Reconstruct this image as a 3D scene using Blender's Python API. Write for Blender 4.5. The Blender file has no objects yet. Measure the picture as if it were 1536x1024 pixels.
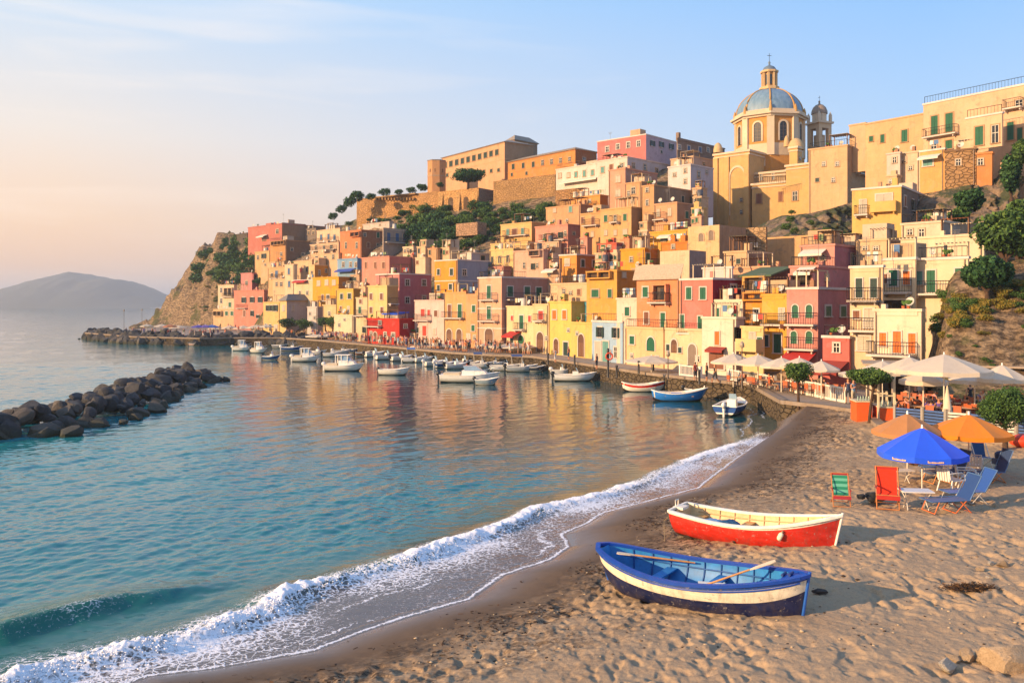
import bpy, bmesh, math, random
import numpy as np
from mathutils import Vector, Matrix
FO, CH, HZ, CX = 1300.0, 8.0, 458.0, 768.0
R = random.Random(7)
col = bpy.context.scene.collection
def W(px, py, Y): return Vector(((px-CX)*Y/FO, Y, CH-(py-HZ)*Y/FO))
def WG(px, py, z=0.0):
    Y = (CH-z)*FO/(py-HZ); return Vector(((px-CX)*Y/FO, Y, z))
def rad(a): return math.radians(a)
def srgb(h):
    if isinstance(h, str):
        h = h.lstrip('#'); c = [int(h[i:i+2], 16)/255 for i in (0, 2, 4)]
    else: c = h
    return tuple((x/12.92 if x <= .04045 else ((x+.055)/1.055)**2.4) for x in c)

# ---------------- noise (numpy) ----------------
def vnoise(x, y, seed=0):
    xi = np.floor(x).astype(np.int64); yi = np.floor(y).astype(np.int64)
    fx = x-xi; fy = y-yi; fx = fx*fx*(3-2*fx); fy = fy*fy*(3-2*fy)
    def h(a, b):
        n = (a*374761393+b*668265263+seed*982451653) & 0xffffffff
        n = ((n ^ (n >> 13))*1274126177) & 0xffffffff
        return ((n ^ (n >> 16)) & 0xffff)/65535.0
    a = h(xi, yi); b = h(xi+1, yi); c = h(xi, yi+1); d = h(xi+1, yi+1)
    return (a*(1-fx)+b*fx)*(1-fy)+(c*(1-fx)+d*fx)*fy
def fbm(x, y, o=4, seed=0):
    s = 0; a = .5; t = 0
    for i in range(o):
        s = s+a*vnoise(x*2**i+i*17.3, y*2**i-i*9.1, seed+i); t += a; a *= .5
    return s/t
def sstep(a, b, x):
    t = np.clip((x-a)/(b-a), 0, 1); return t*t*(3-2*t)

# ---------------- mesh builder ----------------
class MB:
    def __init__(s): s.v = []; s.f = []; s.m = []; s.sm = []
    def add(s, vs, fs, m=0, smooth=False):
        o = len(s.v); s.v += [tuple(v) for v in vs]
        for f in fs: s.f.append([i+o for i in f]); s.m.append(m); s.sm.append(smooth)
    def box(s, x0, x1, y0, y1, z0, z1, m=0, M=None):
        v = [Vector(p) for p in ((x0,y0,z0),(x1,y0,z0),(x1,y1,z0),(x0,y1,z0),(x0,y0,z1),(x1,y0,z1),(x1,y1,z1),(x0,y1,z1))]
        if M is not None: v = [M @ p for p in v]
        s.add(v, [(3,2,1,0),(4,5,6,7),(0,1,5,4),(1,2,6,5),(2,3,7,6),(3,0,4,7)], m)
    def tube(s, pts, r, n=8, m=0, cap=True, smooth=True):
        pts = [Vector(p) for p in pts]; rs = r if isinstance(r, (list, tuple)) else [r]*len(pts)
        vs = []; fs = []
        for i, p in enumerate(pts):
            d = (pts[min(i+1, len(pts)-1)]-pts[max(i-1, 0)]).normalized()
            up = Vector((0,0,1)) if abs(d.z) < .9 else Vector((1,0,0))
            a = d.cross(up).normalized(); b = d.cross(a).normalized()
            for k in range(n):
                t = 2*math.pi*k/n; vs.append(p+(a*math.cos(t)+b*math.sin(t))*rs[i])
        for i in range(len(pts)-1):
            for k in range(n): fs.append((i*n+k, i*n+(k+1)%n, (i+1)*n+(k+1)%n, (i+1)*n+k))
        s.add(vs, fs, m, smooth)
        if cap: s.add(vs[:n], [tuple(range(n))], m); s.add(vs[-n:], [tuple(reversed(range(n)))], m)
    def lathe(s, prof, n=16, c=(0,0,0), m=0, smooth=True, a0=0, sx=1, sy=1):
        vs = []; fs = []
        for r, z in prof:
            for k in range(n):
                t = a0+2*math.pi*k/n; vs.append((c[0]+r*math.cos(t)*sx, c[1]+r*math.sin(t)*sy, c[2]+z))
        for i in range(len(prof)-1):
            for k in range(n): fs.append((i*n+k, i*n+(k+1)%n, (i+1)*n+(k+1)%n, (i+1)*n+k))
        s.add(vs, fs, m, smooth)
    def prism(s, poly, z0, z1, m=0, M=None):
        n = len(poly); v = [Vector((x,y,z0)) for x,y in poly]+[Vector((x,y,z1)) for x,y in poly]
        if M is not None: v = [M @ p for p in v]
        s.add(v, [tuple(reversed(range(n))), tuple(range(n, 2*n))]+[(i,(i+1)%n,n+(i+1)%n,n+i) for i in range(n)], m)
    def quad(s, a, b, c, d, m=0): s.add([a,b,c,d], [(0,1,2,3)], m)
    def blob(s, c, r, m=0, n=8, k=5, seed=0, amp=0.0):
        rr = random.Random(seed); vs = [(c[0],c[1],c[2]-r[2])]; fs = []
        for i in range(1, k):
            ph = -math.pi/2+math.pi*i/k
            for j in range(n):
                t = 2*math.pi*j/n; q = 1+rr.uniform(-amp, amp)
                vs.append((c[0]+r[0]*math.cos(ph)*math.cos(t)*q, c[1]+r[1]*math.cos(ph)*math.sin(t)*q, c[2]+r[2]*math.sin(ph)*q))
        vs.append((c[0],c[1],c[2]+r[2])); L = len(vs)-1
        for j in range(n):
            fs.append((0, 1+(j+1)%n, 1+j)); fs.append((L, L-n+j, L-n+(j+1)%n))
        for i in range(k-2):
            for j in range(n): fs.append((1+i*n+j, 1+i*n+(j+1)%n, 1+(i+1)*n+(j+1)%n, 1+(i+1)*n+j))
        s.add(vs, fs, m, True)
    def mesh(s, name, mats):
        me = bpy.data.meshes.new(name); me.from_pydata(s.v, [], s.f)
        for m in (mats if isinstance(mats, (list, tuple)) else [mats]): me.materials.append(m)
        me.polygons.foreach_set('material_index', s.m); me.polygons.foreach_set('use_smooth', s.sm)
        me.update(); return me
    def build(s, name, mats, parent=None, loc=None, rz=0):
        return link(name, s.mesh(name, mats), parent, loc, rz)
def link(name, me, parent=None, loc=None, rz=0):
    o = bpy.data.objects.new(name, me); col.objects.link(o); o.parent = parent
    if loc is not None: o.location = loc
    if rz: o.rotation_euler.z = rz
    return o
def tag(o, label=None, cat=None, group=None, kind=None):
    for k, v in (('label', label), ('category', cat), ('group', group), ('kind', kind)):
        if v: o[k] = v
    return o
def empty(name, loc, rz=0, label=None, cat=None, group=None):
    o = bpy.data.objects.new(name, None); col.objects.link(o); o.location = loc; o.rotation_euler.z = rz
    o.empty_display_size = .2
    return tag(o, label, cat, group)
def kids(o): return [c for c in bpy.data.objects if c.parent is o]
def copy_tree(o, loc, rz=0, sc=None, label=None, tree=None):
    def rec(src, par):
        c = src.copy(); col.objects.link(c); c.parent = par
        for k in (CH_OF.get(src.name) or []): rec(k, c)
        return c
    CH_OF = {}
    for q in (tree or bpy.data.objects):
        if q.parent: CH_OF.setdefault(q.parent.name, []).append(q)
    c = rec(o, None); c.location = loc; c.rotation_euler.z = rz
    if sc: c.scale = sc if isinstance(sc, (tuple, list, Vector)) else (sc, sc, sc)
    if label: c['label'] = label
    return c
def gridmesh(name, X, Y, Z, mat, attrs=None, smooth=True):
    n, m = X.shape; co = np.stack([X, Y, Z], -1).reshape(-1, 3).astype(np.float32)
    idx = np.arange(n*m).reshape(n, m)
    q = np.stack([idx[:-1,:-1], idx[:-1,1:], idx[1:,1:], idx[1:,:-1]], -1).reshape(-1, 4)
    me = bpy.data.meshes.new(name); me.vertices.add(n*m); me.vertices.foreach_set('co', co.ravel())
    me.loops.add(q.size); me.loops.foreach_set('vertex_index', q.ravel().astype(np.int32))
    me.polygons.add(len(q)); me.polygons.foreach_set('loop_start', np.arange(0, q.size, 4, dtype=np.int32))
    me.polygons.foreach_set('use_smooth', np.full(len(q), smooth))
    me.update(calc_edges=True); me.materials.append(mat)
    for k, v in (attrs or {}).items():
        a = me.attributes.new(k, 'FLOAT', 'POINT'); a.data.foreach_set('value', v.ravel().astype(np.float32))
    return link(name, me)
def quads(name, V, mats, mi=None, parent=None):
    """V: (n,4,3) array of separate quads -> one object"""
    n = len(V); me = bpy.data.meshes.new(name); me.vertices.add(n*4); me.vertices.foreach_set('co', V.reshape(-1).astype(np.float32))
    me.loops.add(n*4); me.loops.foreach_set('vertex_index', np.arange(n*4, dtype=np.int32))
    me.polygons.add(n); me.polygons.foreach_set('loop_start', np.arange(0, n*4, 4, dtype=np.int32))
    if mi is not None: me.polygons.foreach_set('material_index', mi.astype(np.int32))
    me.update(calc_edges=True)
    for m in mats: me.materials.append(m)
    return link(name, me, parent)

# ---------------- materials ----------------
class N:
    def __init__(s, name):
        s.m = bpy.data.materials.new(name); s.m.use_nodes = True; s.t = s.m.node_tree; s.p = s.t.nodes['Principled BSDF']
        s._c = {}
    def n(s, typ, **kw):
        x = s.t.nodes.new(typ)
        for k, v in kw.items():
            if hasattr(x, k): setattr(x, k, v)
            else: x.inputs[k.replace('_', ' ')].default_value = v
        return x
    def l(s, a, b): s.t.links.new(a, b)
    def co(s, kind='Object', scale=(1,1,1)):
        t = s.n('ShaderNodeTexCoord'); mp = s.n('ShaderNodeMapping'); mp.inputs['Scale'].default_value = scale
        s.l(t.outputs[kind], mp.inputs['Vector']); return mp.outputs[0]
    def noise(s, vec, scale, detail=4, rough=.55, dist=0):
        x = s.n('ShaderNodeTexNoise'); x.inputs['Scale'].default_value = scale; x.inputs['Detail'].default_value = detail
        x.inputs['Roughness'].default_value = rough; x.inputs['Distortion'].default_value = dist
        s.l(vec, x.inputs['Vector']); return x.outputs[0]
    def ramp(s, f, stops):
        x = s.n('ShaderNodeValToRGB'); e = x.color_ramp.elements
        while len(e) < len(stops): e.new(.5)
        for i, (p, c) in enumerate(stops):
            e[i].position = p; e[i].color = (*c, 1) if isinstance(c, tuple) else (c, c, c, 1)
        s.l(f, x.inputs[0]); return x.outputs[0]
    def mix(s, f, a, b, mode='MIX'):
        x = s.n('ShaderNodeMix'); x.data_type = 'RGBA'; x.blend_type = mode; x.clamp_result = True
        for sock, v in ((x.inputs[0], f), (x.inputs[6], a), (x.inputs[7], b)):
            if isinstance(v, (int, float)): sock.default_value = v
            elif isinstance(v, tuple): sock.default_value = (*v, 1)
            else: s.l(v, sock)
        return x.outputs[2]
    def math(s, op, a, b=0.0, c=None):
        x = s.n('ShaderNodeMath'); x.operation = op
        for sock, v in zip(x.inputs, (a, b, c)):
            if v is None: continue
            if isinstance(v, (int, float)): sock.default_value = v
            else: s.l(v, sock)
        return x.outputs[0]
    def mr(s, v, a, b, c=0.0, d=1.0):
        x = s.n('ShaderNodeMapRange'); x.inputs[1].default_value = a; x.inputs[2].default_value = b
        x.inputs[3].default_value = c; x.inputs[4].default_value = d; s.l(v, x.inputs[0]); return x.outputs[0]
    def attr(s, name):
        x = s.n('ShaderNodeAttribute'); x.attribute_name = name; return x.outputs['Fac']
    def bump(s, h, strength=.3, dist=.05, nrm=None):
        x = s.n('ShaderNodeBump'); x.inputs['Distance'].default_value = dist
        s.l(h, x.inputs['Height'])
        if isinstance(strength, (int, float)): x.inputs['Strength'].default_value = strength
        else: s.l(strength, x.inputs['Strength'])
        if nrm is not None: s.l(nrm, x.inputs['Normal'])
        s.l(x.outputs[0], s.p.inputs['Normal']); return x.outputs[0]
    def set(s, **kw):
        for k, v in kw.items():
            sock = s.p.inputs[{'color':'Base Color','rough':'Roughness','metal':'Metallic','ior':'IOR','spec':'Specular IOR Level','trans':'Transmission Weight','alpha':'Alpha','coat':'Coat Weight','sheen':'Sheen Weight','sss':'Subsurface Weight'}[k]]
            if isinstance(v, (int, float)): sock.default_value = v
            elif isinstance(v, tuple): sock.default_value = (*v, 1)
            else: s.l(v, sock)
        return s
_mc = {}
def plaster(hexc, dirt=.5):
    pass
    k = ('pl', hexc, dirt)
    if k in _mc: return _mc[k]
    n = N('plaster_'+hexc); c = srgb(hexc); g_ = sum(c)/3; c = tuple((x*.95+g_*.05)*.66*k_ for x, k_ in zip(c, (1.02, .965, 1.0))); v = n.co('Object')
    big = n.noise(v, .35, 4, .6); mid = n.noise(v, 1.6, 5, .65, .4)
    st = n.noise(n.co('Object', (2.2, 2.2, .16)), 1.0, 4, .7)
    pale = tuple(min(1, x*1.16+.05) for x in c); dk = tuple(x*.66 for x in c); gr = (.17, .135, .10)
    a = n.mix(n.ramp(big, [(.32, 0.0), (.68, 1.0)]), tuple(x*.9 for x in c), tuple(min(1, x*1.07) for x in c))
    a = n.mix(n.math('MULTIPLY', n.ramp(mid, [(.52, 0.0), (.72, 1.0)]), .55*dirt+.1), a, pale)
    a = n.mix(n.math('MULTIPLY', n.ramp(st, [(.50, 0.0), (.78, 1.0)]), .95*dirt), a, dk)
    a = n.mix(n.math('MULTIPLY', n.ramp(n.noise(v, .9, 6, .7, .8), [(.55, 0.0), (.68, 1.0)]), .75*dirt), a, gr)
    pt_ = n.ramp(n.noise(v, .55, 3, .5, 1.2), [(.60, 0.0), (.615, 1.0)]); a = n.mix(n.math('MULTIPLY', pt_, .55*dirt+.05), a, tuple(x*.8+.09 for x in c))
    cr_ = n.ramp(n.noise(v, 2.6, 9, .85, .3), [(.63, 0.0), (.66, 1.0)]); a = n.mix(n.math('MULTIPLY', cr_, .8*dirt), a, (.22, .17, .12))
    n.set(color=a, rough=.92, spec=.2); n.bump(n.noise(v, 5, 6, .7), .5, .04)
    _mc[k] = n.m; return n.m
def paint(hexc, rough=.5, var=.12, metal=0.0, bump=0.0, scale=6, coat=0.0):
    k = ('pt', hexc, rough, metal, bump, scale)
    if k in _mc: return _mc[k]
    n = N('paint_'+hexc); c = srgb(hexc); v = n.co('Object')
    f = n.noise(v, scale, 5, .65)
    a = n.mix(n.ramp(f, [(.3, 0.0), (.7, 1.0)]), tuple(x*(1-var) for x in c), tuple(min(1, x*(1+var)) for x in c))
    n.set(color=a, rough=rough, metal=metal, coat=coat)
    if bump: n.bump(f, bump, .02)
    _mc[k] = n.m; return n.m
def louvre(hexc):
    k = ('lv', hexc)
    if k in _mc: return _mc[k]
    n = N('shutter_'+hexc); c = srgb(hexc); v = n.co('Object')
    w = n.n('ShaderNodeTexWave'); w.bands_direction = 'Z'; w.inputs['Scale'].default_value = 3.2; n.l(v, w.inputs['Vector'])
    a = n.mix(n.noise(v, 1.3, 4), tuple(x*.72 for x in c), tuple(min(1, x*1.25) for x in c))
    n.set(color=a, rough=.55); n.bump(w.outputs[1], .8, .03)
    _mc[k] = n.m; return n.m
def glassdark(hexc='#14181c'):
    k = ('gl', hexc)
    if k in _mc: return _mc[k]
    n = N('pane_'+hexc); n.set(color=srgb(hexc), rough=.12, spec=.6); _mc[k] = n.m; return n.m
def stone(hexc, h2, scale=1.2, bump=.9, course=False):
    k = ('st', hexc, h2, scale, course)
    if k in _mc: return _mc[k]
    n = N('stone_'+hexc); v = n.co('Object'); c = srgb(hexc); c2 = srgb(h2)
    f = n.noise(v, scale*.35, 6, .7, .5); g = n.noise(v, scale*3, 6, .7)
    a = n.mix(n.ramp(f, [(.3, 0.0), (.7, 1.0)]), c, c2); a = n.mix(n.math('MULTIPLY', n.ramp(g, [(.45, 0.0), (.75, 1.0)]), .55), a, tuple(x*.45 for x in c))
    h = g
    if course:
        vo = n.n('ShaderNodeTexVoronoi'); vo.feature = 'DISTANCE_TO_EDGE'; vo.inputs['Scale'].default_value = 1.5
        n.l(n.co('Object', (1, 1, 1.7)), vo.inputs['Vector']); e = n.ramp(vo.outputs['Distance'], [(0.0, 0.0), (.09, 1.0)])
        a = n.mix(n.math('MULTIPLY', n.math('SUBTRACT', 1.0, e), .5), a, tuple(x*.5 for x in c)); h = n.math('ADD', g, e)
    n.set(color=a, rough=.95, spec=.15); n.bump(h, bump, .15)
    _mc[k] = n.m; return n.m
def leafmat(hexc, name='leaf'):
    k = ('lf', hexc)
    if k in _mc: return _mc[k]
    n = N(name+hexc); c = srgb(hexc); v = n.co('Object')
    a = n.mix(n.noise(v, 2.0, 3), tuple(x*.85 for x in c), tuple(x*1.75 for x in c))
    n.set(color=a, rough=.7, spec=.25)
    tr = n.n('ShaderNodeBsdfTranslucent'); n.l(a, tr.inputs['Color']); mx = n.n('ShaderNodeMixShader'); mx.inputs[0].default_value = .22
    n.l(n.p.outputs[0], mx.inputs[1]); n.l(tr.outputs[0], mx.inputs[2]); n.l(mx.outputs[0], n.t.nodes['Material Output'].inputs[0])
    _mc[k] = n.m; return n.m
def cloth(hexc, transl=.25, rough=.8):
    k = ('cl', hexc, transl)
    if k in _mc: return _mc[k]
    n = N('cloth_'+hexc); c = srgb(hexc); v = n.co('Object')
    a = n.mix(n.noise(v, 1.5, 5, .7), tuple(x*.8 for x in c), tuple(min(1, x*1.12) for x in c))
    n.set(color=a, rough=rough, sheen=.1)
    n.bump(n.noise(v, 3, 4), .25, .05)
    tr = n.n('ShaderNodeBsdfTranslucent'); n.l(a, tr.inputs['Color']); mx = n.n('ShaderNodeMixShader'); mx.inputs[0].default_value = transl
    n.l(n.p.outputs[0], mx.inputs[1]); n.l(tr.outputs[0], mx.inputs[2]); n.l(mx.outputs[0], n.t.nodes['Material Output'].inputs[0])
    _mc[k] = n.m; return n.m

# ---------------- camera, sky, sun ----------------
sc = bpy.context.scene
cd = bpy.data.cameras.new('camera'); cam = bpy.data.objects.new('camera', cd); col.objects.link(cam)
cam.location = (0, 0, CH); cam.rotation_euler = (rad(90), 0, 0); cd.lens = 36*FO/1536; cd.sensor_width = 36
cd.shift_y = -(512-HZ)/1536; cd.clip_end = 40000; cd.clip_start = .1; sc.camera = cam
sc.render.resolution_x = 1536; sc.render.resolution_y = 1024
SUN_EL, SUN_AZ = 16.0, 205.0   # azimuth of the direction TO the sun, degrees ccw from +X
sd = bpy.data.lights.new('sun', 'SUN'); sun = bpy.data.objects.new('sun', sd); col.objects.link(sun)
sd.energy = 4.8; sd.angle = rad(.6); sd.color = (1.0, .67, .37)
tosun = Vector((math.cos(rad(SUN_AZ))*math.cos(rad(SUN_EL)), math.sin(rad(SUN_AZ))*math.cos(rad(SUN_EL)), math.sin(rad(SUN_EL))))
sun.rotation_euler = tosun.to_track_quat('Z', 'Y').to_euler()
w = bpy.data.worlds.new('World'); sc.world = w; w.use_nodes = True; nt = w.node_tree
bg = nt.nodes['Background']
sky = nt.nodes.new('ShaderNodeTexSky'); sky.sky_type = 'NISHITA'; sky.sun_disc = False
sky.sun_elevation = rad(SUN_EL); sky.sun_rotation = rad(90-SUN_AZ); sky.air_density = 1.0; sky.dust_density = 1.2; sky.ozone_density = 2.0
def wn(t, **k):
    x = nt.nodes.new(t)
    for a, b in k.items(): setattr(x, a, b)
    return x
tc = wn('ShaderNodeTexCoord'); sep = wn('ShaderNodeSeparateXYZ'); nt.links.new(tc.outputs['Generated'], sep.inputs[0])
def wm(op, a, b=0.0, clamp=False):
    x = wn('ShaderNodeMath', operation=op); x.use_clamp = clamp
    for s_, v_ in zip(x.inputs, (a, b)):
        if isinstance(v_, (int, float)): s_.default_value = v_
        else: nt.links.new(v_, s_)
    return x.outputs[0]
def wmix(f, a, b, mode='MIX'):
    x = wn('ShaderNodeMix'); x.data_type = 'RGBA'; x.blend_type = mode
    for s_, v_ in ((x.inputs[0], f), (x.inputs[6], a), (x.inputs[7], b)):
        if isinstance(v_, (int, float)): s_.default_value = v_
        elif isinstance(v_, tuple): s_.default_value = (*v_, 1)
        else: nt.links.new(v_, s_)
    return x.outputs[2]
# warm evening glow low in the western half, thin cirrus
zz = sep.outputs['Z']; west = wm('SUBTRACT', .22, sep.outputs['X'])
zc = wm('MAXIMUM', zz, 0.0)
east = wm('MULTIPLY', wm('ADD', sep.outputs['X'], .46), 1.15, True)
west = wm('SUBTRACT', .22, sep.outputs['X'])
def wramp(stops):
    x = wn('ShaderNodeValToRGB'); e = x.color_ramp.elements
    while len(e) < len(stops): e.new(.5)
    for i_, (p_, c_) in enumerate(stops): e[i_].position = p_; e[i_].color = (*[v/255 if False else ((v/255+.055)/1.055)**2.4 for v in c_], 1)
    nt.links.new(zc, x.inputs[0]); return x.outputs[0]
rw = wramp([(0, (255,188,136)), (.09, (253,210,168)), (.18, (236,224,212)), (.33, (186,216,242)), (.7, (140,182,228))])
re_ = wramp([(0, (226,228,226)), (.14, (182,211,240)), (.33, (130,185,242)), (.7, (98,150,222))])
evening = wmix(1.0, wmix(east, rw, re_), (9.3, 9.25, 9.25), 'MULTIPLY')
base = wmix(.85, sky.outputs[0], evening)
mp = wn('ShaderNodeMapping'); mp.inputs['Scale'].default_value = (1.0, 1.0, 9.0); nt.links.new(tc.outputs['Generated'], mp.inputs[0])
nz = wn('ShaderNodeTexNoise'); nz.inputs['Scale'].default_value = 2.6; nz.inputs['Detail'].default_value = 6; nz.inputs['Distortion'].default_value = .6; nt.links.new(mp.outputs[0], nz.inputs['Vector'])
cr = wn('ShaderNodeValToRGB'); cr.color_ramp.elements[0].position = .50; cr.color_ramp.elements[1].position = .78; nt.links.new(nz.outputs[0], cr.inputs[0])
cf = wm('MULTIPLY', cr.outputs[0], wm('MULTIPLY', wm('ADD', .15, wm('MULTIPLY', west, 1.3)), .5), True)
skyc = wmix(cf, base, (9.4, 7.9, 6.6))
nt.links.new(skyc, bg.inputs[0]); bg.inputs[1].default_value = .084
sc.view_settings.view_transform = 'Standard'; sc.view_settings.look = 'None'; sc.view_settings.exposure = .74; sc.view_settings.gamma = 1
sc.cycles.use_denoising = True; sc.cycles.max_bounces = 6; sc.cycles.diffuse_bounces = 3; sc.cycles.glossy_bounces = 3
sc.cycles.transparent_max_bounces = 6; sc.cycles.caustics_reflective = False; sc.cycles.caustics_refractive = False
# ================= shape of the land =================
def ipl(pts): 
    xs = [p[0] for p in pts]; ys = [p[1] for p in pts]
    return lambda x: np.interp(x, xs, ys)
Yq = ipl([(150,290),(250,285),(300,270),(340,252),(400,207),(440,188),(480,178),(560,150),(640,138),(740,126),(830,113.5),(900,103),(980,89),(1080,80),(1180,71),(1280,64),(1400,61),(1700,58)])
SL = ipl([(200,1.3),(300,1.1),(360,.75),(420,.55),(480,.45),(1700,.45)])
capr = ipl([(180,500),(225,492),(250,462),(265,438),(285,402),(300,380),(330,366),(350,356),(420,362),(470,350),(490,340),(520,326),(545,312),(600,300),(650,288),(720,281),(800,268),(830,262),(900,242),(1000,240),(1045,250),(1068,385),(1150,402),(1262,392),(1290,330),(1330,300),(1385,300),(1450,290),(1700,280)])
def Yhill(px, row):
    k = (HZ-row)/FO; return (6.5+SL(px)*Yq(px))/np.maximum(SL(px)-k, .03)
def terr(X, Y, detail=True):
    X = np.asarray(X, float); Y = np.asarray(Y, float); px = CX+FO*X/np.maximum(Y, 1)
    z = 1.5+SL(px)*np.maximum(0, Y-Yq(px)-3)
    ych = Yhill(px, capr(px)); cz = CH+(HZ-capr(px))*ych/FO
    z = np.minimum(z, cz)-1.2*sstep(Yq(px)+3, Yq(px)+12, Y)
    if detail:
        lf = 1-sstep(330, 400, px)
        n = fbm(X*.12, Y*.12+z*.05, 5, 3)-.5
        z = z+n*(1.6+13.0*lf)*sstep(Yq(px), Yq(px)+10, Y)
        z = z+lf*(np.abs(fbm(X*.25+Y*.1, Y*.22, 4, 8)-.5))*9*sstep(Yq(px), Yq(px)+10, Y)
    z = np.where(px < 232, np.minimum(z, 1.5+(px-205)*.12), z)
    rr = 2.5+.35*(Y-50)+.25*(X-26)
    if detail: rr = rr+(fbm(X*.5+Y*.25, Y*.45-X*.2, 5, 11)-.5)*1.9+np.abs(fbm(X*1.1, Y*1.2, 4, 5)-.5)*.7
    rr = np.minimum(rr, 11.5)
    rr = 1.2+(rr-1.2)*sstep(52, 58, Y)
    msk = sstep(1381, 1432, px)*sstep(50, 51, Y)
    return np.where(msk > 0, np.maximum(z, z*(1-msk)+rr*msk), z)
S_px = [(-300,1190),(60,1075),(225,1014),(320,1003),(470,977),(556,944),(616,925),(706,899),(758,862),(827,840),(856,820),(846,801),(882,785),(908,769),(973,752),(1050,732),(1076,711),(1110,685),(1153,657),(1166,640),(1163,620),(1140,604)]
B_px = [(-200,1110),(-60,1060),(52,1019),(141,1000),(226,975),(299,956),(404,920),(430,900),(525,871),(620,846),(706,810),(766,789),(801,773),(857,756),(908,743),(973,722),(1003,704),(1058,683),(1123,661),(1148,650)]
G_px = [(-200,985),(0,958),(101,930),(182,908),(242,894),(323,876),(383,868),(460,856)]
tow = lambda L, z=0.0: np.array([[*(WG(a, b, z)[:2])] for a, b in L])
S_w, B_w, G_w = tow(S_px), tow(B_px), tow(G_px)
R_w = np.array([[*(WG(a_, b_, 1.45)[:2])] for a_, b_ in ((1150,603),(1172,604),(1234,611),(1292,618),(1318,640),(1440,656),(1620,676))])
def sdist(X, Y, P):
    """distance to polyline, positive on its right hand (land) side, and arc length of the foot"""
    best = np.full(X.shape, 1e18); sg = np.ones(X.shape); arc = np.zeros(X.shape); L = 0.0
    for (ax, ay), (bx, by) in zip(P[:-1], P[1:]):
        dx, dy = bx-ax, by-ay; l = math.hypot(dx, dy)
        t = np.clip(((X-ax)*dx+(Y-ay)*dy)/(l*l), 0, 1); ex = X-ax-t*dx; ey = Y-ay-t*dy
        d = ex*ex+ey*ey; c = (ex*dy-ey*dx); m = d < best-1e-9
        best = np.where(m, d, best); sg = np.where(m, np.where(c >= 0, 1.0, -1.0), sg); arc = np.where(m, L+t*l, arc); L += l
    return np.sqrt(best)*sg, arc
def sandz(X, Y, det=True):
    X = np.asarray(X, float); Y = np.asarray(Y, float)
    d, a = sdist(X, Y, S_w)
    z = np.where(d > 0, 1.35*(1-np.exp(-np.maximum(d, 0)/5.0))+.012*np.maximum(d, 0), np.maximum(.08*d, -1.5))
    dr, _ = sdist(X, Y, R_w); dr = np.abs(dr); z = np.where(d > 0, np.maximum(z, np.minimum(1.47-.13*dr, z+.55*d)), z)
    if det:
        k = sstep(1.6, 4.2, d+.8*(fbm(X*.8, Y*.8, 3, 4)-.5))
        n1 = vnoise(X*3.0+fbm(X, Y, 2, 9)*2.5, Y*2.3+fbm(X*.8, Y*.8, 2, 19)*2, 21); n2 = vnoise(X*5.9+3, Y*4.2+fbm(X*1.5, Y*1.5, 2, 5)*3, 22); n3 = fbm(X*9, Y*8, 3, 23); am = .15+1.35*sstep(.25, .75, fbm(X*.45, Y*.45, 4, 88))
        h = .85*am*(-.060*sstep(.55, .82, n1)-.046*sstep(.5, .78, n2)+.030*sstep(.6, .9, vnoise(X*4.1+9, Y*3.3+4, 27)))+.030*(n3-.5)
        z = z+h*k+.09*(fbm(X*.35, Y*.35, 3, 31)-.5)*sstep(2, 6, d)+.03*(fbm(X*2, Y*2, 3, 6)-.5)*sstep(.6, 2, d)
    return z
def G(px, py, f=None):
    """point where the ray through a pixel meets the beach (or another height function)"""
    f = f or (lambda x, y: sandz(x, y, False)); Y = np.geomspace(14, 420, 3000)
    X = (px-CX)*Y/FO; Z = CH-(py-HZ)*Y/FO; h = f(X, Y); i = int(np.argmax(Z <= h))
    return Vector((X[i], Y[i], h[i]))
fT = lambda x, y: terr(x, y, False)

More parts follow.
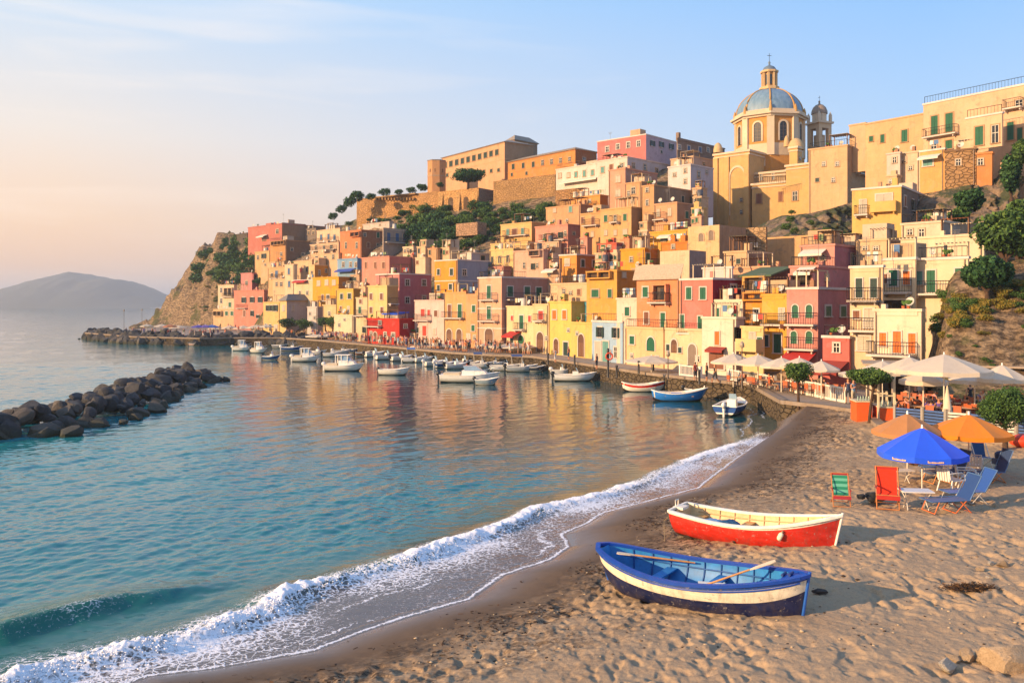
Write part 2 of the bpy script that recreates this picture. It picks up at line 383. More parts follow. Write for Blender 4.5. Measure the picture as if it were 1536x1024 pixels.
# ---------------- sand ----------------
def make_sand():
    u = np.linspace(-.62, .96, 1080); Yr = np.geomspace(14.5, 68, 980)
    U, Yg = np.meshgrid(u, Yr); X = U*Yg; d, a = sdist(X, Yg, S_w); Z = sandz(X, Yg)
    n = N('sand'); v = n.co('Object'); dd = n.attr('shore')
    grain = n.noise(v, 60, 3, .7); blot = n.noise(v, 1.1, 5, .65, .5); fine = n.noise(v, 9, 5, .7)
    dry = n.mix(fine, (.335, .222, .125), (.545, .385, .235)); dry = n.mix(n.math('MULTIPLY', grain, .35), dry, (.22, .14, .08)); dry = n.mix(n.ramp(n.noise(v, 22, 4, .75), [(.52, 0.0), (.66, .6)]), dry, (.20, .13, .08)); dry = n.mix(n.ramp(n.noise(v, .7, 4, .6), [(.4, 0.0), (.65, .45)]), dry, (.40, .29, .18))
    wet = n.mix(blot, (.095, .062, .040), (.15, .10, .062)); gw = (.13, .102, .085)
    e = n.math('ADD', dd, n.math('MULTIPLY', n.math('SUBTRACT', blot, .5), 3.2))
    c = n.mix(n.mr(e, 2.2, 4.4), wet, dry); c = n.mix(n.mr(n.math('ADD', dd, n.math('MULTIPLY', n.math('SUBTRACT', n.noise(v, .5, 3), .5), 1.2)), .7, 1.6), gw, c)
    # washed-up weed in a ragged band
    band = n.math('MULTIPLY', n.mr(dd, 1.9, 2.9), n.mr(dd, 8.0, 4.2))
    wd = n.ramp(n.noise(n.co('Object', (1, 1.6, 1)), 3.1, 9, .78, .9), [(.46, 0.0), (.54, 1.0)])
    pt = n.ramp(n.noise(v, .45, 3), [(.36, .2), (.56, 1.0)])
    c = n.mix(n.math('MULTIPLY', n.math('MULTIPLY', band, pt), n.math('MULTIPLY', wd, .95)), c, (.050, .032, .020))
    pb = n.ramp(n.noise(v, 5.5, 8, .8, .3), [(.61, 0.0), (.67, 1.0)]); c = n.mix(n.math('MULTIPLY', pb, .55), c, (.16, .10, .065))
    n.set(color=c, rough=n.mr(n.math('ADD', dd, n.math('MULTIPLY', blot, .8)), .55, 1.7, .16, .9), spec=n.mr(dd, .8, 2.0, .6, .15))
    n.bump(n.math('ADD', n.math('MULTIPLY', fine, 1.0), n.math('MULTIPLY', grain, .25)), n.mr(dd, 1.5, 3.5, .06, .85), .03)
    o = gridmesh('beach', X, Yg, Z, n.m, {'shore': d}); tag(o, kind='structure')
make_sand()

# ---------------- sea ----------------
def make_sea():
    u = np.linspace(-1.05, .78, 1150); Yr = np.concatenate([np.geomspace(14.5, 120, 950), np.geomspace(120.5, 12400, 230)])
    U, Yg = np.meshgrid(u, Yr); far = sstep(300, 12000, Yg); X = U*Yg*(1+far*1.5)
    dS, aS = sdist(X[:950], Yg[:950], S_w); dB, aB = sdist(X[:950], Yg[:950], B_w); dG, aG = sdist(X[:950], Yg[:950], G_w)
    pad = lambda A, v: np.concatenate([A, np.full((230, A.shape[1]), v)])
    dS = pad(dS, -99.); dB = pad(dB, -99.); dG = pad(dG, -99.); aB = pad(aB, 0.); aG = pad(aG, 0.)
    Z = np.zeros_like(X); r = np.random.RandomState(5); off = sstep(.3, 4.5, -dB)
    for i in range(46):
        lam = .28*(1.105**i)*r.uniform(.9, 1.1); th = rad(-32+r.normal(0, 48)); kx, ky = math.cos(th)*2*math.pi/lam, math.sin(th)*2*math.pi/lam
        if lam > 26: break
        amp = .0060*lam**.55*(.78 if lam < 2 else .55 if lam < 4 else .34); fade = 1-sstep(lam*80, lam*190, Yg)
        Z += amp*fade*np.sin(X*kx+Yg*ky+r.uniform(0, 6.28)+2.2*np.sin(X*.31*ky*.5+Yg*.23*kx*.5+i))
    calm = sstep(33, 62, Yg)*sstep(290, 470, CX+FO*U)*(1-sstep(180, 260, Yg)); Z = Z*(.12+.88*off)*(.55+.9*fbm(X*.09, Yg*.09, 3, 2))*(1-.62*calm)
    hB = np.interp(Yg, [17, 20, 24, 30, 40, 55], [.30, .30, .27, .20, .12, .04])
    wob = fbm(aB*.55, aB*0+.3, 3, 12); wob2 = fbm(aB*1.6, dB*1.2, 4, 13); dBw = dB+.55*(fbm(aB*.45, aB*0+7, 3, 14)-.5)
    core = np.where(dBw > 0, np.exp(-(dBw/.42)**2), np.exp(-(dBw/.85)**2))
    brk = .62+.38*sstep(.36, .56, fbm(aB*.33, aB*0+5, 3, 71))
    Z += hB*core*(.45+.8*wob)*(.5+.5*brk)
    lump = (fbm(X*2.4, Yg*2.4, 5, 15)-.5)+.6*np.abs(fbm(X*5.5, Yg*5.5, 4, 16)-.5)
    dBw = dBw+.35*(fbm(X*1.1, Yg*1.1, 4, 91)-.5)
    fk = np.where(dBw > 0, 1-sstep(.12, .40, dBw), 1-sstep(.18, .75, -dBw))*brk
    Z += fk*(lump*.34+.05)*np.interp(Yg, [18, 30, 50], [1., .75, .3])
    gL = float(aG[:950].max()); gf = sstep(0, 3, aG)*(1-sstep(gL-6.5, gL-1.2, aG))
    dGw = dG+.5*(fbm(aG*.3, aG*0+3, 3, 41)-.5)
    Z += .40*gf*np.where(dGw > 0, np.exp(-(dGw/.50)**2), np.exp(-(dGw/1.3)**2))
    # foam amount
    tr = np.interp(Yg, [18, 24, 35, 50], [3.2, 2.0, 1.1, .6])
    fk = fk*(1-sstep(50.5, 54, Yg)); foam = fk*1.12
    foam = np.maximum(foam, np.where(dBw < 0, .74*(1-sstep(.2, 1.0, -dBw/tr))*(.55+.7*fbm(X*.7, Yg*.7, 3, 17)), 0))
    swash = np.where((dB > 0) & (dS < 0), .52+.12*(1-sstep(.3, 1.6, dB))+.30*(fbm(X*.55, Yg*.55, 4, 18)-.35)*2, 0)*(1-.35*sstep(.6, 2.5, dB))
    foam = np.maximum(foam, swash)
    wl = .045+.05*fbm(X*1.5, Yg*1.5, 3, 19)
    dSw = dS+.10*(fbm(X*2.2, Yg*2.2, 4, 20)-.5)
    foam = np.maximum(foam, .97*np.exp(-((dSw+.09)/wl)**2))
    foam = foam*(1-sstep(51, 55, Yg))
    for off_, seed in ((.75, 51), (1.7, 52)):
        q = dS+off_+1.1*(fbm(X*.5, Yg*.5, 3, seed)-.5)
        foam = np.maximum(foam, .74*np.exp(-(q/.09)**2)*sstep(.35, .6, fbm(X*.3, Yg*.3, 2, seed+1)))
    foam = np.maximum(foam, .40*gf*np.where(dGw > 0, np.exp(-(dGw/.9)**2), np.exp(-((dGw+.1)/.25)**2))*(.4+fbm(X*1.2, Yg*1.2, 3, 61)))
    Z = np.where(dS > -.35, np.maximum(Z*(1-sstep(-.35, 0, dS))+.012, .004-.05*sstep(0, .25, dS)), Z)
    Z = np.where(dS < -.3, np.maximum(Z, np.maximum(.08*dS, -1.5)+.02), Z)
    film = sstep(-.3, .5, dB)*(dS < .5)
    shal = sstep(-4.5, -.3, dB)
    mid = sstep(-16, -3, dS)
    n = N('sea_water'); v = n.co('Object'); f = n.attr('foam'); sh = n.attr('shallow'); fi = n.attr('film')
    deep = n.mix(n.ramp(n.noise(v, .05, 3), [(.35, 0.0), (.65, 1.0)]), (.009, .150, .180), (.016, .195, .210)); deep = n.mix(n.attr('calm'), deep, (.008, .060, .070)); c = n.mix(n.math('MULTIPLY', sh, .80), deep, (.030, .085, .060)); c = n.mix(n.attr('swell'), c, (.012, .115, .080)); c = n.mix(fi, c, (.125, .100, .085))
    n1 = n.noise(n.co('Object', (1.0, 1.5, 1)), 2.6, 5, .62, .3); n2 = n.noise(n.co('Object', (1.0, 1.7, 1)), .62, 5, .6, .3)
    h = n.math('ADD', n.math('MULTIPLY', n1, .22), n.math('MULTIPLY', n2, .55))
    vo = n.n('ShaderNodeTexVoronoi'); vo.feature = 'DISTANCE_TO_EDGE'; vo.inputs['Scale'].default_value = 4.6
    wv = n.n('ShaderNodeVectorMath'); wv.operation = 'ADD'; nn = n.n('ShaderNodeTexNoise'); nn.inputs['Scale'].default_value = 2.2; nn.inputs['Detail'].default_value = 5; n.l(v, nn.inputs['Vector'])
    sc_ = n.n('ShaderNodeVectorMath'); sc_.operation = 'SCALE'; sc_.inputs['Scale'].default_value = .9; n.l(nn.outputs['Color'], sc_.inputs[0]); n.l(v, wv.inputs[0]); n.l(sc_.outputs[0], wv.inputs[1]); n.l(wv.outputs[0], vo.inputs['Vector'])
    lace = n.ramp(vo.outputs['Distance'], [(0.0, 1.0), (.16, 0.0)])
    fn = n.noise(v, 9, 6, .75)
    t = n.math('ADD', n.math('MULTIPLY', n.math('SUBTRACT', fn, .5), 1.1), n.math('MULTIPLY', lace, .42))
    fo = n.mr(n.math('ADD', f, t), .68, .94)
    fo = n.math('MULTIPLY', fo, n.mr(f, .05, .2))
    fc = n.mix(n.noise(v, 3.5, 5, .7), (.80, .79, .80), (.93, .92, .93))
    n.set(color=n.mix(fo, c, fc), rough=n.mr(fo, 0, 1, .035, .85), ior=1.33)
    n.bump(n.math('ADD', h, n.math('MULTIPLY', n.math('MULTIPLY', fo, fn), 1.6)), n.mr(n.attr('calm'), 0, 1, .40, .20), .12)
    o = gridmesh('sea', X, Yg, Z, n.m, {'foam': foam, 'shallow': np.maximum(shal, .25*mid), 'film': film, 'calm': calm, 'swell': gf*np.where(dGw > 0, np.exp(-(dGw/1.2)**2), np.exp(-(dGw/.8)**2))}); tag(o, kind='structure')
make_sea()

# ---------------- foam lumps riding on the breaking crest ----------------
def make_foam():
    r = np.random.RandomState(3); mb = MB(); n = N('sea_foam'); n.set(color=(.93, .92, .93), rough=.9, sss=.0)
    n.bump(n.noise(n.co('Object'), 18, 5, .75), .8, .03)
    seg = B_w; tot = 0; arcs = [0]
    for a, b in zip(seg[:-1], seg[1:]): arcs.append(arcs[-1]+math.hypot(*(b-a)))
    for k in range(8000):
        s = arcs[-1]*r.rand()**1.15; i = min(max(np.searchsorted(arcs, s)-1, 0), len(seg)-2); t = (s-arcs[i])/(arcs[i+1]-arcs[i])
        p = seg[i]*(1-t)+seg[i+1]*t; d = (seg[i+1]-seg[i]); d = d/np.linalg.norm(d); nrm = np.array([d[1], -d[0]])
        Y = p[1]; H = np.interp(Y, [17, 24, 30, 40, 55], [.36, .30, .22, .13, .03]); wob = float(fbm(np.array([s*.55]), np.array([.3]), 3, 12)[0])
        sh = .55*(float(fbm(np.array([s*.45]), np.array([7.]), 3, 14)[0])-.5)
        o = r.normal(-.04, .30)*(.5+H*1.4)-sh; hh = H*(.45+.8*wob)*math.exp(-((o+sh)/.5)**2)
        q = np.interp(Y, [18, 30, 50], [1, .8, .5])*r.uniform(.006, .021); hh *= .85
        if float(fbm(np.array([s*.33]), np.array([5.]), 3, 71)[0]) < .42 and r.rand() < .7: continue
        x, y = p+nrm*o
        mb.blob((x, y, hh+.03+r.uniform(-.02, .05)), (q*r.uniform(.9, 1.8), q*r.uniform(.9, 1.6), q*r.uniform(.7, 1.2)), 0, 6, 4, k, .25)
    tag(mb.build('foam', n.m), 'line of white foam along the breaking wave', kind='stuff')
make_foam()

# ---------------- terrain ----------------
def make_hill():
    Yr = np.concatenate([np.arange(49, 80, .35), np.arange(80, 330, .85)]); u = np.linspace(-.46, .96, 700)
    U, Yg = np.meshgrid(u, Yr); X = U*Yg; Z = terr(X, Yg); px = CX+FO*U
    Z = np.where((Yg < Yq(px)-3) & (px < 1370), -3.0, Z)
    Z = np.where((px < 1370) & (Yg < Yq(px)+1), np.minimum(Z, 1.0), Z)
    n = N('hill_rock'); v = n.co('Object')
    f = n.noise(n.co('Object', (1, 1, 2.2)), .22, 7, .7, .7); g = n.noise(n.co('Object', (1, .8, 2.6)), 1.1, 8, .72, .6)
    c = n.mix(n.ramp(f, [(.32, 0.0), (.68, 1.0)]), (.38, .25, .14), (.52, .36, .21)); c = n.mix(n.ramp(g, [(.42, 0.0), (.62, 1.0)]), (.10, .07, .045), c)
    veg = n.ramp(n.noise(v, .13, 6, .7), [(.53, 0.0), (.60, 1.0)]); c = n.mix(n.math('MULTIPLY', veg, .75), c, (.07, .085, .03))
    n.set(color=c, rough=.95, spec=.1); n.bump(n.math('ADD', g, f), 1.0, .5)
    tag(gridmesh('hillside', X, Yg, Z, n.m), kind='structure')
make_hill()

# ---------------- quay and promenade ----------------
Fr = [(128,509),(150,511),(200,516),(300,519),(350,518),(420,518),(480,523),(560,532),(620,539),(680,546),(740,550),(800,553),(850,562),(911,573),(970,584),(1059,596),(1125,604)]
def make_quay():
    A = [Vector((*WG(a, b, 0)[:2], 0)) for a, b in Fr]
    A += [Vector((*WG(1172, 604, 1.45)[:2], 0)), Vector((*WG(1234, 611, 1.45)[:2], 0)), Vector((*WG(1292, 618, 1.5)[:2], 0)), Vector((*WG(1318, 640, 1.5)[:2], 0)), Vector((*WG(1440, 656, 1.5)[:2], 0)), Vector((*WG(1620, 676, 1.5)[:2], 0))]
    def back(p):
        px = CX+FO*p.x/p.y; Yb = float(Yq(px))+8; Yb = max(Yb, p.y+5); Yb = min(Yb, p.y+10+max(0, px-150)*.9) if px < 260 else Yb
        return Vector((p.x*Yb/p.y, Yb, 0))
    top = 1.5; mb = MB(); kb = MB(); NS = 14
    P = []
    for a, b in zip(A[:-1], A[1:]):
        m = max(1, int((b-a).length/6)); P += [a.lerp(b, i/m) for i in range(m)]
    P.append(A[-1])
    for i in range(len(P)-1):
        a, b = P[i], P[i+1]; ba, bb = back(a), back(b)
        for k in range(NS):
            t0, t1 = k/NS, (k+1)/NS
            q = [a.lerp(ba, t0), b.lerp(bb, t0), b.lerp(bb, t1), a.lerp(ba, t1)]
            mb.add([(v.x, v.y, top+.02) for v in q], [(0, 1, 2, 3)], 0)
        kb.add([(a.x, a.y, top+.02), (b.x, b.y, top+.02), (b.x, b.y, -1.2), (a.x, a.y, -1.2)], [(3, 2, 1, 0)], 0)
        d = (b-a).normalized(); nn_ = Vector((d.y, -d.x, 0)); M_ = [a+nn_*.12, b+nn_*.12, b-nn_*.45, a-nn_*.45]
        kb.add([(v.x, v.y, top+.14) for v in M_]+[(v.x, v.y, top-.12) for v in M_], [(0,1,2,3),(7,6,5,4),(0,4,5,1),(1,5,6,2),(2,6,7,3),(3,7,4,0)], 1)
    n = N('promenade_paving'); v = n.co('Object'); f = n.noise(v, .6, 6, .65); g = n.noise(v, 5, 5, .7)
    c = n.mix(f, (.22, .17, .13), (.34, .27, .21)); c = n.mix(n.math('MULTIPLY', n.ramp(g, [(.5, 0.0), (.7, 1.0)]), .5), c, (.14, .11, .09))
    n.set(color=c, rough=.9); n.bump(g, .4, .03)
    tag(mb.build('promenade', n.m), kind='structure')
    st = stone('#6b5a48', '#8f795c', .8, 1.0, True)
    kw = kb.build('quay_wall', [stone('#4b4238', '#6e5f49', .8, 1.0, True), plaster('#a8977f', .8)]); tag(kw, 'weathered stone quay wall along the harbour water with a pale kerb', 'quay wall')
make_quay()

# ---------------- boulders ----------------
def rock_mesh(seed, name='boulder', sub=3, mats=None):
    bm = bmesh.new(); bmesh.ops.create_icosphere(bm, subdivisions=sub, radius=1); r = random.Random(seed)
    pl = [(Vector((r.gauss(0, 1), r.gauss(0, 1), r.gauss(0, 1))).normalized(), r.uniform(.48, .80)) for _ in range(15)]
    co = np.array([v.co[:] for v in bm.verts])
    nz_ = fbm(co[:, 0]*1.6+seed*3.1+co[:, 2], co[:, 1]*1.6-co[:, 2]*1.3+seed, 4, seed)-.5
    for v, q in zip(bm.verts, nz_):
        p = v.co.copy()
        for nrm, d in pl:
            e = p.dot(nrm)
            if e > d: p -= nrm*(e-d)
        v.co = p*(1+q*.07)
    sx, sy, sz = r.uniform(.9, 1.35), r.uniform(.8, 1.1), r.uniform(.65, .9)
    for v in bm.verts: v.co = Vector((v.co.x*sx, v.co.y*sy, v.co.z*sz))
    me = bpy.data.meshes.new(name); bm.to_mesh(me); bm.free()
    for p in me.polygons: p.use_smooth = False
    me.materials.append(mats)
    try: me.set_sharp_from_angle(angle=rad(24))
    except Exception: pass
    return me
def rockmat(c1, c2, alg=False, s=2.0):
    n = N('boulder_rock'); v = n.co('Object'); f = n.noise(v, s, 7, .72, .4); g = n.noise(v, s*4, 5, .7)
    c = n.mix(n.ramp(f, [(.3, 0.0), (.7, 1.0)]), c1, c2); c = n.mix(n.math('MULTIPLY', n.ramp(g, [(.5, 0.0), (.75, 1.0)]), .5), c, tuple(x*.4 for x in c1))
    if alg: 
        sp = n.n('ShaderNodeSeparateXYZ'); n.l(n.n('ShaderNodeNewGeometry').outputs['Position'], sp.inputs[0])
        c = n.mix(n.math('MULTIPLY', n.mr(sp.outputs[2], .75, .1), n.ramp(g, [(.35, .35), (.6, 1.0)])), c, (.035, .04, .018))
    n.set(color=c, rough=.8, spec=.3); n.bump(n.math('ADD', f, n.math('MULTIPLY', g, .5)), .9, .12); return n.m
dk1 = rockmat((.026, .026, .028), (.075, .070, .067), True); dk2 = rockmat((.060, .050, .042), (.14, .115, .09), True)
RM = [rock_mesh(i, 'boulder', 3, dk1 if i % 3 else dk2) for i in range(12)]
def put_rock(x, y, z, s, label, group, i):
    o = link('boulder', RM[i % 12], None, (x, y, z)); o.scale = (s*R.uniform(.85, 1.2), s*R.uniform(.85, 1.15), s*R.uniform(.8, 1.1))
    o.rotation_euler = (R.uniform(-.5, .5), R.uniform(-.5, .5), R.uniform(0, 6.3)); tag(o, label, 'boulder', group); return o
cl = [(-80,672),(-20,664),(70,656),(150,640),(230,622),(285,592),(342,567)]
cw = [WG(a, b) for a, b in cl]; i = 0
for a, b in zip(cw[:-1], cw[1:]):
    L = (b-a).length; d = (b-a).normalized(); nn_ = Vector((-d.y, d.x, 0)); nn_ = nn_ if nn_.x < 0 else -nn_
    k = int(L*4.9)
    for j in range(k):
        t = R.random(); q = R.random(); s = R.choice([R.uniform(.3, .6), R.uniform(.5, .95), R.uniform(.7, 1.1)]); wdt = 7.0
        h = 1.35*(1-abs(2*q-1)**1.7)-.25
        p = a.lerp(b, t)+nn_*(q*wdt+.3)
        put_rock(p.x, p.y, h+R.uniform(-.15, .25), s, 'dark boulder piled in the rock breakwater in the bay', 'boulders of the near breakwater', i); i += 1
for (px, py, s) in ((66,652,1.1),(105,655,.9),(150,640,.8),(232,618,.95),(205,630,.6),(15,641,.8),(3,645,.6),(325,572,.7),(340,571,.45),(185,636,.6)):
    p = WG(px, py); put_rock(p.x, p.y, .15, s, 'dark boulder piled in the rock breakwater in the bay', 'boulders of the near breakwater', i); i += 1
jl = [(136,507),(150,510),(200,515),(300,518),(350,517),(420,517),(482,521)]
jw = [WG(a, b) for a, b in jl]; far = []
for a, b in zip(jw[:-1], jw[1:]):
    L = (b-a).length; k = int(L*3.4)
    for j in range(k):
        t = R.random(); q = R.random(); p = a.lerp(b, t); p = p+Vector((0, q*3.8-3.0, 0))
        far.append((p.x, p.y, .1+q*1.9+R.uniform(-.1, .2), R.uniform(.7, 1.6)))
far.sort(key=lambda q: -q[3]/q[1]); keep = max(0, 288-i)
for q in far[:keep]: put_rock(q[0], q[1], q[2], q[3], 'dark boulder in the rubble bank along the far jetty', 'boulders of the far jetty', i); i += 1
def rubble():
    V = []; F = []
    for k, (x, y, z, s) in enumerate(far[keep:]):
        me = RM[k % 12]; M = Matrix.Translation((x, y, z)) @ Matrix.Rotation(k*1.7, 4, 'Z') @ Matrix.Rotation(k*.7, 4, 'X'); o = len(V)
        V += [tuple(M @ (v.co*s)) for v in me.vertices]; F += [[j+o for j in p.vertices] for p in me.polygons]
    me = bpy.data.meshes.new('rubble'); me.from_pydata(V, [], F); me.materials.append(dk1); tag(link('rubble', me), 'smaller dark rubble filling the bank of the far jetty', kind='stuff')
rubble()
for px, py, s in ((126,509,.5),(119,508.5,.35)):
    p = WG(px, py); put_rock(p.x, p.y, 0, s, 'low dark rock off the tip of the far jetty', 'rocks off the jetty tip', i); i += 1

# ---------------- island on the horizon ----------------
def island():
    sk = [(-420,458),(-300,450),(-150,430),(-60,436),(0,432),(20,424),(40,418),(70,410),(92,407),(112,411),(130,417),(145,416),(160,419),(180,429),(205,441),(230,449),(252,456.5),(262,459)]
    prof = ipl(sk); Y0 = 3000.; us = np.linspace(-420, 262, 200); vs = np.linspace(0, 1, 40)
    Uu, V = np.meshgrid(us, vs); Yg = Y0-260+V*900
    X = (Uu-CX)*Y0/FO; H = (HZ-prof(Uu))*Y0/FO+8
    s = np.where(V < .42, np.sin(np.clip(V/.42, 0, 1)*math.pi/2), np.cos((V-.42)/.58*math.pi/2))
    Z = (H+2)*s**.8*(1+.30*(np.abs(fbm(X*.009, Yg*.009, 6, 3)-.5)*2-.25)*(1-.8*np.abs(s)**6))-2+(fbm(X*.03, Yg*.03, 4, 9)-.5)*9*s
    n = N('island_scrub'); v = n.co('Object'); n.set(color=n.mix(n.noise(v, .01, 6, .7), (.12, .11, .09), (.05, .07, .05)), rough=.95)
    tag(gridmesh('island', X, Yg, Z, n.m), kind='structure')
island()
def haze():
    mb = MB(); mb.box(-9000, 9500, -60, 12450, -4, 190); n = N('haze_air'); t = n.t; t.nodes.remove(n.p)
    pv = t.nodes.new('ShaderNodeVolumePrincipled'); pv.inputs['Color'].default_value = (.84, .91, 1.0, 1); pv.inputs['Density'].default_value = HAZE; pv.inputs['Anisotropy'].default_value = .3
    t.links.new(pv.outputs[0], t.nodes['Material Output'].inputs['Volume'])
    tag(mb.build('haze', n.m), kind='stuff')
HAZE = 2.5e-4
haze()
# ================= houses =================
SH = {'g':'#1d5a3c','t':'#5f8f86','b':'#7a4a30','r':'#b8402e','O':'#d06a1c','B':'#3c5f86','y':'#b7aa94','k':'#24382e'}
trimw = lambda: plaster('#e6dcc8', .25)
ironm = lambda: paint('#2c2724', .6, .2)
railw = lambda: paint('#b8ab98', .6, .1)
class House:
    def __init__(h, xc, Y, a, rowbase):
        h.k = (xc-CX)/FO; h.C = Vector((h.k*Y, Y)); h.a = a
        h.zb = CH-(rowbase-HZ)*Y/FO
        h.dF = Vector((-math.cos(a), math.sin(a))); h.dS = Vector((math.sin(a), math.cos(a)))
    def t(h, px, d):
        k = (px-CX)/FO; return (k*h.C.y-h.C.x)/(d.x-k*d.y)
    def hit(h, px, py, side):
        d = h.dS if side else h.dF; t = h.t(px, d); Yp = h.C.y+t*d.y
        return (t if side else -t), CH-(py-HZ)*Yp/FO-h.zb, Yp
def fmat(side, s):      # face frame (along, outward, up) -> house frame
    if side: return Matrix(((0,1,0,0),(1,0,0,s),(0,0,1,0),(0,0,0,1)))
    return Matrix(((1,0,0,s),(0,-1,0,0),(0,0,1,0),(0,0,0,1)))
def arcpts(w, h, n=8, full=False):
    """outline of an arched opening, base at z=0"""
    r = w/2; rise = r if full else r*.9
    return [(-r, 0), (r, 0), (r, h-rise)]+[(r*math.cos(math.pi*i/n), h-rise+rise*math.sin(math.pi*i/n)) for i in range(1, n)]+[(-r, h-rise)]
TRM = [None]
def opening(root, style, side, s, z, w, h, wallhex):
    trimw = (lambda: TRM[0]) if TRM[0] is not None else (lambda: plaster('#e6dcc8', .25))
    """one window or door: surround, reveal, pane or shutters"""
    M = fmat(side, s) @ Matrix.Translation((0, 0, z)); door = style in 'dDV' or (style in 'gbBrOyt' and h > 1.85)
    fr = MB(); e = min(.16, w*.16); T = .07
    arch = style in 'AVa'
    def P(pts): return [M @ Vector(p) for p in pts]
    if arch:
        o = arcpts(w+2*e, h+e); i_ = arcpts(w, h); n = len(o)
        V = P([(x, T, zz) for x, zz in o]+[(x, T, zz) for x, zz in i_]+[(x, 0, zz) for x, zz in o]+[(x, -.02, zz) for x, zz in i_])
        fs = []
        for k in range(1, n):
            j = (k+1) % n; fs += [(k, j, n+j, n+k), (k, 2*n+k, 2*n+j, j), (n+k, n+j, 3*n+j, 3*n+k)]
        fr.add(V, fs)
    else:
        M3 = M
        for (x0, x1, z0, z1) in ((-w/2-e, -w/2, 0, h), (w/2, w/2+e, 0, h), (-w/2-e, w/2+e, h, h+e)):
            fr.box(x0, x1, 0, T, z0, z1, 0, M)
        fr.box(-w/2-e*1.3, w/2+e*1.3, 0, T*2.2, -e*.7, 0, 0, M)
    f = fr.build('door_frame' if door else 'window_frame', trimw(), root)
    if arch:
        i_ = arcpts(w, h); pn = MB(); pn.add(P([(x, .015, zz) for x, zz in i_]), [tuple(range(len(i_)))])
        mat = {'A': paint('#5b3a26', .6), 'V': louvre(SH['g']), 'a': plaster('#9a8a78', .6)}[style]
        pn.build('door' if door or style == 'A' else 'shutter', mat, f)
        if style == 'A':
            q = MB(); q.box(-w*.42, -.03, .02, .04, .1, h*.62, 0, M); q.box(.03, w*.42, .02, .04, .1, h*.62, 0, M); q.build('door_leaf', paint('#6e4a31', .55), f)
        return f
    if style in 'wok' or style == 'W':
        g = MB(); g.box(-w/2, w/2, .005, .02, 0, h, 0, M); g.build('pane', glassdark(), f)
        b = MB(); bw = .045
        for x0, x1, z0, z1 in ((-bw/2, bw/2, 0, h), (-w/2, -w/2+bw, 0, h), (w/2-bw, w/2, 0, h), (-w/2, w/2, h-bw, h), (-w/2, w/2, h*.55, h*.55+bw)):
            b.box(x0, x1, .022, .045, z0, z1, 0, M)
        b.build('casement', paint('#d9cfbd' if style == 'w' else '#40483f', .5), f)
    if style in 'o':
        q = MB()
        for sx in (-1, 1): q.box(sx*w*.5+(0 if sx > 0 else -w*.42), sx*w*.5+(w*.42 if sx > 0 else 0), .08, .12, 0, h, 0, M)
        q.build('open_shutter', louvre(SH['k']), f)
    if style in SH and style != 'k' or style in 'dDV' or style == 'k':
        c = SH.get(style, '#6b4630' if style == 'd' else '#1b4d34'); mat = louvre(c) if style not in 'd' else paint(c, .6)
        for nm, x0, x1 in (('shutter_leaf', -w/2+.01, -.012), ('shutter_leaf', .012, w/2-.01)):
            q = MB(); q.box(x0, x1, .025, .06, .02, h-.02, 0, M); q.build('door_leaf' if door else nm, mat, f)
        if style not in 'wok':
            g = MB(); g.box(-w/2, w/2, .003, .018, 0, h, 0, M); g.build('pane', glassdark(), f)
    return f
def railing(mb, x0, x1, y0, y1, z, h=.95, M=None, step=.16, closed=True, r=.014, m=0):
    def bar(a, b):
        p = [Vector(a), Vector(b)]
        if M is not None: p = [M @ q for q in p]
        mb.tube(p, r, 4, m, False, False)
    segs = [((x0, y0), (x0, y1)), ((x0, y1), (x1, y1)), ((x1, y1), (x1, y0))] if closed else [((x0, y1), (x1, y1))]
    for a, b in segs:
        L = math.hypot(b[0]-a[0], b[1]-a[1]); n = max(1, int(L/step))
        for k in range(n+1):
            x = a[0]+(b[0]-a[0])*k/n; y = a[1]+(b[1]-a[1])*k/n; bar((x, y, z), (x, y, z+h))
        bar((a[0], a[1], z+h), (b[0], b[1], z+h)); bar((a[0], a[1], z+.08), (b[0], b[1], z+.08))
        rr = r; r2 = .03
        p = [Vector((a[0], a[1], z+h)), Vector((b[0], b[1], z+h))]
        if M is not None: p = [M @ q for q in p]
        mb.tube(p, r2, 4, m, False, False)
def balcony(root, H, x0, x1, row, depth=.8, solid=None, rail='iron'):
    side = (x0+x1)/2 > H.xc; s0, z, _ = H.hit(x0, row, side); s1, z1, _ = H.hit(x1, row, side); z = (z+z1)/2
    if s0 > s1: s0, s1 = s1, s0
    M = fmat(side, (s0+s1)/2); hw = (s1-s0)/2; b = MB(); b.box(-hw, hw, .002, depth, z-.16, z, 0, M)
    for k in (-.8, .8): b.box(hw*k-.06, hw*k+.06, .002, depth*.7, z-.4, z-.16, 0, M)
    o = b.build('balcony', trimw() if not solid else plaster(solid, .3), root); r = MB()
    if solid: 
        r.box(-hw, hw, depth-.12, depth, z, z+.95, 0, M); r.box(-hw, -hw+.12, .01, depth-.12, z, z+.95, 0, M); r.box(hw-.12, hw, .01, depth-.12, z, z+.95, 0, M)
        r.build('balcony_parapet', plaster(solid, .3), o)
    else:
        railing(r, -hw+.03, hw-.03, .02, depth-.03, z, .95, M, .2, True, .016); r.build('balcony_railing', ironm() if rail == 'iron' else railw(), o)
    return o
HOUSES = []; BOX = []
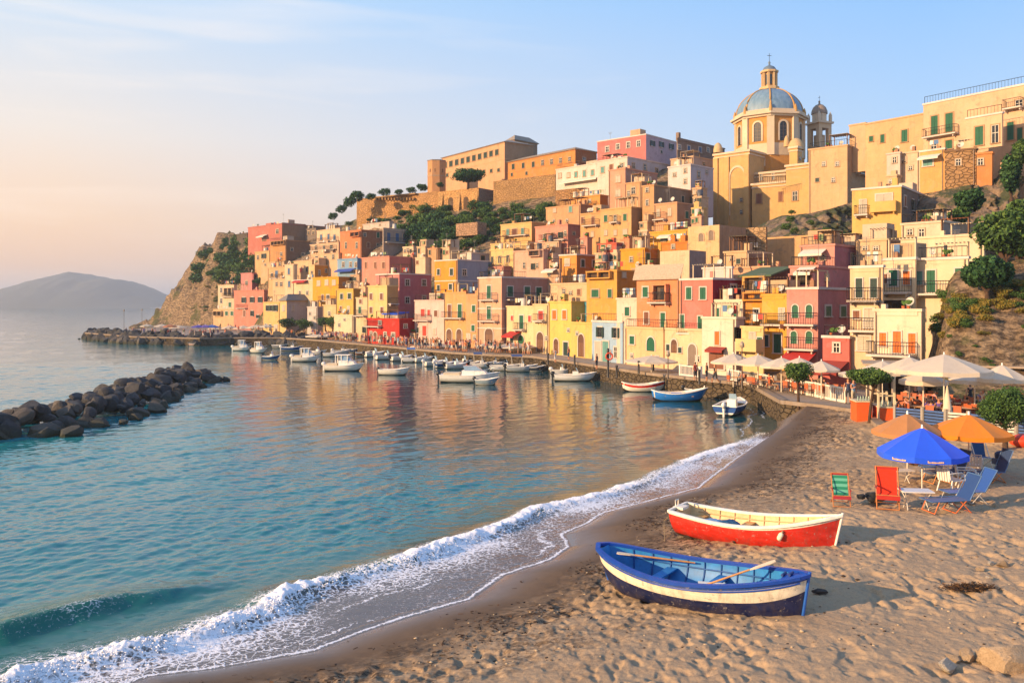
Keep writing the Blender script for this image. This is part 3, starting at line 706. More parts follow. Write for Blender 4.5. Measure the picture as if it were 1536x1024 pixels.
def clutter(root, rr, X0, ws, zr, zt, cmain):
    dp = min(ws, 5); wid = -X0
    if wid < 1.6: return
    for k in range(rr.randint(2, 4)):
        x, y, ty = rr.uniform(X0+.5, -.5), rr.uniform(.35, dp*.8), rr.random(); b = MB()
        if ty < .22: b.box(x-.18, x+.18, y-.18, y+.18, zr, zt+rr.uniform(.3, .8)); b.build('chimney', plaster(rr.choice([cmain, '#c9a57c', '#b58a66']), .8), root)
        elif ty < .42:
            c = Vector((x, y*.4+.2, zt+.55)); b.tube([c-Vector((0, 0, .95)), c], .025, 5); M = Matrix.Translation(c) @ Matrix.Rotation(rad(70), 4, 'X'); V = MB(); V.lathe([(0, -.02), (.2, .02), (.34, .10), (.34, .12), (.2, .05), (0, .0)], 12); b.add([M @ Vector(v) for v in V.v], V.f); b.build('satellite_dish', paint('#b9b2a6', .5), root)
        elif ty < .62 and wid > 2.4:
            L = min(wid*.5, 2.6); x = min(x, -L-.2) if x+L > -.2 else x; x = max(x, X0+.2)
            for q in (x, x+L): b.tube([(q, y, zr), (q, y, zt+1.15)], .02, 4)
            b.tube([(x, y, zt+1.1), (x+L, y, zt+1.1)], .01, 4); ln = b.build('washing_line', paint('#8a8276', .6), root); q = x+.15
            while q < x+L-.5:
                w_ = rr.uniform(.25, .55); h_ = rr.uniform(.35, .8); c = MB(); c.box(q, q+w_, y-.012, y+.012, zt+1.1-h_, zt+1.1); c.build('laundry', cloth(rr.choice(['#e6e0d6', '#c94a3a', '#5c7fa8', '#e0c8a0', '#8a9a6a', '#e6e0d6']), .2), ln); q += w_+rr.uniform(.05, .3)
        elif ty < .80:
            for q in range(rr.randint(1, 3)):
                xx = min(-.3, x+q*.4); b.lathe([(.10, 0), (.14, .26)], 8, (xx, .24, zt)); 
            pb = b.build('flower_pot', paint('#a85a36', .8), root); g = MB()
            for q in range(6): g.blob((min(-.3, x+rr.uniform(0, .6)), .24+rr.uniform(-.08, .08), zt+.38+rr.uniform(0, .2)), (.14, .13, .13), 0, 6, 4, q, .4)
            g.build('plant', leafmat('#46602a'), pb)
        else:
            L = min(wid-.5, rr.uniform(1.4, 2.8)); x = max(X0+.25, min(x, -L-.2)); h_ = rr.uniform(.9, 1.7); d_ = min(1.8, dp*.5); y = .45
            for p in ((x, y), (x+L, y), (x, y+d_), (x+L, y+d_)): b.box(p[0]-.05, p[0]+.05, p[1]-.05, p[1]+.05, zr, zt+h_)
            n_ = int(L/.3)
            for q in range(n_+1): b.box(x+q*L/n_-.03, x+q*L/n_+.03, y-.15, y+d_+.15, zt+h_, zt+h_+.07)
            pg = b.build('pergola', paint(rr.choice(['#6e4c32', '#c7b190']), .8), root)
            if rr.random() < .6: c = MB(); c.box(x-.05, x+L+.05, y-.1, y+d_+.1, zt+h_+.08, zt+h_+.10); c.build('shade_cloth', cloth(rr.choice(['#d9c7a4', '#b8683c', '#8a8a70', '#e4dccb']), .3), pg)
def house(line):
    f = [q.strip() for q in line.split('|')]
    x0, xc, x1, yt, yb = [float(v) for v in f[0].split(',')]
    opt = dict(p.split('=') for p in f[1].split()) if f[1] else {}
    colr = f[2]; label = f[3]; wins = f[4] if len(f) > 4 else ''
    cols = colr.split('/'); cmain = cols[0]; cside = cols[1] if len(cols) > 1 else cmain  # cside: mostly the front colour with shade painted in; some sides differ in paint
    quay = 'q' in opt
    Y = float(opt['Y']) if 'Y' in opt else (float(Yq(xc))*float(opt.get('m', 1)) if quay else float(Yhill(xc, yb))*float(opt.get('m', 1)))
    if 'a' in opt: a = rad(float(opt['a']))
    elif quay:
        xa = x0-6; Pa = Vector(((xa-CX)*Yq(xa)/FO, Yq(xa))); Pc = Vector(((xc-CX)*Yq(xc)/FO, Yq(xc)))
        a = max(rad(30), min(rad(66), math.atan2(Pa.y-Pc.y, Pc.x-Pa.x)))
    else: a = rad(46)
    kx = (x1-CX)/FO
    if x1 > xc+1: a = max(a, math.atan(kx)+rad(8))
    H = House(xc, Y, a, yb); H.xc = xc
    wf = H.t(x0, H.dF); ws = H.t(x1, H.dS) if x1 > xc+1 else float(opt.get('d', 7))
    ws = min(ws, 26)
    down = 1.0 if quay else float(opt.get('dn', 4))
    zb = H.zb; 
    if quay: H.zb = zb = 1.52
    zt = CH-(yt-HZ)*Y/FO-zb; H.zt = zt
    kind = opt.get('kind', 'house')
    nm = {'house':'house','wall':'retaining_wall','palace':'palazzo','hut':'house'}[kind]
    cat = {'house':'house','wall':'retaining wall','palace':'building','hut':'house'}[kind]
    root = empty(nm, (H.C.x, H.C.y, zb), -a, label, cat, {'wall': 'retaining walls of the hill', 'palace': 'large buildings along the hilltop'}.get(kind, 'houses stacked up the hillside'))
    st = opt.get('st'); pm = (lambda c: stone(c, '#%02x%02x%02x' % tuple(min(255, int(int(c[i:i+2], 16)*1.25)) for i in (1, 3, 5)), 1.0, .9, True)) if st else (lambda c: plaster(c, float(opt.get('dirt', .5))))
    w = MB(); pr = .45 if kind != 'wall' else .3; th = .25
    X0, X1, Y0, Y1 = -wf, 0, 0, ws
    rt = opt.get('roof', 'flat'); zr = zt-pr if rt == 'flat' else zt
    w.add([(X0,Y0,-down),(X1,Y0,-down),(X1,Y0,zt),(X0,Y0,zt)], [(0,1,2,3)], 0)
    w.add([(X1,Y0,-down),(X1,Y1,-down),(X1,Y1,zt),(X1,Y0,zt)], [(0,1,2,3)], 1)
    w.add([(X1,Y1,-down),(X0,Y1,-down),(X0,Y1,zt),(X1,Y1,zt)], [(0,1,2,3)], 0)
    w.add([(X0,Y1,-down),(X0,Y0,-down),(X0,Y0,zt),(X0,Y1,zt)], [(0,1,2,3)], 0)
    if rt == 'flat':
        o = [(X0,Y0,zt),(X1,Y0,zt),(X1,Y1,zt),(X0,Y1,zt)]; i = [(X0+th,Y0+th,zt),(X1-th,Y0+th,zt),(X1-th,Y1-th,zt),(X0+th,Y1-th,zt)]; j = [(x,y,zr) for x,y,_ in i]
        w.add(o+i+j, [(0,1,5,4),(1,2,6,5),(2,3,7,6),(3,0,4,7),(4,5,9,8),(5,6,10,9),(6,7,11,10),(7,4,8,11)], 0)
    w.build('wall', [pm(cmain), pm(cside)], root)
    r = MB()
    if rt == 'flat': r.add([(X0+th,Y0+th,zr),(X1-th,Y0+th,zr),(X1-th,Y1-th,zr),(X0+th,Y1-th,zr)], [(0,1,2,3)]); r.build('roof', plaster('#a3927c', .7), root)
    elif rt == 'hip':
        e = .35; hh = float(opt.get('rh', 1.6)); cx_, cy_ = (X0+X1)/2, (Y0+Y1)/2
        q = [(X0-e,Y0-e,zt),(X1+e,Y0-e,zt),(X1+e,Y1+e,zt),(X0-e,Y1+e,zt)]; lx = max(0, (X1-X0)-(Y1-Y0))/2; ly = max(0, (Y1-Y0)-(X1-X0))/2
        if lx >= ly: ap = [(cx_-lx,cy_,zt+hh),(cx_+lx,cy_,zt+hh)]; fs = [(0,1,5,4),(2,3,4,5),(1,2,5),(3,0,4),(3,2,1,0)]
        else: ap = [(cx_,cy_-ly,zt+hh),(cx_,cy_+ly,zt+hh)]; fs = [(0,1,4),(1,2,5,4),(2,3,5),(3,0,4,5),(3,2,1,0)]
        r.add([(x,y,z+.12) for x,y,z in q]+ap, fs); r.box(X0-e,X1+e,Y0-e,Y1+e,zt,zt+.1); r.build('roof', paint(opt.get('rc', '#7c6e62'), .85, .25, bump=.5), root)
    elif rt == 'lean':
        e = .3; hh = float(opt.get('rh', 1.8))
        r.add([(X0-e,Y0-e,zt+.05),(X1+e,Y0-e,zt+.05),(X1+e,Y1,zt+hh),(X0-e,Y1,zt+hh),(X0-e,Y0-e,zt-.1),(X1+e,Y0-e,zt-.1),(X1+e,Y1,zt+hh-.15),(X0-e,Y1,zt+hh-.15)], [(0,1,2,3),(7,6,5,4),(0,4,5,1),(1,5,6,2),(3,2,6,7),(0,3,7,4)])
        r.build('roof', paint(opt.get('rc', '#8b7d6c'), .85, .2, bump=.5), root)
        g = MB(); g.add([(X1-.001,Y0,zt-.02),(X1-.001,Y1,zt-.02),(X1-.001,Y1,zt+hh-.12)], [(0,1,2)]); g.add([(X0,Y0,zt-.02),(X0,Y1,zt-.02),(X0,Y1,zt+hh-.12)], [(2,1,0)]); g.build('gable', pm(cside), root)
    # cornice, string courses
    tc_ = {'w': '#efe6d4', 'c': cmain}.get(opt.get('tr', 'c'), '#efe6d4')
    if kind != 'wall' and rt != 'lean':
        c = MB(); q = .09; 
        for z0, z1, p in [(zt-.16, zt+.05, q)]+[(float(v)*zt, float(v)*zt+.16, .06) for v in opt.get('band', '').split(';') if v]:
            if z1 > zt or z0 > zt-.3:
                c.add([(X0-p,Y0-p,z0),(X1+p,Y0-p,z0),(X1+p,Y1+p,z0),(X0-p,Y1+p,z0),(X0-p,Y0-p,z1),(X1+p,Y0-p,z1),(X1+p,Y1+p,z1),(X0-p,Y1+p,z1),(X0+.1,Y0+.1,z1),(X1-.1,Y0+.1,z1),(X1-.1,Y1-.1,z1),(X0+.1,Y1-.1,z1)],
                      [(0,1,5,4),(1,2,6,5),(2,3,7,6),(3,0,4,7),(4,5,9,8),(5,6,10,9),(6,7,11,10),(7,4,8,11),(0,3,2,1)])
            else: c.box(X0-p, X1+p, Y0-p, 0, z0, z1); c.box(0, p, 0, Y1, z0, z1)
        c.build('cornice', plaster(tc_, .35), root)
    rr = random.Random(int(x0*7+yt))
    # drainpipe
    if kind == 'house' and rr.random() < .6 and wf > 2.5:
        d = MB(); x = X0+.18 if rr.random() < .5 else X1-.22; d.tube([(x, -.07, -down*.5), (x, -.07, zt-.2)], .05, 6); d.build('drainpipe', paint('#8a7460', .6), root)
    if rt == 'flat' and kind in ('house', 'hut'): clutter(root, rr, X0, ws, zr, zt, cmain)
    if rt == 'flat' and kind != 'wall' and 'bare' not in opt:
        for k in range(rr.randint(1, 2)):
            x, y = rr.uniform(X0+.6, -.6), rr.uniform(.5, max(.6, ws*.5)); ty = rr.random()
            if ty < .35: b = MB(); s = rr.uniform(.25, .4); b.box(x-s,x+s,y-s,y+s,zr,zt+rr.uniform(.5,1.1)); b.box(x-s-.08,x+s+.08,y-s-.08,y+s+.08,zt+1.1,zt+1.2) if False else None; b.build('chimney', plaster(cmain, .6), root)
            elif ty < .6:
                b = MB(); hh = rr.uniform(1.6, 2.8); b.tube([(x,y,zr),(x,y,zt+hh)], .022, 4)
                for q in range(4): b.tube([(x-.45+q*.05,y,zt+hh-.12*q),(x+.45-q*.05,y,zt+hh-.12*q)], .014, 4)
                b.build('antenna', paint('#77716a', .5), root)
            elif ty < .8: b = MB(); b.lathe([(0,zt+1.15),(.42,zt+1.1),(.45,zt+.2),(.45,zr)], 12, (x,y,0)); b.build('water_tank', paint(rr.choice(['#b9b2a6', '#4a4c52', '#c9b79c']), .5), root)
            else:
                s = rr.uniform(1.0, 1.6); b = MB(); b.box(max(x-s,X0+.3),min(x+s,-.3),y,y+2,zr,zt+rr.uniform(1.0,1.7)); b.build('roof_hut', plaster(rr.choice([cmain, '#e3cfae', '#d9b98c']), .6), root)
    if 'rail' in opt and rt == 'flat':
        b = MB(); railing(b, X0+.1, X1-.1, Y1*.5, .1, zt, .85, None, .35, True, .018); b.build('roof_railing', ironm(), root)
    if 'pot' in opt:
        b = MB()
    TRM[0] = None if (opt.get('tr') == 'w' or quay) and kind != 'palace' or 'red pink' in label else plaster('#d6bb94' if kind != 'palace' else '#c9a274', .3)
    if kind in ('house', 'hut') and not st:
        wl = [t for t in wins.split(';') if t.strip() and t.strip()[0] not in 'KPML']
        for side, L_ in ((False, wf), (True, ws)):
            if side and x1 <= xc+4: continue
            px_a, px_b = (xc, x1) if side else (x0, xc)
            if px_b-px_a < 9 or any((float(t.strip()[1:].split(',')[0]) > xc) == side for t in wl): continue
            nz_ = max(1, int((zt-.6)/3.0)); nx = max(1, int(min(L_, 12)/2.7))
            for iz in range(nz_):
                for ix in range(nx):
                    if rr.random() > .62: continue
                    s = (ix+.5)*min(L_, 12)/nx+rr.uniform(-.3, .3); s = s if side else -s; z = zt-2.15-iz*3.0+rr.uniform(-.15, .1)
                    if z < .4: continue
                    opening(root, rr.choice('wwkbgyo'), side, s, z, rr.uniform(.7, .9), rr.uniform(1.0, 1.35), cmain)
    BOX.append((x0, x1, yt, yb))
    for tok in wins.split(';'):
        tok = tok.strip()
        if not tok: continue
        s = tok[0]; v = [float(q) for q in tok[1:].split(',')]
        if s == 'K': balcony(root, H, v[0], v[1], v[2], *(v[3:4] or [.8])); continue
        if s == 'P': balcony(root, H, v[0], v[1], v[2], (v[3:4] or [.9])[0], cmain); continue
        if s == 'M':   # awning over a face: x0,x1,row,drop,out,colour index
            side = (v[0]+v[1])/2 > xc; s0, z, _ = H.hit(v[0], v[2], side); s1, z1, _ = H.hit(v[1], v[2], side); s0, s1 = min(s0, s1), max(s0, s1); z = (z+z1)/2
            M = fmat(side, (s0+s1)/2); hw = (s1-s0)/2; o = v[3] if len(v) > 3 else 1.6; ci = int(v[4]) if len(v) > 4 else 0
            b = MB(); dr = o*.42; t = .03
            pts = [(-hw,.02,z),(hw,.02,z),(hw,o,z-dr),(-hw,o,z-dr),(-hw,.02,z-t),(hw,.02,z-t),(hw,o,z-dr-t),(-hw,o,z-dr-t),(hw,o,z-dr-.22),(-hw,o,z-dr-.22),(hw,o-.02,z-dr-.22),(-hw,o-.02,z-dr-.22)]
            b.add([M @ Vector(p) for p in pts], [(0,1,2,3),(7,6,5,4),(0,3,7,4),(1,5,6,2),(3,2,8,9),(7,11,10,6),(9,8,10,11)])
            b.build('awning', cloth(['#e9dfcc','#c2281e','#2b4fae','#365a3a','#9a3526'][ci]), root); continue
        if s == 'L':   # loggia: flat dark panel painting the shade of a recess, behind posts  x0,x1,ytop,ybot
            side = (v[0]+v[1])/2 > xc; s0, z0, _ = H.hit(v[0], v[3], side); s1, z1, _ = H.hit(v[1], v[2], side); s0, s1 = min(s0, s1), max(s0, s1); hh = z1-z0
            if hh < .4: continue
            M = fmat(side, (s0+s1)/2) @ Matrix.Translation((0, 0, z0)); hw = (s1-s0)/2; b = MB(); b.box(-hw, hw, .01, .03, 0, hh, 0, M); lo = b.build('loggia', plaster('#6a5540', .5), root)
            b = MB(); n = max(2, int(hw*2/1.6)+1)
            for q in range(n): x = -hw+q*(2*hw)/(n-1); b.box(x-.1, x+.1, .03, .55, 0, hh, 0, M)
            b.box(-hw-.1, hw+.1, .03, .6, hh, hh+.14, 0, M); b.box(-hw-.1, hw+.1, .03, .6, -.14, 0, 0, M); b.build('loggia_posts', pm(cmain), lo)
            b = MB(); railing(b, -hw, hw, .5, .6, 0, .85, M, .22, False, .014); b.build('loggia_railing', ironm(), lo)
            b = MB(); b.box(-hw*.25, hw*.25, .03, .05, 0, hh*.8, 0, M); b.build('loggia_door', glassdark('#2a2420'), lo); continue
        side = v[0] > xc; sc_, zc, Yp = H.hit(v[0], v[1], side)
        d = H.dS if side else H.dF
        wd = abs(H.t(v[0]+v[2]/2, d)-H.t(v[0]-v[2]/2, d)); ht = v[3]*Yp/FO; wd = max(.55, min(wd, ht*1.25, 3.2))
        z0 = zc-ht/2
        if quay: z0 = max(z0, .02)
        lim = ws if side else wf
        if z0+ht > zt-.15: ht = zt-.2-z0
        if ht < .4 or abs(sc_)+wd/2 > lim or abs(sc_)-wd/2 < .05: 
            wd = min(wd, lim*.7); sc_ = math.copysign(min(max(abs(sc_), wd/2+.12), lim-wd/2-.1), 1 if side else -1)
            if ht < .4 or lim < .9: continue
        opening(root, s, side, sc_, z0, wd, ht, cmain)
    HOUSES.append((root, H, wf, ws, zt)); return root
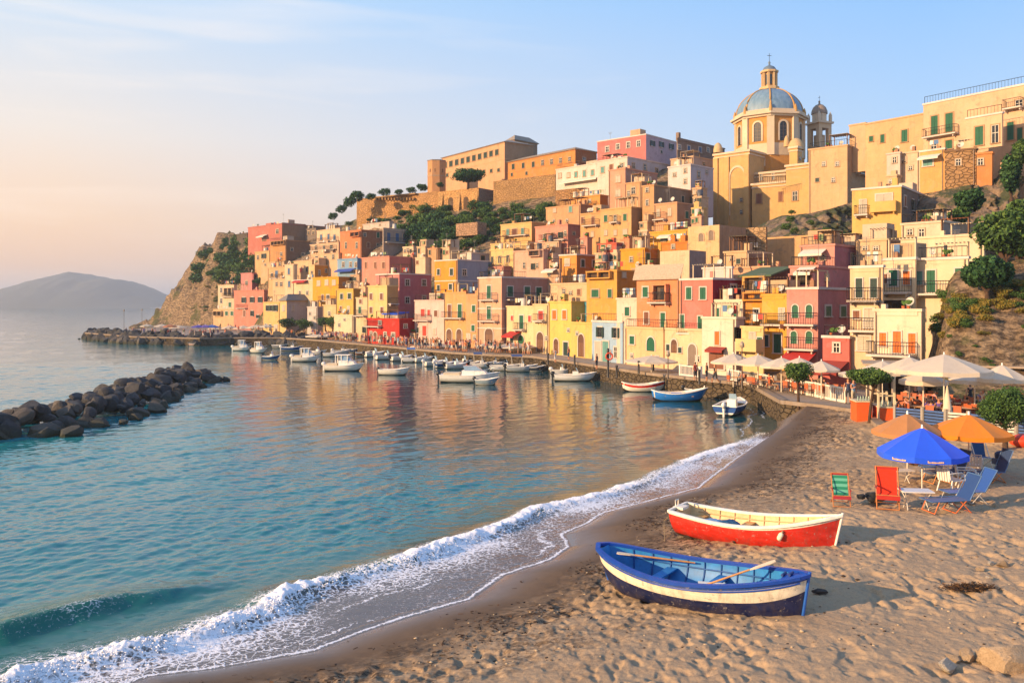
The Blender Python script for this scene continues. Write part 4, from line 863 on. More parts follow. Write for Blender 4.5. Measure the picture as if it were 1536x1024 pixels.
LST = """
372,423,423,335,364|a=44 d=14|#d07e68/#b08a62|long salmon red block topping the left headland|w416,347,5,6;A396.5,357,6,10;M391,402,352,1.6,0
423,424,458,334,358|a=44 m=1.01|#a88f6c|grey beige block joined behind the salmon red block on the headland|k429,347,3,7;k441.5,347,3,7;k451,347,3,7
343,371,372,349,368|a=50 st=1 m=1.02 bare=1|#5c5348|low dark stone building on the headland left of the salmon block|
326,341,343,358,369|a=50 st=1 m=1.02 bare=1|#6f5f4c|small stone ruin at the far left top of the headland|
458,474,476,342,358|m=1.03|#8e8274|grey far building right of the beige headland block|w463,349,4,5;w470,349,4,5
405,429,465,360,390|rail=1|#d39c5e/#a07c58|tan block with a rooftop loggia under the salmon red headland block|L409,428,361,368;w422,381,4,5;w438,374,4,5;w454,382,4,5
382,404,405,376,396||#e0b87c|sand coloured low house left of the tan loggia block|o396,384,4,7;w387,386,3,6
391,427,436,391,402|a=52|#dcb887|low sand coloured terrace house with dark openings under the tan block|w398,396,4,5;w408,396,4,5;w420,396,4,5
402,427,436,400,420|m=.99|#dfb67e|sand coloured house with a blue door above the mauve pink house|B415,411,4,10;w408,412,3,5;K408,424,417
427,441,446,396,438||#ead2a6|narrow tall cream house with two stacked blue windows|B433.5,407,3,9;B434,426,3,9
409,427,430,418,434|m=.985|#e6c593|little cream house beside the narrow tall cream house|w422,426,4,6;w415,426,3,6
440,468,474,390,420|m=1.0|#ecc995|cream house with red shutters above the red laundry|r443,405,4,6;r452,405,5,6;o462,404,3,8
440,469,474,419,452|m=.98 tr=w|#f0d7a8|cream house with red awning strung under its roof left of the bright yellow house|M443,462,420,1.0,1;w450,439,3,6;w461,439,3,6
463,472,506,397,430||#f0cf8e/#e2a020|yellow house with a pale left wall above the biggest yellow house|w468,411,3,9;w479,409,3,8;w489,406,3,6;w498,412,4,7
361,378,404,409,436|rail=1|#dd9488/#b8737a|mauve pink terrace house with a roof frame above the pink waterfront house|w370,424,4,6;w386,421,4,8;w396,421,3,6;L379,402,412,419
351,396,427,435,484|q=1 Y=224 a=40|#e8957a/#cf8a78|salmon pink three storey house at the left end of the waterfront|o366,450,4,8;o378.5,449.5,4,8;o390.5,449.5,4,8;b366.5,470,3,9;o378.5,470,3,8;o387,474.6,3,5;K357,371,462
327,351,356,427,466|q=1 Y=244 a=42|#ecd3a8|cream house with loggia balconies leftmost of the waterfront houses|w332,435,3,7;w332,451,3,7;L338,350,432,443;g345,457,4,7;K336,351,445
320,352,359,464,484|q=1 Y=234 a=40 bare=1|#e3c08c|low sand coloured terrace building below the leftmost cream house|L322,334,467,473;g340,470,5,6;g348,470,4,6
395,420,426,453,502|q=1 Y=193 a=40|#f0cb7d|pale yellow tall house between the salmon pink and the white hip roofed houses|o401.7,462,3,8;o407,462,3,8;o413.4,462,4,9;k399,488.7,3,6;k405.5,491,3,9;y414,492,4,9
420,430,468,451,486|q=1 Y=190 a=40 roof=hip rh=1.5 rc=#7e766e|#f2d38c/#c9c2ba|white house with a grey hipped roof near the left end of the quay|y425.4,462,3,8;y439.4,462,4,8
461,476,484,460,484|q=1 Y=181 a=44|#ddd3c4/#b4a89c|small white annex beside the hip roofed white house|w465,470,3,5;w472,476,3,5
469,508,538,415,458|q=1 Y=181 a=40 bare=1|#efb32c/#d68f1c|biggest bright yellow house on the left of the town|y478,425,4,7;y490,424,4,7;y501,424,4,7;w492,446.5,4,9;b484,446,3,8;K481,503,451;w516,426,3,5;w526,432,3,4
484,505,508,457,493|q=1 Y=172 a=40|#efcf94|cream lower wing under the biggest bright yellow house|w494,470,3,6;w494,483,3,5
504,530,541,433,474|q=1 Y=165 a=42 rail=1|#f2c258/#d79e3a|golden yellow house with dark square windows right of the biggest yellow house|k512.6,444.6,4,8;k524.4,444,5,8;b511.5,464,3,9;y523,464,3,9
501,530,545,472,500|q=1 Y=163 a=42 bare=1|#f4e0b4|pale cream ground floor under the golden yellow house|w517,479,3,4;w509,487,3,5
534,551,556,446,510|q=1 Y=155 a=42|#efd6a4|narrow cream house with green balcony next to the red house|g540,465,4,10;o546.6,494.5,3,9;K535,550,473;b541,452,4,6
551,580.6,597,428,476|q=1 Y=146 a=44|#f5d689/#d7ac66|pale yellow house behind the red house with a side balcony|b556.7,444.6,4,9;b572.4,444.6,4,9;b556.7,465,4,9;b573,465,4,9;K582,595,455
564,599,647,410,465|Y=152 dn=9 tr=w|#dc8f82/#cc7a7c|large rose pink house behind the red house|r576,422,5,7;y591,423,5,9;w611,423.7,6,9;w636,424,6,9;w611,450,6,9;w636,447,5,7
542,584,617,384,427|bare=1|#e59c80/#cf7b6a|salmon pink four window house above the rose pink house|b549,397.7,3,9;b563,397.7,3,9;b575.5,397.7,4,9;w549,421,3,7;w566,421,3,6
506,536,542,387,416|bare=1|#8fb7cf/#6f9cc4|light blue house in the left half of the town|w515,396.6,3,7;w526,396.6,3,7;w534,397,3,7;M508,534,403,1.2,2
510,542,574,344.5,379||#e2905a/#b07a52|orange terracotta house near the top left of the town|w519,368,3,9;w535,368,3,9;L528,541,348,355;w547,352,4,6;g567,352.7,4,8;b552.5,368,4,8;k567,369.6,4,8
574,575,618,341.7,379|a=42 m=1.0|#d8c2a4/#c2ac94|grey beige palazzo with three tall balcony windows near the top left|B583,355,5,12;B595.6,356,5,12;B607,356,5,10;K577,613,364
475,510,512,342,364||#f0cfa4|cream upper house with three blue shuttered windows left of the orange terracotta house|B482,356,3,8;B493,355,3,8;B502,356,3,8;K478,508,362
465,508,511,363,379|m=.99|#e6c39a|low cream terrace house with a railing below the blue shuttered cream house|w474,371,3,6;w486,371,3,6;w497,371,4,7;K468,505,375
463,508,512,379,392|m=.985|#e9c294|peach low house with open terrace above the yellow houses|w475,387,4,6;w488,387,4,6;w500,385,3,7
544,584,590,332,345|m=1.04 bare=1|#d9cbb8|whitewashed low roof building behind the orange terracotta house|w556,337,3,3;w570,337,3,3
550,599,622,478,514|q=1 Y=142 a=42 bare=1|#dc3a26/#b3241f|bright red harbour house under a blue roof canopy|A563,505,5,14;w578,501.5,4,7;w590,502,5,6;w557,500,3,6;K551,573,489;w570,484,4,6;w608,489,5,6
576,598,612,471,482|Y=143.5 a=42 dn=1 roof=lean rh=.35 rc=#1c50c8|#cfc6b8|little glazed terrace room under a blue roof on top of the red house|w582,477,4,5;w590,477,4,5;w605,477,5,5
608,622,623,500,517|q=1 Y=143 a=42 bare=1|#f1dbaa|tiny cream annex at the foot of the red house|w613,506,4,7
622,666,668,450,511|q=1 Y=138 rail=1|#efd0bd|pale pink house with a corner roof balustrade right of the red house|r634.5,469,6,11;r643.5,469,4,9;b654,470,5,9;K625,647,480;k627,495,3,8;r637,496,6,15;y652,497,4,9
666,699,701,438,515|q=1 Y=133|#efb46c|apricot house with twin arched doors on the quay|b674.5,466.4,5,19;g690,466.4,6,20;A674,503,8,19;A689,503,8,19;K667,697,476.5
699,718.5,720,441,517|q=1 Y=129.5|#e7ad72|narrow apricot house between the twin arched house and the big salmon palazzo|g710.8,463,5,10;g710,492,5,9;y703,505,5,8;w712,506,3,6
652,686,734,389,445|a=44 tr=w m=.97 band=.42|#f0a62c/#a3adb8|orange house with white trim and a grey blue side wall|k658,408,4,9;k677.5,408,5,10;k658,432,4,9;k676,430,5,8;w696.4,408.5,6,9;w722,412,4,7
687,707,734,378.5,405|a=44 m=1.0|#e9dcc4/#b4bac4|white house with a blue grey side above the orange and white house|w697,386,4,5;k724,387.4,6,8
717,752.5,825,415,520|q=1 Y=124.5 a=46 tr=w band=.56;.29 rail=1|#f0bd94/#c99882|large salmon palazzo with white cornice in the middle of the quay|g733.7,438,6,19;g733.7,469,6,19;A733.7,505,12,26;K723,746,449.5;K722,748,481;g765,437,8,15;g790.5,438,8,16;g808,438,8,14;K759,822,449
760,800,802,459,524|q=1 Y=119|#f3dca2|low pale cream house with red awning and pink shutters in front of the salmon palazzo|r768.4,477,3,7;g782.5,483,6,20;r794.7,478,4,9;K776,790,494;V782,511,9,17;M765,782,497,1.5,1;k768,512,5,14
800,823,824,456,529|q=1 Y=115.5|#f0d296|narrow cream house with red shutters and a brown arched door|r811.5,472.7,7,13;A810.4,513,10,30;K806,820,481;w820,507,2,6
823,857,858,452,533|q=1 Y=110.5|#f5d168|bright yellow quay house with two orange shutters|O832,472,6,13;O847,472,6,13;A834.5,519,7,22;k849,523,7,20;w853,495,3,5
857,890,891,484,540|q=1 Y=105 bare=1|#f2cb6c|yellow ground floor house with a tall arched doorway left of the blue house|A872,518,9,34;w866,500,3,5
857,909,911,453,500|q=1 Y=106.5 bare=1|#4c9aa4|teal walled house set behind the yellow ground floor house|w867.3,472,8,14;K862,885,486;w897,474,6,10
888,934,938,482,552|q=1 Y=96.5 rail=1 bare=1 tr=w|#a9cbe0/#8fb2cc|light blue and white house with shuttered windows and flower boxes|o900.5,498,6,15;o924,499,6,15;y897.4,533,8,28;t908.7,533,9,30;w924,528,5,16
938,995,996,492,560|q=1 Y=89 bare=1 rail=1|#f0cc92|cream quay house with an arched green shutter right of the light blue house|g948.5,510,7,12;V976.6,516,12,21;w948,533,3,6;b986,540,5,12
925,955,957,447,492|q=1 Y=95 a=52 rail=1|#f2ddbe|small whitewashed house with one green window above the cream quay house|g941,467,7,13
955,1020,1022,417,496|q=1 Y=90 a=52 roof=lean rh=1.5 rc=#a59480|#eb9a64|orange house with a slanting roof and double balcony|g968.4,438,8,15;b970,477,7,18;g994.7,480,7,22;L984,1003,428,450;K978,1006,453
1020,1069,1127,417,504|q=1 Y=84.5 a=50 tr=w bare=1|#e88672/#b22a36|coral red house with a dark crimson side wall|g1033.6,440,8,18;g1054.7,440,9,18;g1023.5,484,6,24;g1050.5,484,6,20;K1022,1062,499;w1100,433,8,12
995,1053,1054,494,566|q=1 Y=84 bare=1|#f3d8a6|cream arcade house under the coral red house|A1011.6,519,9,20;a1039,535,12,38;k1002.5,521,4,9;k1020.5,525,4,8;w1047,538,3,8
1069,1114,1116,449.5,478|q=1 Y=82 a=52|#f4e4be|upper cream house with two green shutters behind the white tall house|g1076,469,6,14;g1101.6,469,6,14
1053,1104,1116,476,564|q=1 Y=79 a=52 bare=1|#f6e8c8/#d9cdb8|tall white cream house with a brick red shop doorway|O1076,507,7,20;b1075,538,22,30;M1064,1090,520,.7,4;w1060,545,3,6
1115,1155,1157,439,496|q=1 Y=80 a=52|#ea9c2c|ochre orange house with a green awning roof terrace|w1135,470.6,8,15;K1117,1143,492;L1120,1152,440,449
1143,1180,1182,441,531|q=1 Y=76.5 a=52 rail=1|#f2b640|golden house with arched window and green doors beside the pink house|y1173,471,7,17;K1148,1178,486;D1166.6,515,11,28;k1149.5,511,6,17
1112,1145,1147,490,560|q=1 Y=76 a=54 bare=1|#f3d58c|pale yellow house with a low white terrace between the white and golden houses|y1129,508,8,18;P1114,1145,524,1.0;g1140,513,4,14
1180,1227,1276,431,545|q=1 Y=72 a=44 tr=w bare=1|#e89a86/#d98c84|tall pink house with four arched green shuttered windows|V1193,467,9,20;V1214,467,9,20;V1191,506,9,19;V1214,506,9,19;K1182,1226,486;K1182,1226,522.5;g1242,466.5,8,15;g1264.5,467,8,15;k1265,429,7,11;k1244,503,7,12;M1181,1226,527,2.2,1
1185,1227,1277,398,433|a=44 Y=78 rail=1|#eaa28e/#d98c84|upper pink terrace floor set back above the tall pink house|L1188,1222,412,428;w1240,416,5,9;M1200,1225,400,1.4,0
1200,1252,1301,366,404|a=44 Y=86 rail=1|#e8a48e/#c08088|pink house with a mauve side wall high behind the tall pink house|w1216,386,6,9;w1234,386,5,9;M1205,1240,374,1.2,0
1234,1274,1276,504.6,560|q=1 Y=68 a=48 rail=1 tr=w bare=1|#e07464|small coral red house with a white framed window beside the tall pink house|w1255,521,8,14;k1247,552,7,14;M1235,1273,541,2.0,4
1275,1324,1326,398,560|q=1 Y=66.5 a=50 rail=1 tr=w|#f2d2a0|cream four storey house with olive doors right of the pink house|k1289,432,8,29;k1311,432,8,29;K1277,1322,450;b1285,472,5,12;y1304,477,14,28;K1280,1321,495;y1296,515,18,20;K1277,1322,450
1324,1373,1375,386,475|q=1 Y=68 a=50 tr=w|#f4dcae|upper cream house with a wide green shutter and laundry balcony|g1340,417,13,24;b1330,418,4,14;O1360,417,6,20;K1326,1368,438;L1322,1366,450,468
1311,1382,1384,464,560|q=1 Y=62.5 a=52 bare=1|#f6e4be|projecting cream block with three orange shuttered doors|O1324.7,509,10,20;O1346,513,12,32;O1368.5,515,9,30;K1310,1376,531.5,1.1
1373,1452,1454,385,470|q=1 Y=66 a=50 rail=1 tr=w|#f4dfb2|cream row with tall green doors behind the green tree|t1379,417,9,20;g1396.6,422,13,33;g1440,413,14,21;K1374,1430,440
1351,1476,1478,350,398|q=1 Y=72 a=50 bare=1|#f5dfb4|plain cream upper wall above the cream row at the right|w1382,372,7,8
1352,1415,1440,331,362|Y=80 a=50 rail=1|#efd9b4/#b5a592|pale cream house with a roof terrace under the yellow cliff house|w1382.6,349,8,12;w1365,348,6,9
1278,1352,1408,278,364|a=38 tr=w|#f3c66c/#8f8272|yellow house with a bare grey side wall below the palazzo at right|y1326,300.5,23,18;y1294.5,311,9,22;B1316,349,6,14;B1336,347.6,6,14;P1308,1346,316,.7;K1284,1304,322
896,969,1015,201,240|a=42 kind=palace tr=w|#df8478/#d6c0c2|long red pink palazzo on the skyline with a white side|w911,224,5,8;w927,220,5,8;w942.5,217.6,5,9;w958,215.4,5,9;o978.6,215.4,4,8;o992,217,4,8;o1006.7,220,4,8;k992,228,4,4
1015,1016,1087,206.6,240|a=46 kind=palace m=1.02|#a08a74|grey brown long building on the skyline right of the red pink palazzo|w1019,221,4,7;B1033,223,4,8;B1050,225,4,8;w1062,225,4,7;w1074,227,4,6
834,905,906,243,276|a=47 kind=palace rail=1|#efe2cc|long white row of terrace houses with teal shutters below the skyline|y840,263.7,4,7;y853,263,4,7;t864,262,4,8;t876.6,260.5,4,9;t889,259,4,8;w897,268,3,5;M845,900,268,1.2,0
896,941,1034,235,276|a=46 m=.985|#f1dfc8/#d8d2cc|white corner house on the ridge right of the white terrace row|t904,255,5,9;b917,251,5,8;w933,248.6,5,7;w950,248.6,4,8;w967.5,251,4,9;w985,256,4,7;w1010,257,4,7
1002,1036,1070,246,284|m=.985|#e6ddd2/#cfc8c4|white block with a roof terrace left of the church|w1012,262,4,6;w1028,256,4,7;w1048,262,4,9;w1028,272,4,7;w1060,258,3,6
1006,1040,1072,234,262|m=1.03|#e0c096/#c9b8a6|sand and white houses with odd roofs high left of the church|w1018,246,3,5;w1030,243,3,4;w1056,246,4,5
913,938,986,252,312||#e6a882/#c39a84|tall peach house with a whitewashed foot in the upper town|y927,268.5,7,10;y927,289.6,7,10;w950,262,4,6;w966,265,4,5
939,962,984,272,312||#dcae78/#b8936c|tan house with a double window beside the tall peach house|w950,286,6,10;w943,290,3,8;w949,302,5,6
963.6,981,1048,277,335|bare=1|#d8aa72/#a98e6c|tall tan house with a long blank shaded side left of the church|w971,285,5,7;w971,304,4,9;w972,326,4,8
981,1015.6,1045,303,340||#e3ae7e/#b8916c|peach tan house with grey shutters left of the church|y987.5,319.4,4,11;y1004.5,318,5,12;K983,1000,329
854,900,912,292,316|rail=1|#e9a64e/#cf8a38|orange terrace house under the white row|w884,302,5,5;w868,304,4,5
819,870.6,900,306,338||#e4ae7a/#c49468|peach flat roofed house left of the tan middle houses|y832,315,4,8;t855.8,314,5,9;w831,331,4,4;w850.7,330.5,4,4
870.6,900.5,903,318,358||#e0b070|tan house with a small balcony above a green shrub|b874,330.5,4,9;b889.6,331.6,4,13;K877,899,338;y888.7,351.5,4,8
900.5,947,964,310,358||#e4b876/#c09a68|tan house with two green windows and a flower balcony in the upper middle|g908.7,328,5,10;w923,328,4,11;g937.7,326,5,10;K918,930,333;y909,349,4,8;y923,349,4,8;y937.7,348,6,8
751,797.5,819,332.7,374|rail=1|#f0c47a/#d8ac66|pale yellow house with a dark door topmost right of the green slope|t762,348,4,9;b772,348.7,7,11;t784,347,4,10;K757,793,353;t780,366.5,4,7;t789,366.6,4,7
735,770,788,372.6,405||#f2d084/#dcb472|lemon yellow house with three dark green windows|k738.5,390,3,10;k749.7,389,4,10;k762,388,4,10;w778,386,5,6
736,792,800,362,376|m=.985 rail=1|#f0c880|long low yellow terrace with a row of windows under the pale yellow house|w745,368,4,6;w752,368,4,6;w760,368,4,6;w767,368,4,6
803,851.8,874,336,372||#e6a084/#d09078|peach pink house with a balcony right of the pale yellow house|w817,355,4,8;b829,353.7,4,9;o841,352.6,4,9;w848,350,3,8;K812,850,360;w860.6,350,4,5
770,815,822,374,410|rail=1|#e6bc9c|pinkish cream house with arched loggia in the middle of the town|L796,812,376,384;w786.5,398,4,9;o800,399.6,3,9;w806,398,3,7
802,838,842,362,382|m=1.0|#ecc49a|cream low house beneath the peach pink house|w812,372,3,6;w822,371,3,7;w832,370,3,5
815,839,842,404,428|m=.97|#e8be94|peach cream house with striped awning left of the orange middle house|w824,412,4,6;M818,836,403,1.0,0
839,865,901,381,420|tr=w|#f0a648/#c98432|orange house with a timber pergola on its roof in the middle of the town|y851,393.7,6,10;k874,395,5,11;k891,395.6,5,10
826,880,884,424,455|m=.93 rail=1|#f0ca98|cream long terrace house above the teal house|b868.5,438,5,9;w846,437,3,7;w856,439,4,6
880,925.5,957,405,464|m=.93|#f2b24e/#dd9230|golden orange house with green shutters on two floors above the teal house|L884,918,408,417;g893,440,13,11;g915,440,6,12;y936,412,5,9
931,967,993,372,402||#f0aa2a/#d88a1c|amber house with a green door below the cream retaining wall|w947,389,5,8;g971.7,387,6,14;K958,990,399
975,1032,1034,344,374|rail=1|#f4b440|amber upper house with a roof railing left of the stone bastion|o996,358,6,8;g1014,356,6,10;M990,1008,352,.8,0
993,1034,1036,362,380|m=.985|#e88a30|orange wing below the amber upper house|w1010,370,5,7
897,925,940,364,384|m=.99|#d8684c/#a06a70|small red house with a mauve side and tile porch|g905,371,6,7;w914,371,5,6;w930,373,4,5
1113,1155,1186,413,445|q=1 Y=84 a=48 roof=lean rh=1.0 rc=#4a5a3c bare=1|#e4b05c/#6e4a34|roof terrace room with dark timber frames above the ochre house|L1120,1150,416,436
1098,1155,1190,399,420|Y=92 a=48 bare=1|#eeb98a/#bca894|peach parapet house with an arched opening below the stone wall|A1135,408,6,8;w1112,410,4,5
1054,1098,1100,400,425|Y=92 a=50 bare=1|#ece2d4|white terrace wall above the crimson side wall|
1350,1380,1382,226,264|Y=108 a=50 bare=1|#e8cfa8|cream small houses tucked under the long orange building|w1342,241,4,5;w1356,240,7,9;w1366,252,6,6
1330,1350,1352,228,264|Y=109 a=50 bare=1|#e2d2bc|whitewashed little house next to the church side building|w1342,240,6,9
1380,1417,1419,222,275|Y=98 a=48 tr=w bare=1|#eeb566|small orange house with teal window and awning under the palazzo|t1392,243,14,12;M1381,1412,232,1.0,0
1417,1464,1466,222,282|Y=96 a=30 st=1 bare=1|#8d6f4e|rough stone house with one small dark window under the palazzo|w1437.5,243.5,6,10
1465,1488,1490,228,275|Y=94 a=30 bare=1|#df9650|orange plastered wall house beside the rough stone house|w1468.7,243,5,10
1385,1600,1602,113,262|Y=92 a=56 kind=palace tr=w dn=5 bare=1 rail=1|#e8c596|biggest peach palazzo along the top right skyline|g1402,188,10,28;g1424,184,11,28;g1516,197,10,27;w1529,156,12,13;K1508,1536,162;g1530,204,8,24;K1388,1438,203;g1423.5,217,10,13;w1401,219.5,9,8
1298,1385,1387,170,226|Y=112 a=53 kind=palace bare=1|#e8bd84|long orange building between the church and the biggest palazzo|g1307,208.5,6,8;g1324,208,6,12;g1357,204,9,18
1274,1298,1300,184,214|Y=122 a=50 kind=palace bare=1|#e6c08e|small peach block at the left end of the long orange building|
1213,1271,1334,217,280|Y=122 a=42 dn=9 rail=1|#e8c08a/#cda676|beige two sided house right of the church with a tall green balcony door|w1236,246,5,7;w1256,246,5,7;k1226,270,4,6;w1250,270,5,7;g1291,250,8,22;w1323,249,6,10;K1283,1300,262
1238,1262,1267,254,313|Y=126 a=42 dn=6 bare=1|#e2bd88|narrow beige annex with two small dark windows beside the church|k1259,274.5,4,8;k1259,296.6,4,8
"""
for ln in LST.strip().split('\n'): house(ln)  # yellow cliff house's side has shade painted in, hipped white house's front sun yellow
# projecting bay of the palazzo
house("1449,1503,1505,168,219|Y=94 a=54 kind=palace tr=w dn=0 bare=1 rail=1 d=2.5|#ecca9c|projecting terrace bay with two green doors on the biggest palazzo|g1470,166,10,9;g1469,204,12,28;w1493,201,11,27")
# ---- walls of the hill ----
WL = """
535,657,659,287,338|Y=206 a=34 kind=wall st=1 d=6 dn=8|#a47c50|long golden stone rampart with a row of corbels below the trees|
657,718,763,281.6,335|Y=198 a=36 kind=wall st=1 dn=6|#b48a58/#7d7264|buttressed stone bastion with two tall niches|
740,833,834,261,315|Y=186 a=40 kind=wall st=1 d=6 dn=6|#94744e|rough stone terrace wall in front of the orange convent building|
833,905,906,278,315|Y=170 a=40 kind=wall st=1 d=5 dn=6|#96724c|rough stone wall under the long white terrace row|
684,716,730,333,350|Y=176 a=40 kind=wall st=1 d=3 dn=.3|#9c7c62|small stone retaining wall standing among the green bushes|
1032,1079,1119,337,410|Y=104 a=44 kind=wall dirt=.9|#ecc88e/#c2a078|tall stained cream bastion below the church|a1052,356,7,12;a1067,353,7,15
1104,1149,1151,340,408|Y=107 a=44 kind=wall st=1|#94795a|stained grey stone bastion wall below the church|
1148,1241,1243,351,398|Y=106 a=44 kind=wall dirt=.6|#e9b87a|plain peach retaining wall under the church rock|
990,1034,1059,375,408|Y=98 a=44 kind=wall dirt=.7|#ecd2a6/#a89c90|stepped cream wall with a grey side above the coral red house|
1352,1408,1440,290,350|Y=96 a=40 kind=wall st=1 d=4|#8b7660|grey rubble wall right of the yellow cliff house|
"""
for ln in WL.strip().split('\n'): house(ln)

# ---- small houses packed into the remaining gaps ----
def infill():
    rr = random.Random(11); low = ipl([(470,384),(540,386),(570,384),(585,374),(735,378),(745,372),(830,330),(850,300),(905,268),(1060,262)]); high = ipl([(470,440),(640,438),(720,420),(830,440),(940,440),(1000,410),(1060,405)])
    pal = ['#e6c08c','#ecc998','#dcae78','#e8b890','#efd7ac','#e2a070','#f0c878','#d99a80','#cfae86']; made = 0; spots = []
    for row in range(262, 445, 7):
        for px in range(476, 1058, 9):
            if not (low(px) < row < high(px)): continue
            hit = 0
            for (a, b, c, d) in BOX:
                if a-1 < px < b+1 and c-2 < row < d+3: hit = 1; break
            if hit or any(abs(px-p) < 17 and abs(row-q) < 13 for p, q in spots): continue
            spots.append((px, row))
    for px, row in spots:
        wl, wr = rr.uniform(9, 16), rr.uniform(4, 12); yt = row-rr.uniform(7, 12); yb = row+rr.uniform(7, 12); ws_ = []
        for k in range(rr.randint(1, 3)): ws_.append('%s%.1f,%.1f,%d,%d' % (rr.choice('wkbgyo'), px-wl+3+k*4.5, yt+rr.uniform(6, 8), 3, rr.choice((5, 6, 7))))
        c = rr.choice(pal); house('%.1f,%.1f,%.1f,%.1f,%.1f|m=%.3f a=%d|%s|small plain house packed into a gap between the houses of the slope|%s' % (px-wl, px, px+wr, yt, yb, rr.uniform(.99, 1.02), rr.randint(40, 52), c, ';'.join(ws_)))
    print('infill', len(spots))
infill()
for ln in """
1086,1120,1150,376,412|Y=95 a=46|#e6c08e/#b89c7c|small peach house with a dark door below the stained bastion|w1098,388,4,6;k1108,392,5,8
1240,1284,1300,372,402|Y=90 a=44|#e2ae88/#b98878|low pinkish house behind the mauve side wall|w1256,384,4,6;g1272,384,5,7
1284,1330,1350,358,392|Y=86 a=44|#eacb98/#bfa58a|low sand coloured house under the yellow cliff house|w1298,372,4,6;w1314,372,4,6
1330,1345,1352,262,290|Y=100 a=44|#e4c694|little cream annex beside the yellow cliff house|w1337,272,4,6
1408,1440,1470,330,350|Y=84 a=44 rail=1|#e9d0aa/#c7ac88|low cream terrace wall house under the large dark bush|w1420,338,5,6;w1432,338,5,6
""".strip().split('\n'): house(ln)
# ================= big hilltop buildings =================
def hw(spec, **k):
    return house(spec)
conv = ';'.join(['k%.1f,%.1f,5,8.5' % (668+i*8.6, 248-i*2.15) for i in range(10)]+['k%.1f,%.1f,3.5,5' % (671+i*11, 263-i*1.1) for i in range(8)])
hw("663,757,800,213,281|Y=203 a=54 kind=palace roof=hip rh=1.6 rc=#8d8172 dn=5 band=.62 tr=c|#e2b482/#b89770|long convent palace with a row of dark arched windows left along the ridge|"+conv)
hw("760,772,806,210,250|Y=214 a=46 kind=palace roof=hip rh=1.6 rc=#8d8172 dn=5|#caa06c/#a88a68|raised rear wing with a grey roof behind the convent palace|w790,217,5,4")
o3 = ';'.join(['k%.1f,%.1f,4,8' % (770+i*15, 250-i*1.6) for i in range(3)]+['w%.1f,%.1f,4,8' % (814+i*13.5, 244-i*1.5) for i in range(4)])
hw("757,863,895,224,268|Y=186 a=50 kind=palace roof=hip rh=1.3 rc=#93806a dn=5 band=.6|#e39a4c/#b8763c|orange convent wing stretching right along the ridge|"+o3+";w876,240,5,8;k768,262,3,5;k790,260,3,5")
def octo(r, c=(0, 0)): return [(c[0]+r*math.cos(rad(45*i+22.5)), c[1]+r*math.sin(rad(45*i+22.5))) for i in range(8)]
def fort_tower():
    Y = 210; p = W(655, 285, Y); root = empty('tower', p, 0, 'squat eight sided tower joined to the left end of the convent palace', 'tower')
    h = (285-250)*Y/FO; b = MB(); b.prism(octo(2.3), -5, h+1.2, 0); b.build('wall', plaster('#dba368', .6), root)
    c = MB(); c.prism(octo(2.36), h*.55, h*.55+.2); c.build('cornice', plaster('#c9b08a', .4), root)
    c = MB(); c.prism(octo(2.4), h+1.2, h+1.4); c.build('roof', paint('#7d7264', .8), root)
    for i in range(5):
        an = rad(200+30*i); M = Matrix.Translation((2.12*math.cos(an), 2.12*math.sin(an), h*.72)) @ Matrix.Rotation(an-math.pi/2+math.pi, 4, 'Z')
        c = MB(); c.box(-.22, .22, -.02, .1, 0, .8, 0, M); c.build('window', glassdark(), root)
fort_tower()
# niches as flat dark shapes with recess shade painted in, corbels of the ramparts
def rampart_bits():
    for o in list(bpy.data.objects):
        lab = o.get('label', '')
        if 'rampart' in lab or 'two tall niches' in lab:
            H = None
            if 'rampart' in lab:
                Y, xc, rb, a = 206, 657, 338, rad(34)
            else: Y, xc, rb, a = 198, 718, 335, rad(36)
            H = House(xc, Y, a, rb); H.xc = xc
            if 'rampart' in lab:
                b = MB()
                for i in range(13):
                    s, z, _ = H.hit(567+i*4.6, 300, False); zz_ = CH-(301.5-HZ)*200/FO-H.zb
                    b.box(s-.18, s+.18, -.75, 0, z-.1, z+.5)
                s0, z0, _ = H.hit(564, 297.5, False); s1, _, _ = H.hit(626, 297.5, False); b.box(s0, s1, -.85, 0, z0, z0+.3)
                b.build('corbel_row', stone('#94704a', '#b08d5c', 1, .9), o)
            else:
                for px, py, w_, h_ in ((676, 309, 7, 26), (699, 307, 7, 24)):
                    s, z, Yp = H.hit(px, py+h_/2, False); ww = w_*Yp/FO*1.4; hh = h_*Yp/FO
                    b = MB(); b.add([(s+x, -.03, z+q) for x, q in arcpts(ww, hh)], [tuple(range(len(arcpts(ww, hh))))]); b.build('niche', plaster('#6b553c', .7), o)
                b = MB()
                for px in (662, 688, 714):
                    s, z, Yp = H.hit(px, 321, False); b.add([(s-.7,-.02,z-4),(s+.7,-.02,z-4),(s+.7,-1.6,z-4),(s-.7,-1.6,z-4),(s-.6,-.02,z+5),(s+.6,-.02,z+5)], [(3,2,5,4),(0,3,4),(1,5,2),(2,3,0,1)])
                b.build('buttress', stone('#b48a58', '#d0a46c', 1, .9, True), o)
rampart_bits()

